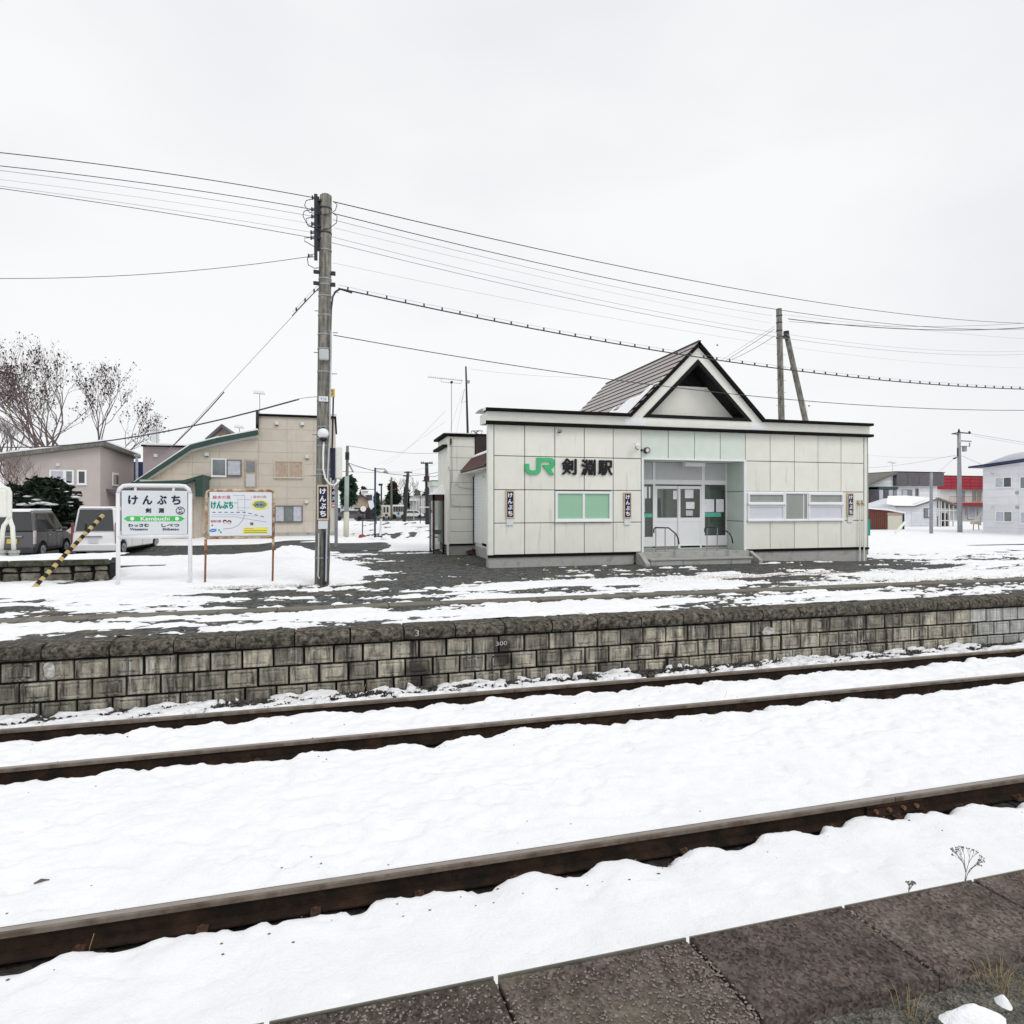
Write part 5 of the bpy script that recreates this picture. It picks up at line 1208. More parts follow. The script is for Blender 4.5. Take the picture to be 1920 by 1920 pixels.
W([(420, 735), (370, 790), (322, 838)], 15.4, 16.8, .013, 'dark sleeve on the lower part of the slanting guy wire', name='guy_sleeve', group='guy wire fittings')
W([(598, 540), (578, 560), (548, 592)], YP, 15, .012, 'dark sleeve on the upper end of the slanting guy wire', name='guy_sleeve', hang=.26, group='guy wire fittings')
W([(-30, 837), (180, 829), (330, 806), (480, 770), (560, 749)], 30, 17, .022, 'sagging black service cable in front of the houses at left')
W([(556, 749), (580, 745), (600, 744)], 16.5, YP, .008, 'pale tail of the service cable reaching the tall wooden pole', 'wire_pale')
for k, (a, b, c) in enumerate((((1452, 612), (1400, 645), (1352, 676)), ((1452, 617), (1405, 648), (1360, 677)), ((1452, 630), (1420, 650), (1372, 674)))):
    W([a, b, c][::-1], 25+3, 25, .011 if k else .007, ('upper', 'middle', 'lower')[k]+' of three drop wires slanting left from the braced pole', 'wire_pale' if k == 0 else 'wire')
W([(1478, 598), (1700, 617), (1960, 611)], 25, 27, .020, 'thick dark twisted cable drooping right from the braced pole')
W([(1480, 603), (1720, 612), (1960, 603)], 25, 27, .008, 'thin wire above the thick twisted cable at right')
W([(882, 692), (1000, 704), (1120, 708)], 23.3, 23.6, .004, 'faint wire from the slim mast to the gable roof', 'wire_pale')
for (a, b, lab) in (((868, 730), (842, 812), 'left'), ((869, 742), (856, 812), 'right')):
    W([a, ((a[0]+b[0])/2, (a[1]+b[1])/2), b][::-1], 22.6, 23.3, .0035, lab+' thin stay wire of the slim mast on the annex', 'wire_pale', name='stay_wire')
W([(1475, 640), (1490, 690), (1515, 775)], 25, 26, .005, 'thin stay wire with a ball right of the braced pole', 'wire_pale', name='stay_wire')
q = at(1517, 761, 25.9); o = MB().ball(q, .05, 10).build('stay_ball', 'steel', None, smooth=True); tag(o, 'small round marker ball on the stay wire right of the braced pole', 'marker ball')
q = at(1345, 647, 22); o = MB().ball(q, .04, 10).build('wire_marker', 'steel', None, smooth=True); tag(o, 'tiny dark marker on a faint wire just right of the gable peak', 'marker')

# ================================================================== HOUSES
def win(par, px0, px1, py0, py1, Y, panes, fm='white_frame', fw=.055, **k):
    z0, z1 = wz((px0+px1)/2, py1, Y), wz((px0+px1)/2, py0, Y); return sash_window(wx(px0, Y), wx(px1, Y), z0, z1, Y, panes, fm, par, fw, out_=.06, po=-.035, **k)
def aer(px, pyt, pyb, Y, label, s=12):
    return yagi('tv_aerial', px, pyt+1, pyb, px-s, px+s*.8, pyt, pyt+2, Y, label, 7, r=.02, els=.3)
# beige house
H = 36.0
bh = thing('beige_house', (wx(440, H), H+3, -1.75), 'two-storey beige house with a curved green roof edge behind the signs', 'house')
hw = lambda px, py: (wx(px, H), wz(px, py, H))
O1 = [hw(250, 916), hw(361, 842), hw(412, 829), hw(484.5, 815)]
x0, x1 = hw(250, 0)[0], hw(627, 0)[0]; xs_ = hw(484.5, 0)[0]; zt0 = hw(484.5, 780)[1]
zb = -1.75
out_poly = [(x0, zb-.3), (x1, zb-.3), (x1, zt0), (xs_, zt0), O1[3], O1[2], O1[1], O1[0]]
MB().ext(out_poly, H+.06, H+8).build('walls', 'mortar' if False else 'beige', bh)
rows = [-1.75, -.95, -.05, .85, 1.75, 2.65, 3.2, 3.75, 4.3, 5.2, 6.1]
rows = [-1.5+.62*k for k in range(12)]
fl = [halfplane((x0, O1[0][1]), (x0, O1[0][1]-1)) if False else (lambda p: 1)]
def under(a, b): return lambda p: (a[1]+(b[1]-a[1])*(p[0]-a[0])/(b[0]-a[0]))-p[1]
for (a, b) in zip(O1[:-1], O1[1:]):
    boards(bh, [under(a, b)], a[0], b[0], rows, H, H+.06, 'beige', gap=.008)
colx = [xs_, xs_+(x1-xs_)*.37, xs_+(x1-xs_)*.72, x1]
boards(bh, [lambda p: zt0-p[1]], xs_, x1, rows, H, H+.06, 'beige', gap=.008, xs=colx)
B(x0, x1, H-.03, H+8, -2.1, -1.5).build('footing', 'concrete', bh)
for (a, b) in zip(O1[:-1], O1[1:]):
    MB().ext([(a[0], a[1]-.05), (b[0], b[1]-.05), (b[0], b[1]+.20), (a[0], a[1]+.20)], H-.45, H+.02).build('verge_board', 'green_roof', bh)
    MB().ext([(a[0], a[1]-.14), (b[0], b[1]-.14), (b[0], b[1]-.05), (a[0], a[1]-.05)], H-.30, H+.02).build('verge_soffit', 'offwhite', bh)
    MB().ext([(a[0], a[1]+.20), (b[0], b[1]+.20), (b[0], b[1]+.29), (a[0], a[1]+.25)], H-.40, H+8).build('roof_slope', 'snow', bh)
B(xs_-.10, x1+.1, H-.12, H+8, zt0-.0, zt0+.12).build('top_trim', 'dark_trim', bh); B(xs_-.12, xs_+.02, H-.1, H+8, O1[3][1]+.26, zt0).build('side_trim', 'dark_trim', bh)
win(bh, 396.5, 425, 860, 893.5, H, ['window_mid'], fw=.06); win(bh, 425.5, 453, 862, 892.5, H-.01, ['curtain'], 'wood_grey', fw=.05)
d0, d1 = wx(458.5, H), wx(481.5, H); dz0, dz1 = wz(470, 914, H), wz(470, 862, H)
d = B(d0, d1, H-.05, H+.0, dz0, dz1).build('upper_door', 'curtain_beige', bh); B(d0+.09, d1-.09, H-.06, H-.05, dz0+.05, dz0+(dz1-dz0)*.48).build('lower_panel', 'grey_panel', d); B(d0+.09, d1-.09, H-.065, H-.05, dz0+(dz1-dz0)*.55, dz1-.09).build('pane', 'window_mid', d)
win(bh, 514.5, 568.5, 864, 896, H, ['curtain_beige']*2, 'beige', fw=.05); win(bh, 515, 567.5, 948, 979, H, ['curtain', 'window_mid', 'curtain'], 'wood_grey', fw=.05)
for px, py in ((388, 852), (519, 794), (567, 795), (576, 857), (574.5, 941)):
    q = at(px, py, H); v_ = B(q[0]-.10, q[0]+.10, H-.14, H, q[2]-.09, q[2]+.09).build('vent_hood', 'offwhite', bh, bevel=.03); LOC[v_.name] = LOC[bh.name]; B(q[0]-.08, q[0]+.08, H-.10, H-.02, q[2]-.12, q[2]-.09).build('vent_grille', 'dark_metal', v_)
# entrance lean-to with green canopy
e0, e1 = wx(262, 34.5), wx(367, 34.5)
B(e0, e1, 34.5, H-.0, -1.85, 1.25).build('entrance_block', 'beige', bh)
for k in range(5): B(e0+.02, e1-.02, 34.46, 34.5, -1.6+.56*k, -1.6+.56*k+.54).build('siding_board', 'beige', bh)
B(e1-.9, e1-.1, 34.42, 34.46, -1.6, .3).build('entrance_door', 'curtain_beige', bh)
c0_, c1_ = wx(345, 34), wx(380.5, 34)
MB().ext([(e0-.2, 1.0), (c0_, 1.05), (c1_, 1.38), (c1_, 1.50), (c0_, 1.22), (e0-.2, 1.12)], 33.9, 36).build('canopy_roof', 'green_roof', bh)
B(wx(367, 33.9), c1_, 33.88, 35.6, wz(374, 931, 33.9), 1.38).build('canopy_end', 'green_roof', bh)
aer(487, 737, 778, H+2, 'tv aerial on the beige house roof left of the tall wooden pole'); B(wx(481, H), wx(486, H), H-.3, H-.1, wz(484, 797, H), wz(484, 770, H)).build('aerial_bracket', 'dark_metal', bh)
# dark gable behind
G = 48
gb = thing('dark_gable_house', (wx(415, G), G, -1.8), 'dark gabled roof peeking over the green roof edge', 'house')
gp_ = [at(388, 830, G), at(418.5, 803, G), at(438, 822, G)]
MB().ext([(p[0], p[2]) for p in (gp_[0], gp_[2], gp_[1])], G, G+6).build('gable_wall', 'curtain_beige', gb)
for a, b in ((gp_[0], gp_[1]), (gp_[2], gp_[1])): MB().ext([(a[0], a[2]), (b[0], b[2]), (b[0], b[2]+.25), (a[0], a[2]+.25)], G-.6, G+6).build('roof_slope', 'slate_band', gb)
B(wx(392, G), wx(436, G), G+.2, G+5.8, -2, wz(415, 828, G)).build('walls', 'mauve', gb)
# mauve flat-roofed house
G = 45
mh = thing('mauve_house', (wx(310, G), G, -1.8), 'mauve flat-roofed house with a white chimney behind the beige house', 'house')
B(wx(268, G), wx(400, G), G, G+7, -2, wz(310, 838, G)).build('walls', 'mauve', mh)
B(wx(265.5, G), wx(402, G), G-.15, G+7, wz(310, 838, G), wz(310, 835, G)).build('roof_trim', 'dark_trim', mh); B(wx(266, G), wx(402, G), G-.1, G+7, wz(310, 835, G), wz(310, 831, G)).build('roof_snow', 'snow', mh)
B(wx(275, G), wx(284, G), G+1, G+1.8, wz(280, 836, G), wz(280, 802, G)).build('chimney', 'offwhite', mh); B(wx(274, G), wx(285, G), G+.9, G+1.9, wz(280, 802, G), wz(280, 799, G)).build('chimney_cap', 'grey_panel', mh)
B(wx(277, G), wx(322, G), G-.6, G-.02, wz(300, 836, G), wz(300, 833, G)).build('eave', 'offwhite', mh); B(wx(289, G), wx(296, G), G-.12, G, wz(292, 857, G), wz(292, 851, G)).build('vent_hood', 'offwhite', mh)
aer(294, 780, 835, G+.5, 'tv aerial on the mauve house beside its white chimney', 13); aer(449, 801, 812, 40, 'small tv aerial above the green roof edge', 10)
g = thing('street_lamp', (wx(257, 40), 40, -1.75), 'grey post between the taupe and the beige house', 'post'); MB().tube([(wx(257, 40), 40, -1.75), (wx(256.5, 40), 40, wz(257, 853, 40))], .07, 8).build('shaft', 'steel', g); B(wx(252, 40), wx(262, 40), 39.9, 40.1, wz(257, 856, 40), wz(257, 852, 40)).build('cap', 'steel', g)
B(wx(250, 52), wx(272, 52), 52, 56, -2, wz(260, 866, 52)).build('far_shop', 'blue_edge', None); o = bpy.data.objects['far_shop']; tag(o, 'dark navy building glimpsed between the taupe and mauve houses', 'building')
# taupe house
H2 = 43.0
th_ = thing('taupe_house', (wx(100, H2), H2+3, -1.75), 'two-storey taupe house with white framed windows behind the dark bush', 'house')
xa0, xa1 = wx(8, H2), wx(188, H2); za0, za1 = wz(8, 858, H2), wz(188, 834, H2); Yb2 = yx(251, xa1); zb2 = wz(251, 857, Yb2)
MB().add([(xa0, H2, -2), (xa1, H2, -2), (xa1, H2, za1), (xa0, H2, za0), (xa0, Yb2, -2), (xa1, Yb2, -2), (xa1, Yb2, zb2), (xa0, Yb2, zb2-.9)], [(0, 1, 2, 3), (1, 5, 6, 2), (5, 4, 7, 6), (4, 0, 3, 7), (3, 2, 6, 7)]).build('walls', 'taupe', th_)
MB().add([(xa0-.5, H2-.4, za0-.12), (xa1+.35, H2-.4, za1-.05), (xa1+.35, Yb2+.3, zb2-.05), (xa0-.5, Yb2+.3, zb2-1.0), (xa0-.5, H2-.4, za0+.12), (xa1+.35, H2-.4, za1+.20), (xa1+.35, Yb2+.3, zb2+.18), (xa0-.5, Yb2+.3, zb2-.8)],
         [(0, 1, 5, 4), (1, 2, 6, 5), (2, 3, 7, 6), (3, 0, 4, 7), (0, 3, 2, 1)]).build('roof_edge', 'wood_grey', th_)
MB().add([(xa0-.5, H2-.38, za0+.12), (xa1+.35, H2-.38, za1+.20), (xa1+.35, Yb2+.3, zb2+.18), (xa0-.5, Yb2+.3, zb2-.8), (xa0-.5, H2-.38, za0+.19), (xa1+.33, H2-.38, za1+.30), (xa1+.33, Yb2+.3, zb2+.26), (xa0-.5, Yb2+.3, zb2-.7)],
         [(0, 1, 5, 4), (1, 2, 6, 5), (2, 3, 7, 6), (3, 0, 4, 7), (4, 5, 6, 7)]).build('roof_snow', 'snow', th_)
win(th_, 93, 122, 881, 911, H2, ['curtain'], fw=.09); win(th_, 121.5, 139, 881, 908, H2-.02, ['window_mid'], fw=.09); win(th_, 144.5, 163, 881, 909, H2, ['window_dark'], fw=.10)
ys0, ys1 = yx(210.5, xa1), yx(221.5, xa1); zs0, zs1 = wz(216, 911, ys0), wz(216, 886, ys0)
f = B(xa1, xa1+.05, ys0, ys1, zs0, zs1).build('window', 'white_frame', th_); LOC[f.name] = LOC[th_.name]
for a, b in ((.06, .47), (.53, .94)): B(xa1+.05, xa1+.06, ys0+(ys1-ys0)*a, ys0+(ys1-ys0)*b, zs0+.12, zs1-.12).build('pane', 'curtain_beige' if a < .3 else 'window_dark', f)
B(wx(107, H2), wx(113, H2), H2-.12, H2, wz(110, 874, H2), wz(110, 869, H2)).build('vent_hood', 'offwhite', th_)
q0_, q1_ = yx(199, xa1), yx(222, xa1); MB().add([(xa1, q0_, .9), (xa1, q1_, .9), (xa1+1.0, q1_, .45), (xa1+1.0, q0_, .45), (xa1, q0_, 1.0), (xa1, q1_, 1.0), (xa1+1.0, q1_, .6), (xa1+1.0, q0_, .6)], [(0, 3, 2, 1), (4, 5, 6, 7), (0, 1, 5, 4), (1, 2, 6, 5), (2, 3, 7, 6), (3, 0, 4, 7)]).build('side_awning', 'slate_band', th_)
# --- light box sign and blue direction sign behind the pole
Yk = 27.0
lb_ = thing('light_box_sign', (wx(633, Yk), Yk, -1.75), 'white light box sign with a dark back panel right of the tall wooden pole', 'sign')
B(wx(629, Yk), wx(642, Yk), Yk, Yk+.9, wz(635, 896.5, Yk), wz(635, 838, Yk)).build('box', 'cream_trim', lb_, bevel=.02)
B(wx(618, Yk), wx(629, Yk)-.01, Yk-.05, Yk+.1, wz(625, 896, Yk), wz(625, 840, Yk)).build('dark_panel', 'letter_navy', lb_); B(wx(627, Yk), wx(633, Yk), Yk+.3, Yk+.5, -1.8, wz(635, 896.5, Yk)).build('post', 'steel', lb_)
Yk = 28.0
bs = thing('blue_place_sign', (wx(628, Yk), Yk, -1.75), 'blue vertical roadside sign with white characters under the light box', 'sign')
B(wx(621.5, Yk), wx(632.5, Yk), Yk, Yk+.06, wz(627, 942, Yk), wz(627, 896, Yk)).build('board', 'navy', bs)
for k, ch in enumerate('絵本の川'): 
    q = at(626.8, 903.5+k*10.5, Yk-.002); text(ch, q[0], q[2], .16, .16, Yk-.001, 'letter_white', bs, bold=.01)
B(wx(621.5, Yk), wx(629, Yk), Yk-.0, Yk+.06, wz(627, 952, Yk), wz(627, 944, Yk)).build('red_plate', 'ink_red', bs); B(wx(622.5, Yk), wx(628, Yk), Yk-.01, Yk, wz(627, 949.5, Yk), wz(627, 946.5, Yk)).build('white_bar', 'letter_white', bs)
MB().tube([(wx(631, Yk), Yk+.05, -1.8), (wx(632, Yk), Yk+.05, wz(632, 897, Yk))], .05, 8).build('post', 'steel', bs)
MB().tube([(wx(622.5, Yk), Yk+.02, wz(622, 985, Yk)), (wx(622.5, Yk), Yk+.02, wz(622, 952, Yk)), (wx(626, Yk), Yk+.02, wz(626, 953, Yk))], .03, 6).build('bracket', 'white_paint', bs)
#STAGE4
# ================================================================== HOUSES AT RIGHT
def rz_(Y, x=30): return z_at(x, Y)
# grey-white house with slate band
H = 58.0
g1 = thing('slate_banded_house', (wx(1720, H), H, -2.4), 'pale two-storey house with a dark slate upper band right of the station', 'house')
def hw(px, py, Y=H): return (wx(px, Y), wz(px, py, Y))
zb = -2.6
main = [hw(1600, 990), hw(1757, 990), hw(1757, 900), hw(1674, 898), hw(1674, 889), hw(1600, 920)]
main[0] = (main[0][0], zb); main[1] = (main[1][0], zb)
MB().ext(main, H, H+7).build('walls', 'grey_siding', g1)
k_ = 0
zs_ = [zb+.42*k for k in range(17)]
aL, aR = hw(1600, 920), hw(1674, 889)
boards(g1, [under(aL, aR)], aL[0], aR[0], zs_, H-.05, H, 'grey_siding', gap=.05)
boards(g1, [lambda p: hw(1700, 910)[1]-p[1]], aR[0], hw(1757, 0)[0], zs_, H-.05, H, 'grey_siding', gap=.05)
bx = [hw(p, 0)[0] for p in (1674, 1695, 1716, 1737, 1763)]
for a, b in zip(bx[:-1], bx[1:]): MB().ext([(a+.02, wz(1674+(a-bx[0])/(bx[-1]-bx[0])*89, 911, H)), (b-.02, wz(1674+(b-bx[0])/(bx[-1]-bx[0])*89, 911.5, H)), (b-.02, wz(1720, 886.5, H)), (a+.02, wz(1720, 886.0, H))], H-.5, H+7).build('slate_panel', 'slate_band', g1)
B(bx[0]-.1, bx[-1]+.1, H-.55, H+7, wz(1720, 886, H), wz(1720, 884.8, H)).build('roof_trim', 'dark_trim', g1)
MB().ext([(aL[0], aL[1]), (aR[0], aR[1]+.0), (aR[0], aR[1]+.28), (aL[0], aL[1]+.28)], H-.6, H+7).build('roof_slope', 'wood_grey', g1)
win(g1, 1691, 1710, 918, 930.5, H-.05, ['curtain', 'window_mid'], 'steel'); win(g1, 1716, 1722, 916, 930, H-.05, ['window_dark'], 'steel')
# glazed bay under green hood, left
MB().ext([hw(1628, 945), hw(1662, 945), hw(1662, 918), hw(1657, 914), hw(1628, 914)], H-1.4, H-.05).build('bay', 'slate_band', g1)
B(*[hw(1628, 0)[0], hw(1663, 0)[0]], H-1.5, H-.05, hw(1640, 918)[1], hw(1640, 913)[1]).build('bay_hood', 'green_roof', g1)
for a, b, m in ((1629, 1636, 'curtain'), (1638, 1645, 'window_dark'), (1646.5, 1654, 'curtain'), (1655.5, 1661, 'window_mid')): B(hw(a, 0)[0], hw(b, 0)[0], H-1.44, H-1.41, hw(1640, 939)[1], hw(1640, 919)[1]).build('pane', m, g1)
B(hw(1628, 0)[0], hw(1672, 0)[0], H-1.9, H-.05, hw(1640, 952)[1], hw(1640, 946.5)[1]).build('lower_eave', 'dark_metal', g1)
# front single-storey wing
K = 50.0
wg = thing('snowy_roofed_wing', (wx(1720, K), K, -2.5), 'single-storey pale wing with a snow-covered roof in front of the slate-banded house', 'house')
w_ = lambda px, py: (wx(px, K), wz(px, py, K))
pl = [(w_(1680, 0)[0], -2.6), (w_(1757, 0)[0], -2.6), w_(1757, 936), w_(1750, 933.5), w_(1708, 947), w_(1680, 950)]
MB().ext(pl, K, K+6).build('walls', 'pale_siding', wg)
for k in range(11): boards(wg, [under(w_(1708, 947), w_(1750, 933.5))], w_(1708, 0)[0], w_(1756, 0)[0], [-2.55+.27*k, -2.55+.27*(k+1)], K-.04, K, 'pale_siding', gap=.04)
MB().add([(w_(1672, 947)[0], K-.4, w_(1672, 948)[1]), (w_(1709, 948)[0], K-.4, w_(1709, 948.5)[1]), (w_(1751, 934)[0], K-.3, w_(1751, 934)[1]), (w_(1748, 932)[0], K+3, w_(1748, 932)[1]+.2), (w_(1712, 933)[0], K+3, w_(1712, 933)[1]+.2), (w_(1672, 945)[0], K+.6, w_(1672, 945)[1])], [(0, 1, 2, 3, 4, 5)]).build('roof_snow', 'snow', wg, fix=False)
for a, b in ((w_(1708, 949.5), w_(1752, 935)), (w_(1672, 949.5), w_(1708, 949.5)), (w_(1752, 934), w_(1797, 951))):
    MB().ext([(a[0], a[1]-.10), (b[0], b[1]-.10), (b[0], b[1]+.06), (a[0], a[1]+.06)], K-.48, K-.38).build('verge_board', 'wood_grey', wg)
win(wg, 1732, 1745, 953, 970.5, K-.04, ['window_mid', 'curtain'], 'wood_grey')
# carport / greenhouse frame
cp = thing('glazed_porch_frame', (wx(1777, K), K, -2.5), 'white framed lean-to greenhouse between the snowy wing and the tall grey pole', 'lean-to')
for px, pt in ((1757, 937), (1761, 938), (1768, 941), (1776, 944), (1784, 947), (1795, 951)): B(wx(px, K), wx(px, K)+.10, K-.2, K-.1, -2.5, wz(px, pt, K)).build('post', 'offwhite', cp)
for py in (957, 976): B(wx(1758, K), wx(1796, K), K-.22, K-.2, wz(1777, py, K)-.04, wz(1777, py, K)+.04).build('rail', 'offwhite', cp)
MB().ext([w_(1752, 936), w_(1797, 953), w_(1797, 950.5), w_(1752, 933)], K-.3, K+3).build('roof', 'wood_grey', cp); B(wx(1757, K), wx(1796, K), K+2.6, K+2.7, -2.5, wz(1790, 951, K)).build('back_panel', 'window_mid', cp)
for k in range(5): B(wx(1759+7.5*k, K), wx(1764+7.5*k, K), K+.6+.3*(k % 3), K+1, -2.5, wz(1777, 962+3*(k % 3), K)).build('stored_goods', ('booth_brown', 'wood_grey', 'window_mid')[k % 3], cp)
# brown shed
K2 = 44.0
sh = thing('brown_shed', (wx(1655, K2), K2, -2.4), 'brown corrugated shed with a cream door beside the station', 'shed')
s_ = lambda px, py: (wx(px, K2), wz(px, py, K2))
MB().ext([(s_(1628, 0)[0], -2.5), (s_(1693, 0)[0], -2.5), s_(1693, 962), s_(1662, 956), s_(1628, 953)], K2, K2+3).build('walls', 'shed_brown', sh)
for k in range(9): a = 1629+3.7*k; B(s_(a, 0)[0], s_(a+2.6, 0)[0], K2-.04, K2, -2.4, s_(1640, 955)[1]).build('wall_rib', 'shed_brown', sh)
B(s_(1664, 0)[0], s_(1691, 0)[0], K2-.05, K2, -2.35, s_(1677, 966.5)[1]).build('door', 'shed_cream', sh); B(s_(1663, 0)[0], s_(1692, 0)[0], K2-.07, K2-.0, s_(1677, 966)[1], s_(1677, 961)[1]).build('door_header', 'curtain_beige', sh)
MB().ext([s_(1626, 954), s_(1662, 957), s_(1695, 963), s_(1695, 960.5), s_(1662, 954), s_(1626, 951)], K2-.2, K2+3).build('roof', 'snow', sh); B(s_(1692, 0)[0], s_(1694, 0)[0], K2-.1, K2, -2.5, s_(1693, 961)[1]).build('corner_post', 'blue_edge', sh)
# red roofed house
R = 72.0
rh = thing('red_roofed_house', (wx(1803, R), R, -2.6), 'white house with a bright red metal upper band and a balcony', 'house')
r_ = lambda px, py: (wx(px, R), wz(px, py, R))
B(r_(1763, 0)[0], r_(1848, 0)[0], R, R+8, -2.8, r_(1800, 917)[1]).build('walls', 'offwhite', rh)
bx = [r_(p, 0)[0] for p in (1758, 1776, 1794, 1812, 1830, 1847)]
zz_ = [r_(1800, p)[1] for p in (917.5, 911.5, 905.5, 899.5, 893.5)]
boards(rh, [], bx[0], bx[-1], zz_, R-.6, R-.4, 'red_metal', 'red_panel', .05, bx)
B(bx[0], bx[-1], R-.4, R+8, zz_[0], zz_[-1]).build('roof_box', 'red_metal', rh); B(bx[0]-.1, bx[-1]+.1, R-.62, R+8, zz_[-1], zz_[-1]+.1).build('roof_trim', 'dark_trim', rh)
B(r_(1766, 0)[0], r_(1846, 0)[0], R-1.2, R-.02, r_(1800, 948)[1], r_(1800, 942.5)[1]).build('balcony_floor', 'red_metal', rh); B(r_(1766, 0)[0], r_(1846, 0)[0], R-1.22, R-1.18, r_(1800, 931)[1]-.06, r_(1800, 931)[1]).build('balcony_rail', 'wood_grey', rh)
for k in range(27): x = r_(1766, 0)[0]+(r_(1846, 0)[0]-r_(1766, 0)[0])*k/26; B(x, x+.04, R-1.21, R-1.19, r_(1800, 942)[1], r_(1800, 931)[1]).build('baluster', 'curtain_beige', rh)
for a, b in ((1793, 1800), (1802, 1809), (1823, 1830), (1832, 1840)): win(rh, a, b, 920, 940, R, ['window_mid'], 'curtain_beige')
win(rh, 1815, 1828, 951, 972, R-.1, ['curtain'], 'white_frame'); win(rh, 1808.5, 1812, 952, 968, R, ['window_mid'], 'white_frame'); win(rh, 1830.5, 1834, 952, 968, R, ['window_mid'], 'white_frame')
B(r_(1790, 0)[0], r_(1846, 0)[0], R-.2, R-.02, -2.8, r_(1800, 978)[1]).build('plinth', 'concrete', rh)
# big grey house on the right edge: the wall we see faces the station
QX, QY = 48.3, 37.7
gh = thing('grey_house', (QX, QY, -2.3), 'grey two-storey house with blue roof edge at the right edge', 'house', None, -pi/2)
LOC[gh.name] = (0, 0, QZ) if False else (0, 0, -2.3)
def gx(px): return QY-yx(px, QX)
def gz(px, py): Y_ = yx(px, QX); return (HOR-py)*(Y_*CA+QX*SA)/F
gend = 16.0
pl = [(0, -2.6), (gend, -2.6), (gend, gz(1845.5, 877)+1.35), (0, gz(1845.5, 877))]
MB().ext(pl, 0, 9).build('walls', 'grey_panel', gh)
boards(gh, [under(pl[3], pl[2])], 0, gend, [-2.3+.58*k for k in range(13)], -.04, 0, 'grey_siding', gap=.010, xs=[gend*k/6 for k in range(7)])
r0_ = gz(1845, 874.5)
MB().ext([(-.75, r0_-.10), (gend+.5, r0_+1.28), (gend+.5, r0_+1.42), (-.75, r0_+.03)], -.6, 9).build('roof_edge', 'blue_edge', gh)
MB().ext([(-.75, r0_+.03), (gend+.5, r0_+1.42), (gend+.5, r0_+2.0), (3, r0_+.95), (1.8, r0_+.8)], .3, 9).build('roof_snow', 'snow', gh)
MB().ext([(1.7, r0_+.80), (gend, r0_+1.9), (gend, r0_+2.05), (3.2, r0_+1.05)], 4, 9).build('ridge', 'slate_band', gh)
def gwin(p0, p1, q0, q1, panes):
    z0, z1 = gz(p0, q1), gz(p0, q0); return sash_window(gx(p0), gx(p1), z0, z1, 0, panes, 'white_frame', gh, .07, out_=.09, po=-.06)
gwin(1866.5, 1899, 895, 915, ['curtain', 'window_dark']); gwin(1867.5, 1900, 958, 978.5, ['curtain', 'window_mid'])
gwin(1913, 1950, 893.5, 917, ['window_mid', 'curtain']); gwin(1914, 1950, 959, 982, ['curtain', 'window_mid'])
for px, py, m in ((1861, 890, 'offwhite'), (1861.5, 950.5, 'offwhite'), (1908, 924, 'pale_green_pole'), (1908.5, 951, 'pale_green_pole')): MB().ball((gx(px), -.06, gz(px, py)), .13, 10).build('vent_hood', m, gh, smooth=True)
B(-.1, gend, -.12, -.02, -2.6, gz(1850, 1000)).build('plinth', 'dark_metal', gh)
tkk = thing('fuel_tank', at(1831, 1000, 41), 'small orange-topped tank on legs beside the grey house', 'tank'); q = at(1831, 980, 41)
B(q[0]-.35, q[0]+.3, 40.8, 41.3, q[2]-.13, q[2]+.08).build('tank_body', 'sign_cream', tkk, bevel=.03)
for dx in (-.3, .22): MB().tube([(q[0]+dx, 41, q[2]-.1), (q[0]+dx*1.3, 41, -2.3)], .03, 6).build('leg', 'dark_metal', tkk)
MB().tube([at(1838, 985, 41.2), at(1838, 968, 41.2), at(1841, 962, 41.2), at(1850, 960, 41.2)], .08, 8).build('tank_pipe', 'grey_cable', tkk)
o = MB().tube([at(1679, 999, 36), at(1697, 979, 36)], .09, 8).build('leaning_board', 'cream_trim', None); tag(o, 'pale wooden stake leaning in the snow in front of the brown shed', 'stake')
aer(1673, 867, 886, H+2, 'tv aerial on the slate-banded house', 8)
# poles at right
pA, tA, bA = pole('utility_pole', 1746, 886, 37, 'plain grey pole in front of the snowy-roofed wing', .125, .10, 'steel', zb=-2.4)
pB, tB, bB = pole('utility_pole', 1798, 812, 38, 'tall pole with cross arms and a transformer in front of the red-roofed house', .18, .12, 'steel', pxb=1800, zb=-2.4)
MB().tube([at(1798, 812, 38), at(1798, 804, 38)], [.12, .03], 8).build('pole_tip', 'letter_navy', pB)
MB().tube([at(1785, 813.5, 38), at(1798, 811, 38), at(1819, 812.5, 38)], .05, 6).build('cross_arm', 'dark_metal', pB); MB().tube([at(1786, 813, 38), at(1798, 816, 38)], .03, 5).build('arm_brace', 'dark_metal', pB)
MB().tube([at(1799, 826.5, 38), at(1821, 827.5, 38)], .04, 6).build('cross_arm', 'dark_metal', pB); MB().tube([at(1819, 813, 38), at(1817, 809, 38)], .07, 6).build('insulator', 'letter_navy', pB)
q = at(1806, 842, 38); MB().tube([(q[0], 37.9, q[2]-.2), (q[0], 37.9, q[2]+.18)], .16, 12).build('transformer', 'lamp_cap', pB); B(q[0]-.22, q[0]+.2, 37.7, 38.1, q[2]+.18, q[2]+.22).build('transformer_lid', 'steel', pB)
MB().tube([at(1795.5, 840, 38), at(1795.5, 856, 38)], .05, 6).build('riser', 'dark_metal', pB); MB().tube([at(1818, 830, 38), at(1818, 838, 38)], .05, 6).build('fuse', 'steel', pB); MB().tube([at(1788, 860, 38), at(1793, 858, 38)], .06, 6).build('insulator', 'dark_metal', pB)
MB().tube([at(1797.8, 815, 37.9), at(1798.5, 890, 37.9)], .155, 10).build('upper_sleeve', 'curtain_beige', pB) if False else None
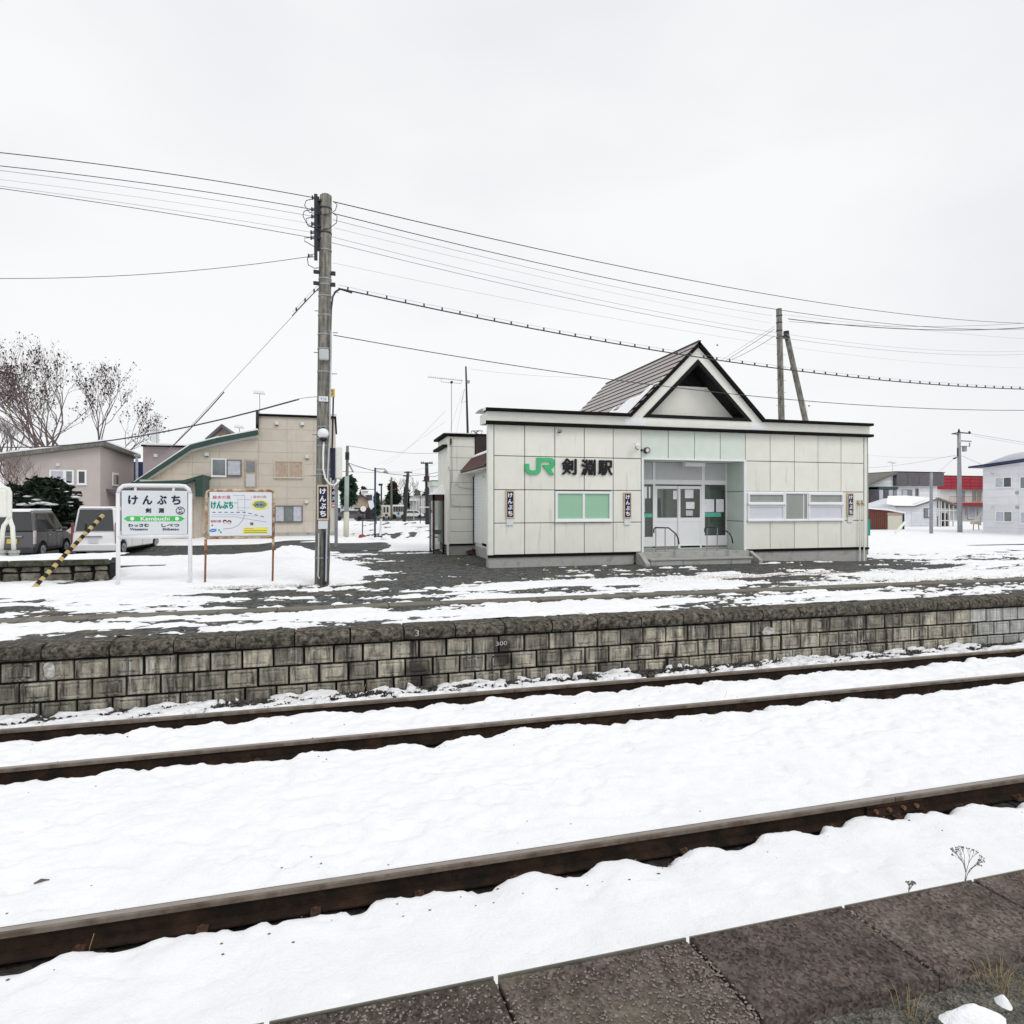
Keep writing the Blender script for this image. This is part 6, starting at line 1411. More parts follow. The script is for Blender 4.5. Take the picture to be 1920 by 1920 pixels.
W([(1820, 813), (1880, 823), (1960, 836)], 38, 38, .016, 'upper wire leaving the transformer pole to the right', 'wire_pale'); W([(1822, 817), (1880, 827), (1960, 840)], 38, 38, .010, 'lower wire leaving the transformer pole to the right', 'wire_pale')
W([(1628, 877), (1720, 867), (1792, 853)], 50, 38, .012, 'thin service wire from the transformer pole to the left', 'wire_pale'); W([(1804, 855), (1825, 864), (1845, 873)], 38, 40, .014, 'service wire from the transformer pole to the grey house', 'wire_pale')
W([(1760, 885), (1775, 872), (1790, 858)], 56, 38, .010, 'service wire from the transformer pole to the slate-banded house', 'wire_pale'); W([(1630, 853), (1720, 858), (1794, 856)], 60, 38, .008, 'faint high wire left of the transformer pole', 'wire_pale')

# ================================================================== STREET IN THE GAP
def zg(px, Y): return z_at(wx(px, Y), Y)
def simple_pole(px, pyt, Y, label, r, m='dark_metal', name='utility_pole', pxb=None, cat='utility pole', low=None):
    g, t, b = pole(name, px, pyt, Y, label, r, r*.8, m, pxb=pxb, cat=cat, n=8); return g, t, b
s1, t_, b_ = simple_pole(651.5, 836, 35, 'pole with a navy wooden top and pale green lower sleeve near the beige house', .09, 'letter_navy' if False else 'wood_grey', pxb=649)
MB().tube([at(650.3, 893, 35-.02), at(649.6, 960, 35-.02)], .125, 10).build('green_sleeve', 'pale_green_pole', s1, smooth=True); MB().tube([at(649.6, 960, 35-.02), at(648.8, 1006, 35-.02)], .15, 10).build('yellow_sleeve', 'shed_cream', s1, smooth=True)
MB().tube([at(653, 868, 35), at(662, 884.5, 35)], .04, 5).build('stay_arm', 'steel', s1); MB().tube([at(643, 884, 35), at(664, 885, 35)], .02, 5).build('cross_rod', 'steel', s1); MB().tube([at(651.2, 848, 35), at(651.0, 862, 35)], .11, 8).build('clamp', 'dark_metal', s1)
# bus stop sign
Yb_ = 34
bst = thing('bus_stop_sign', (wx(679, Yb_), Yb_, -1.75), 'round white bus stop sign on a dark red base', 'sign')
q = at(681, 954, Yb_); MB().disc((q[0], q[2]), .15, Yb_-.02, Yb_+.02, 20).build('disc', 'white_paint', bst); MB().tube([at(680.5, 959, Yb_), at(679.5, 1003, Yb_)], .03, 6).build('post', 'dark_metal', bst)
q = at(679, 1006, Yb_); MB().tube([(q[0], Yb_, q[2]-.08), (q[0], Yb_, q[2]+.04), (q[0], Yb_, q[2]+.11)], [.19, .19, .10], 14).build('base', 'lamp_red', bst)
# navy lamp post
Yl = 34.5
lp = thing('street_lamp', (wx(703, Yl), Yl, -1.75), 'navy street lamp with a bell shade on a long arm', 'street lamp')
MB().tube([at(703, 1010, Yl), at(703.5, 877, Yl)], .05, 10).build('post', 'blue_edge', lp, smooth=True); MB().tube([at(703.5, 879, Yl), at(722.5, 879.5, Yl), at(722.5, 882, Yl)], .025, 6).build('arm', 'blue_edge', lp); MB().tube([at(686, 917.5, Yl), at(703, 917.5, Yl)], .02, 6).build('banner_arm', 'blue_edge', lp)
q = at(723, 884, Yl); MB().tube([(q[0], Yl, q[2]+.08), (q[0], Yl, q[2]+.02), (q[0], Yl, q[2]-.09)], [.03, .10, .15], 14).build('lamp_shade', 'lamp_cap', lp, smooth=True)
fl_ = MB().ext([hwp for hwp in [(wx(690, Yl), wz(690, 939, Yl)), (wx(699.5, Yl), wz(700, 938, Yl)), (wx(702, Yl), wz(702, 950, Yl)), (wx(696, Yl), wz(696, 956, Yl)), (wx(692, Yl), wz(692, 950, Yl))]], Yl, Yl+.02).build('white_flag', 'white_paint', lp)
q = at(701, 959, Yl-.1); MB().disc((q[0], q[2]), .13, Yl-.12, Yl-.08, 14).build('round_mirror', 'dark_metal', lp)
wp = thing('white_marker_post', (wx(714, 35), 35, -1.75), 'slim white marker post with a black foot beside the street lamp', 'post')
MB().tube([at(713, 1005, 35), at(715, 968, 35)], .06, 8).build('shaft', 'white_paint', wp); MB().tube([at(715, 969, 34.95), at(715, 972, 34.95)], .07, 8).build('reflector', 'rust', wp); q = at(711, 1007, 34); B(q[0]-.15, q[0]+.16, 33.8, 34.1, q[2]-.06, q[2]+.06).build('foot', 'dark_metal', wp, bevel=.02)
o = MB().ext([(gnd(720, 999)[0]+1.0*cos(t*pi/8), gnd(720, 999)[1]+1.6*sin(t*pi/8)) for t in range(16)], -1.69, -1.665, 'z').build('manhole_cover', 'asphalt', None) if False else None
# distant poles
g_, t_, b_ = simple_pole(734, 895, 95, 'short distant grey pole left of the bus', .16, 'wood_grey'); MB().tube([at(729, 901, 95), at(735, 901, 95)], .07, 5).build('cross_arm', 'steel', g_)
g_, t_, b_ = simple_pole(765, 884, 75, 'dark leaning wooden pole in front of the bus', .22, pxb=758); MB().tube([at(757.5, 885.5, 75), at(773, 885.5, 75)], .07, 5).build('cross_arm', 'dark_metal', g_)
g_, t_, b_ = simple_pole(800, 867, 58, 'distant pole with wide cross arm and barrel transformer near the station annex', .2, pxb=801.5)
MB().tube([at(789, 868.5, 58), at(811.5, 868.5, 58)], .06, 5).build('cross_arm', 'dark_metal', g_); MB().tube([at(800, 893, 57.7), at(800, 903, 57.7)], .26, 10).build('transformer', 'booth_brown', g_)
for px in (790, 794, 806, 810): MB().tube([at(px, 868, 58), at(px, 865.5, 58)], .05, 5).build('insulator', 'dark_metal', g_)
MB().tube([at(792, 901.5, 58), at(800, 902, 58)], .06, 5).build('side_arm', 'dark_metal', g_)
g_, t_, b_ = simple_pole(715, 908, 110, 'far dark signal post above the small green tree', .15); q = at(713.5, 909, 110); B(q[0]-.35, q[0]+.35, 109.8, 110, q[2]-.15, q[2]+.2).build('lamp_head', 'dark_metal', g_)
g_ = thing('street_lamp', (wx(776, 80), 80, zg(776, 80)), 'pale curved street lamp behind the distant poles', 'street lamp'); MB().tube([(wx(776, 80), 80, zg(776, 80)), at(775.5, 905, 80), at(774, 897, 80), at(769, 893, 80), at(765, 892.5, 80)], .06, 6).build('post', 'pale_green_pole', g_); q = at(760, 892.3, 80); B(q[0]-.25, q[0]+.3, 79.9, 80.1, q[2]-.08, q[2]+.06).build('lamp_head', 'dark_metal', g_)
g_, t_, b_ = simple_pole(788, 930, 62, 'thin brown post at the edge of the snowy street', .04, 'booth_brown', name='marker_post', cat='post')
W([(654, 836), (745, 848), (840, 848)], 35, 58, .016, 'highest wire crossing above the street', 'wire_pale'); W([(654, 868), (700, 883), (800, 889), (840, 880)], 35, 45, .016, 'dark sagging wire between the street poles'); W([(800, 889), (820, 892), (836, 881)], 50, 30, .016, 'short sagging wire reaching the annex')
W([(635, 884), (700, 886), (790, 888)], 40, 58, .012, 'level wire across the street gap', 'wire_pale'); W([(655, 872), (690, 880), (840, 856)], 36, 60, .008, 'faint wire rising towards the annex across the street', 'wire_pale')
W([(720, 872), (760, 845), (835, 770)], 70, 26, .005, 'very faint slanting wire above the street gap, upper', 'wire_pale'); W([(690, 878), (740, 855), (835, 790)], 70, 26, .004, 'very faint slanting wire above the street gap, lower', 'wire_pale')
# --- distant buildings
def box_house(name, px0, px1, pyt, Y, label, m='offwhite', roof=None, depth=10, cat='building'):
    g = thing(name, (wx((px0+px1)/2, Y), Y, zg(px0, Y)), label, cat); zt = wz((px0+px1)/2, pyt, Y)
    B(wx(px0, Y), wx(px1, Y), Y, Y+depth, zg(px0, Y)-.5, zt).build('walls', m, g)
    if roof: B(wx(px0-1, Y), wx(px1+1, Y), Y-.3, Y+depth, zt, zt+.3).build('roof', roof, g)
    return g
K = 130
g = box_house('white_workshop', 749, 803, 932, K, 'long low white workshop behind the bus', 'offwhite', 'lamp_cap')
for a in (762, 776, 783, 795): B(wx(a, K), wx(a+.7, K), K-.1, K, zg(a, K), wz(a, 938, K)).build('door_post', 'slate_band', g)
B(wx(763, K), wx(781, K), K-1.2, K, wz(770, 939, K), wz(770, 937, K)).build('canopy', 'snow', g); B(wx(757, K), wx(803, K), K-.2, K, zg(757, K)-.3, wz(770, 962, K)).build('dark_plinth', 'dark_metal', g)
B(wx(764, K), wx(769, K), K-.15, K, wz(766, 954, K), wz(766, 950, K)).build('window', 'window_dark', g)
for k, a in enumerate((752, 757, 772, 779, 786, 792, 798)): B(wx(a, K), wx(a+4, K), K-.08, K-.0, wz(a, 962, K), wz(a, 940, K)).build('wall_panel', 'offwhite', g)
K = 52
K = 48; gX = wx(813, K); gB = yx(805, gX)
g = thing('green_topped_building', (gX+2, K, zg(813, K)), 'white building with a pale green parapet behind the telephone booth', 'building')
B(gX, gX+7, K, gB, zg(813, K)-.5, wz(813, 911, K)).build('walls', 'offwhite', g)
B(gX-.12, gX+7.1, K-.12, gB+.1, wz(813, 911, K), wz(813, 901.5, K)).build('parapet', 'mint_dark', g); B(gX-.18, gX+7.2, K-.18, gB+.15, wz(813, 901.5, K), wz(813, 900.5, K)).build('parapet_cap', 'green_roof', g)
B(gX+1.9, gX+2.15, K+2, K+2.5, wz(830, 902, K), wz(830, 896.5, K)).build('roof_vent', 'dark_metal', g)
B(gX-.9, gX, K+1.5, gB-1, wz(808, 952, K), wz(808, 950, K)).build('canopy', 'snow', g)
for a, b in ((.25, .40), (.6, .75)): B(gX-.03, gX, K+(gB-K)*a, K+(gB-K)*b, -.2, .9).build('window', 'window_dark', g)
B(gX-.03, gX, K+(gB-K)*.8, K+(gB-K)*.92, zg(806, K), .1).build('door', 'curtain', g); B(gX+.4, gX+1.2, K-.03, K, wz(813, 940, K), wz(813, 922, K)).build('window', 'curtain', g)
def gable_house(px0, px1, pye, pyr, Y, label, m, rm, name='far_house', snowroof=False, n=4):
    g = thing(name, (wx((px0+px1)/2, Y), Y, zg(px0, Y)), label, 'house'); a = at(px0, pye, Y); b = at(px1, pye, Y); c = at((px0+px1)/2, pyr, Y)
    MB().ext([(a[0], zg(px0, Y)-.5), (b[0], zg(px0, Y)-.5), (b[0], b[2]), (c[0], c[2]), (a[0], a[2])], Y, Y+8).build('walls', m, g)
    for p in (a, b): MB().ext([(p[0]+(p[0]-c[0])*.08, p[2]-.1), (c[0], c[2]), (c[0], c[2]+.3), (p[0]+(p[0]-c[0])*.08, p[2]+.2)], Y-.5, Y+8).build('roof_slope', rm, g)
    B(wx(px0+2, Y), wx(px0+5, Y), Y-.05, Y, wz(px0, pye+8, Y), wz(px0, pye+3, Y)).build('window', 'window_mid', g)
    return g
gable_house(712, 733, 943, 935, 118, 'small grey gabled house left of the bus', 'taupe', 'snow')
gable_house(664, 690, 938, 929, 112, 'brown-roofed distant house above the small dark car', 'curtain_beige', 'tile_brown', n=3)
gable_house(638, 664, 946, 937, 95, 'snow-roofed distant house left of the brown-roofed one', 'offwhite', 'snow')
box_house('pale_block', 679, 690, 921, 140, 'small pale tower-like house beyond the brown-roofed one', 'offwhite', 'snow', 6, 'house')
box_house('slate_block', 687, 698, 928, 128, 'slate-fronted distant building left of the street lamp', 'slate_band', 'snow', 6)
# dark hedge / fence along the far road
hd = thing('far_fence', (wx(670, 104), 104, zg(670, 104)), 'dark red and green fence along the far side of the road', 'fence')
for k in range(14): a = 633+5.2*k; B(wx(a, 104), wx(a+5, 104), 104, 104.15, zg(a, 104)-.2, wz(a, 952+.6*(k % 2), 104)).build('fence_panel', ('brown_wall', 'green_roof')[k % 3 == 0], hd)
# --- vehicles
def wheel(par, x, y, r, wd, n=18):
    t = MB().ext([(y+r*cos(2*pi*i/n), r+r*sin(2*pi*i/n)) for i in range(n)], x-wd/2, x+wd/2, 'x').build('wheel', 'rubber', par, local=True, bevel=.02)
    s = 1 if x > 0 else -1
    MB().ext([(y+r*.66*cos(2*pi*i/n), r+r*.66*sin(2*pi*i/n)) for i in range(n)], x+s*wd/2, x+s*(wd/2+.012), 'x').build('rim', 'alloy', t, local=True)
    for k in range(5):
        a = 2*pi*k/5; MB().tube([(x+s*(wd/2+.012), y, r), (x+s*(wd/2+.02), y+r*.6*cos(a), r+r*.6*sin(a))], .022, 5).build('spoke', 'steel', t, local=True)
    return t
def minivan(loc, rz, L, Wd, Ht, paint, label, roofm=None, plate='map_white', belt=.92, rear_drop=.0):
    """local frame: y forward, rear face at y=0; wheels on z=0"""
    g = thing('parked_car', loc, label, 'car', None, rz)
    r = .30; w2 = Wd/2; y1, y2 = .62, L-.72; gl = .18
    def arch(yc): return [(yc+(r+.06)*cos(pi-pi*i/8), r-.02+(r+.06)*sin(pi-pi*i/8)) for i in range(9)]
    prof = [(.03, gl)]+[(yc_, z_) for yc_, z_ in arch(y1)]+arch(y2)+[(L-.03, gl), (L, .45), (L-.04, .78), (L-.75, belt+.02), (.06, belt+.06), (0, belt-.2), (-.04, .45)]
    MB().ext(prof, -w2, w2, 'x').build('body', paint, g, local=True, bevel=.05)
    B(-w2+.12, w2-.12, .2, L-.2, gl+.02, .5).build('underbody', 'rubber', g, local=True)
    zb_, zt2_ = belt+.05, Ht
    lo = [(-w2+.03, .06), (w2-.03, .06), (w2-.03, L-.78), (-w2+.03, L-.78)]; hi = [(-w2+.16, .20), (w2-.16, .20), (w2-.16, L-1.55), (-w2+.16, L-1.55)]
    MB().add([(x, y, zb_) for x, y in lo]+[(x, y, zt2_-.05) for x, y in hi], [(0, 3, 2, 1), (4, 5, 6, 7), (0, 1, 5, 4), (1, 2, 6, 5), (2, 3, 7, 6), (3, 0, 4, 7)]).build('cabin', paint, g, local=True, bevel=.06)
    B(-w2+.18, w2-.18, .24, L-1.6, zt2_-.055, zt2_-.0 if not roofm else zt2_+.03).build('roof', roofm or paint, g, local=True, bevel=.03)
    # windows follow the cabin planes, 8 mm proud
    def side(sx, ya, yb, za, zb2, m='car_glass', nm='side_window', k=.010):
        def X_(z): t = (z-zb_)/(zt2_-.05-zb_); return sx*(w2-.03-.13*t+k)
        def fy(y, z): t = (z-zb_)/(zt2_-.05-zb_); return y if y < L-1.6 else y-.6*t
        q = [(ya, za), (yb, za), (yb, zb2), (ya, zb2)]
        MB().add([(X_(z), fy(y, z), z) for y, z in q]+[(X_(z)-sx*.02, fy(y, z), z) for y, z in q], [(0, 1, 2, 3), (7, 6, 5, 4), (0, 4, 5, 1), (1, 5, 6, 2), (2, 6, 7, 3), (3, 7, 4, 0)]).build(nm, m, g, local=True)
    za, zb2 = zb_+.06, zt2_-.16
    for sx in (-1, 1):
        c = [.34, L*.30, L*.53, L-1.02]
        for k in range(3): side(sx, c[k]+.03, c[k+1]-.04, za, zb2)
        wheel(g, sx*(w2-.09), y1, r, .19); wheel(g, sx*(w2-.09), y2, r, .19)
        B(sx*w2-.0 if sx > 0 else -w2-.18, sx*w2+.18 if sx > 0 else -w2, L-1.15, L-1.05, belt+.02, belt+.17).build('mirror', paint, g, local=True, bevel=.03)
        for yy in (L*.33, L*.56): B(sx*(w2+.002)-.012, sx*(w2+.002)+.012, yy, yy+.16, belt-.12, belt-.09).build('door_handle', 'alloy' if roofm else paint, g, local=True)
        for yy in (L*.30, L*.53, L-1.05): B(sx*w2-.004, sx*w2+.003, yy-.006, yy+.006, .3, belt).build('door_seam', 'rubber', g, local=True)
        B(sx*(w2-.035)-.030, sx*(w2-.035)+.035, -.03, .12, belt-.42, belt+.10 if roofm else belt+.45).build('tail_lamp', 'lamp_clear' if roofm else 'lamp_red', g, local=True, bevel=.015)
    t0 = (za-zb_)/(zt2_-.05-zb_); t1 = (zb2-zb_)/(zt2_-.05-zb_)
    def RY_(t): return .06+.14*t-.012
    MB().add([(-w2+.14, RY_(t0), za), (w2-.14, RY_(t0), za), (w2-.24, RY_(t1), zb2+.03), (-w2+.24, RY_(t1), zb2+.03), (-w2+.14, RY_(t0)+.02, za), (w2-.14, RY_(t0)+.02, za), (w2-.24, RY_(t1)+.02, zb2+.03), (-w2+.24, RY_(t1)+.02, zb2+.03)], [(0, 3, 2, 1), (4, 5, 6, 7), (0, 1, 5, 4), (1, 2, 6, 5), (2, 3, 7, 6), (3, 0, 4, 7)]).build('rear_window', 'car_glass', g, local=True)
    MB().add([(-w2+.14, L-.80, zb_+.05), (w2-.14, L-.80, zb_+.05), (w2-.25, L-1.48, zt2_-.12), (-w2+.25, L-1.48, zt2_-.12), (-w2+.14, L-.84, zb_+.03), (w2-.14, L-.84, zb_+.03), (w2-.25, L-1.52, zt2_-.14), (-w2+.25, L-1.52, zt2_-.14)], [(0, 1, 2, 3), (7, 6, 5, 4), (0, 4, 5, 1), (1, 5, 6, 2), (2, 6, 7, 3), (3, 7, 4, 0)]).build('windscreen', 'car_glass', g, local=True)
    B(-w2+.04, w2-.04, -.10, .02, .22, .50).build('rear_bumper', paint, g, local=True, bevel=.04); B(-.17, .17, -.06, -.035, belt-.38, belt-.20).build('number_plate', plate, g, local=True)
    B(-.32, .32, -.055, -.03, belt-.14, belt-.09).build('tailgate_trim', 'alloy' if roofm else 'steel', g, local=True); B(-w2+.25, w2-.25, .10, .26, zt2_-.09, zt2_-.04).build('rear_spoiler', paint if not roofm else 'snow', g, local=True, bevel=.02)
    B(-.35, -.32, .02, .03, za, za+.3).build('rear_wiper', 'rubber', g, local=True)
    return g
D = 25.0; u = (176-960)/F
def camxy(px, d): u = (px-960)/F; return (d*(SA+u*CA), d*(CA-u*SA))
def place_van(px_corner, D, phi_deg, Wd):      # right rear corner of the car at px, distance along the view
    cx_, cy_ = camxy(px_corner, D); h = A+radians(phi_deg)      # heading angle from +Y towards +X
    fx, fy = sin(h), cos(h); rx, ry = cos(h), -sin(h)
    return (cx_-rx*Wd/2, cy_-ry*Wd/2), -h
(xx, yy), rzv = place_van(219, 25.6, -9, 1.7)
minivan((xx, yy, -2.08), rzv, 4.7, 1.7, 2.02, 'car_white', 'white minivan parked behind the station name sign', plate='map_white')
(xx, yy), rzv = place_van(66, 24.0, -14, 1.48)
minivan((xx, yy, -2.06), rzv, 3.4, 1.48, 1.88, 'car_grey', 'dark grey kei minivan with snow on its roof, parked at the left edge', roofm='snow', plate='plate_yellow', belt=.98)
def small_car(px, Y, paint, label, rz=pi/2, L=4.2):
    x = wx(px, Y); g = thing('distant_car', (x, Y, zg(px, Y)+.05), label, 'car', None, rz)
    MB().ext([(-L/2, .3), (-L/2, .75), (-L*.36, .85), (-L*.22, 1.35), (L*.2, 1.38), (L*.36, .9), (L/2, .75), (L/2, .3)], -.82, .82, 'x').build('body', paint, g, local=True, bevel=.06)
    for sx in (-1, 1):
        MB().ext([(-L*.30, .9), (-L*.19, 1.28), (L*.17, 1.3), (L*.29, .93)], sx*.825, sx*.835, 'x').build('side_window', 'car_glass', g, local=True)
        for y in (-L*.31, L*.31): MB().ext([(y+.3*cos(i), .3+.3*sin(i)) for i in [2*pi*k/12 for k in range(12)]], sx*.70, sx*.86, 'x').build('wheel', 'rubber', g, local=True)
    return g
small_car(655, 88, 'car_grey', 'dark car parked on the far snowy road behind the green-sleeved pole'); B_ = small_car(772, 112, 'car_white', 'white car parked right of the bus near the workshop')
g = bpy.data.objects['distant_car']; MB().box(-.7, .7, -1.2, 1.0, 1.38, 1.46).build('roof_snow', 'snow', g, local=True)
Yv = 105
bus = thing('bus', (wx(748, Yv), Yv, zg(740, Yv)), 'cream bus with a row of dark windows on the far road', 'bus')
a, b = wx(736, Yv), wx(760.5, Yv); z0 = zg(740, Yv); zt_ = wz(745, 947.5, Yv)
B(a, b, Yv, Yv+2.4, z0+.35, zt_).build('body', 'bus_cream', bus, bevel=.08); B(a, b, Yv+.1, Yv+2.3, zt_, zt_+.08).build('roof', 'snow', bus)
for k in range(5): x = a+(b-a)*(.06+.185*k); B(x, x+(b-a)*.165, Yv-.02, Yv, z0+1.2, zt_-.2).build('window', 'car_glass', bus)
MB().ext([(a+(b-a)*(.45+.09*cos(t*pi/6)), z0+.9+.25*sin(t*pi/6)) for t in range(12)], Yv-.03, Yv-.005).build('side_emblem', 'ink_blue', bus)
for f in (.10, .85): MB().disc((a+(b-a)*f, z0+.38), .42, Yv-.03, Yv+.2, 14).build('wheel', 'rubber', bus)
tr = thing('truck', (wx(724, 100), 100, zg(724, 100)), 'boxy white truck seen from its rear left of the bus', 'truck')
a, b = wx(717, 100), wx(732, 100); z0 = zg(724, 100); zt_ = wz(724, 947, 100)
B(a, b, 100, 104, z0+.4, zt_).build('body', 'bus_cream', tr, bevel=.05)
for p0, p1 in ((719, 722.5), (725, 728.5)): B(wx(p0, 100), wx(p1, 100), 99.96, 100, z0+.75+.35, zt_-.3).build('window', 'window_dark', tr)
B(wx(722, 100), wx(727, 100), 99.96, 100, z0+.55, z0+.85).build('grille', 'dark_metal', tr)
for p0 in (718.5, 728): B(wx(p0, 100), wx(p0+2.6, 100), 99.9, 100.6, z0, z0+.5).build('wheel', 'rubber', tr)

# ================================================================== TREES
def bare_tree(name, base, h, label, seed, lean=0.0, spread=.55, levels=6, mtl='bark', leaves=0, r0=.16, n0=3, leafs=.06, up=.12, lead=False):
    R = np.random.RandomState(seed); g = thing(name, base, label, 'tree'); tr_ = MB(); br = MB(); lf = MB(); lr = []
    def rec(p, d, l, r, k):
        q = p+d*l; mid_ = p+d*l*.5+R.normal(size=3)*l*.05
        (tr_ if k >= levels-1 else br).tube([p, mid_, q], [r, r*.88, r*.74], 6 if k > 2 else 3, False)
        if k <= 2: lr.append(q)
        if k <= 1: lr.append(mid_)
        if k == 0: return
        for i in range(n0 if k >= levels-(0 if lead else 1) else (3 if R.rand() < .35 else 2)):
            v = R.normal(size=3)*spread*(1.0 if k < levels else 1.2); v[2] = abs(v[2])*.5; e = (d+v*.35 if (i == 0 and lead) else d+v); e[2] += up; e /= np.linalg.norm(e)
            rec(q if R.rand() < .7 else p+d*l*R.uniform(.6, 1), e, l*(R.uniform(.74, .92) if lead else R.uniform(.66, .86)), r*R.uniform(.55, .72), k-1)
    rec(np.array(base, float), np.array([lean, 0, 1.])/np.linalg.norm([lean, 0, 1.]), h*.24, r0, levels)
    tr_.build('trunk', mtl, g, fix=False); br.build('crown', mtl, g, fix=False)
    if leaves:
        for q in lr:
            for _ in range(leaves):
                if R.rand() > .8: continue
                c = q+R.normal(size=3)*.12; s = leafs*R.uniform(.6, 1.5); a, b = R.normal(size=3), R.normal(size=3); a /= np.linalg.norm(a); b /= np.linalg.norm(b)
                lf.add([c-a*s*.5, c+b*s*.35, c+a*s*.5-np.array([0, 0, s*.6]), c-b*s*.35], [(0, 1, 2, 3)])
        lf.build('dry_leaves', 'leaf_dry', g, kind='stuff', fix=False)
    return g
TY = 53.0
bare_tree('bare_tree', (wx(78, TY), TY, -.5), 11.0, 'large bare tree with sparse dry leaves, left of two behind the taupe house', 14, .05, .58, 7, 'bark', 1, .15, 4, .15, .0, True)
bare_tree('bare_tree', (wx(142, TY), TY-1, -.5), 11.2, 'reddish-stemmed bare tree with sparse dry leaves behind the taupe house, right of the larger one', 8, .02, .58, 7, 'bark_red', 1, .13, 3, .15, .0, True)
bare_tree('bare_tree', (wx(168, TY), TY+1, .3), 9.6, 'slanting bare tree rightmost behind the taupe house', 33, .12, .46, 6, 'bark', 2, .11, 3, .15, .0, True)
bare_tree('bare_tree', (wx(25, 46), 46, -.5), 7.5, 'low twiggy bare tree at the left edge beside the taupe house', 45, -.1, .6, 7, 'bark', 0, .10, 3)
bare_tree('bare_shrub', (wx(45, 41), 41, -1.5), 5.2, 'brown twiggy shrub in front of the taupe house wall', 52, .1, .6, 7, 'bark_red', 0, .05, 4)
bare_tree('bare_tree', (wx(757, 150), 150, -2.8), 13, 'distant bare tree beside the dark conifer behind the bus', 61, .05, .5, 5, 'wood_grey', 0, .22, 3)
bare_tree('bare_tree', (wx(790, 180), 180, -2.8), 12, 'very distant bare tree right of the white workshop', 63, .0, .5, 5, 'wood_grey', 0, .15, 3)
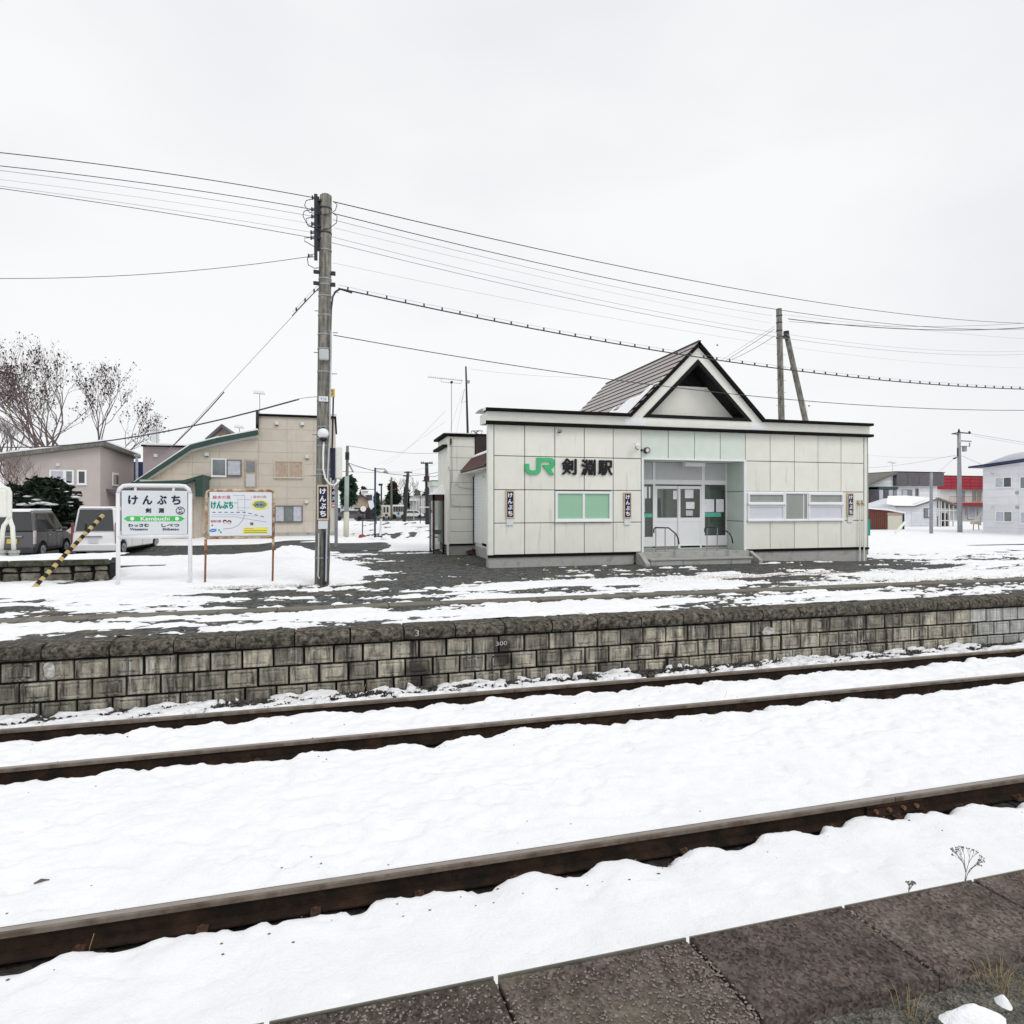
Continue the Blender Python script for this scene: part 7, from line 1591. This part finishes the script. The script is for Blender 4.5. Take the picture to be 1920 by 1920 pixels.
def leafy(name, px, pyt, pyb, Y, wpx, label, m, n, shape='cone', seed=1, leaf=.35, snow_n=0, m2=None):
    R = np.random.RandomState(seed); c = at(px, pyb, Y); t = at(px, pyt, Y); hgt = t[2]-c[2]; rad = (wx(px+wpx/2, Y)-wx(px-wpx/2, Y))/2
    g = thing(name, (c[0], Y, min(c[2], zg(px, Y))), label, 'tree' if 'shrub' not in name else 'shrub'); LOCz = LOC[g.name]
    MB().tube([(c[0], Y, min(c[2], zg(px, Y))-.1), (c[0], Y, c[2]+hgt*.85)], [rad*.09, rad*.03], 7).build('trunk', 'bark', g)
    mb = MB(); mb2 = MB()
    cl = [(R.uniform(0, 1)**.8, R.uniform(0, 2*pi), R.uniform(.55, 1)) for _ in range(max(14, n//40))]
    for i in range(n):
        f, a, k = cl[R.randint(len(cl))]
        pr = (1-f)**.75 if shape == 'cone' else math.sqrt(max(.03, 1-(2*f-1)**2)) if shape == 'ball' else math.sqrt(max(.0, 1-f**2))
        p = np.array([c[0]+cos(a)*rad*pr*k*.8, Y+sin(a)*rad*pr*k*.8, c[2]+hgt*f])+R.normal(size=3)*np.array([rad*.15, rad*.15, hgt*.045])
        s = leaf*R.uniform(.5, 1.3); d = R.normal(size=3); d[2] *= .4; d /= np.linalg.norm(d); e = R.normal(size=3); e -= d*e.dot(d); e /= np.linalg.norm(e)
        (mb2 if (m2 and (a+f*2) % 6.28 < 2.6) else mb).add([p-e*s*.25, p+d*s*.7-np.array([0, 0, s*.15]), p+e*s*.25, p-d*s*.5], [(0, 1, 2, 3)])
    mb.build('foliage', m, g, kind='stuff', fix=False)
    if m2: mb2.build('foliage', m2, g, kind='stuff', fix=False)
    for i in range(snow_n):
        f, a = R.uniform(.3, .95), R.uniform(pi*.9, pi*2.1); pr = math.sqrt(max(.03, 1-f**2)) if shape == 'dome' else (1-f)
        p = (c[0]+cos(a)*rad*pr*.95, Y+sin(a)*rad*pr*1.0, c[2]+hgt*f); s = R.uniform(.10, .26)
        pts = [(p[0]+s*q[0]*1.5*R.uniform(.7, 1.3), p[1]+s*q[1], p[2]+s*.32*q[2]) for q in ico]; MB().add(pts, icf).build('snow_clump', 'snow', g, smooth=True)
    return g
leafy('evergreen_shrub', 88, 904, 985, 33, 128, 'broad dark evergreen bush with snow clumps behind the parked cars', 'needle', 15000, 'dome', 4, .30, 26)
leafy('evergreen_shrub', 24, 915, 985, 34.5, 70, 'smaller dark evergreen at the left edge behind the white notice board', 'needle', 5000, 'dome', 5, .30, 7)
leafy('evergreen_tree', 652, 897, 945, 92, 34, 'round green tree left of the street, behind the green-sleeved pole', 'needle_green', 3000, 'ball', 6, .8, 0)
leafy('evergreen_tree', 736, 906, 950, 112, 28, 'two-toned brown and green conifer left of the bus', 'needle_green', 2600, 'cone', 7, .8, 0, 'needle_brown')
leafy('evergreen_tree', 742, 925, 952, 108, 18, 'dark low conifer just behind the bus', 'needle', 1500, 'ball', 8, .6, 0)
leafy('evergreen_tree', 706, 926, 965, 62, 16, 'small spruce behind the navy street lamp', 'needle_green', 1500, 'cone', 9, .4, 0)
leafy('evergreen_tree', 762, 912, 950, 125, 12, 'narrow dark conifer behind the leaning wooden pole', 'needle', 1200, 'cone', 10, .7, 0)
leafy('evergreen_tree', 681, 914, 940, 165, 12, 'far small tree above the brown-roofed house', 'needle', 800, 'ball', 12, .8, 0)
leafy('evergreen_tree', 800, 916, 950, 140, 14, 'dark tree behind the distant transformer pole', 'needle', 900, 'ball', 13, .8, 0)
leafy('evergreen_tree', 781, 921, 950, 190, 18, 'distant tree above the white workshop roof', 'needle_green', 900, 'ball', 14, 1.0, 0)
leafy('evergreen_tree', 1779, 920, 985, 90, 14, 'dark tree between the slate-banded and red-roofed houses', 'needle', 800, 'ball', 15, .5, 0)
# pale far hills
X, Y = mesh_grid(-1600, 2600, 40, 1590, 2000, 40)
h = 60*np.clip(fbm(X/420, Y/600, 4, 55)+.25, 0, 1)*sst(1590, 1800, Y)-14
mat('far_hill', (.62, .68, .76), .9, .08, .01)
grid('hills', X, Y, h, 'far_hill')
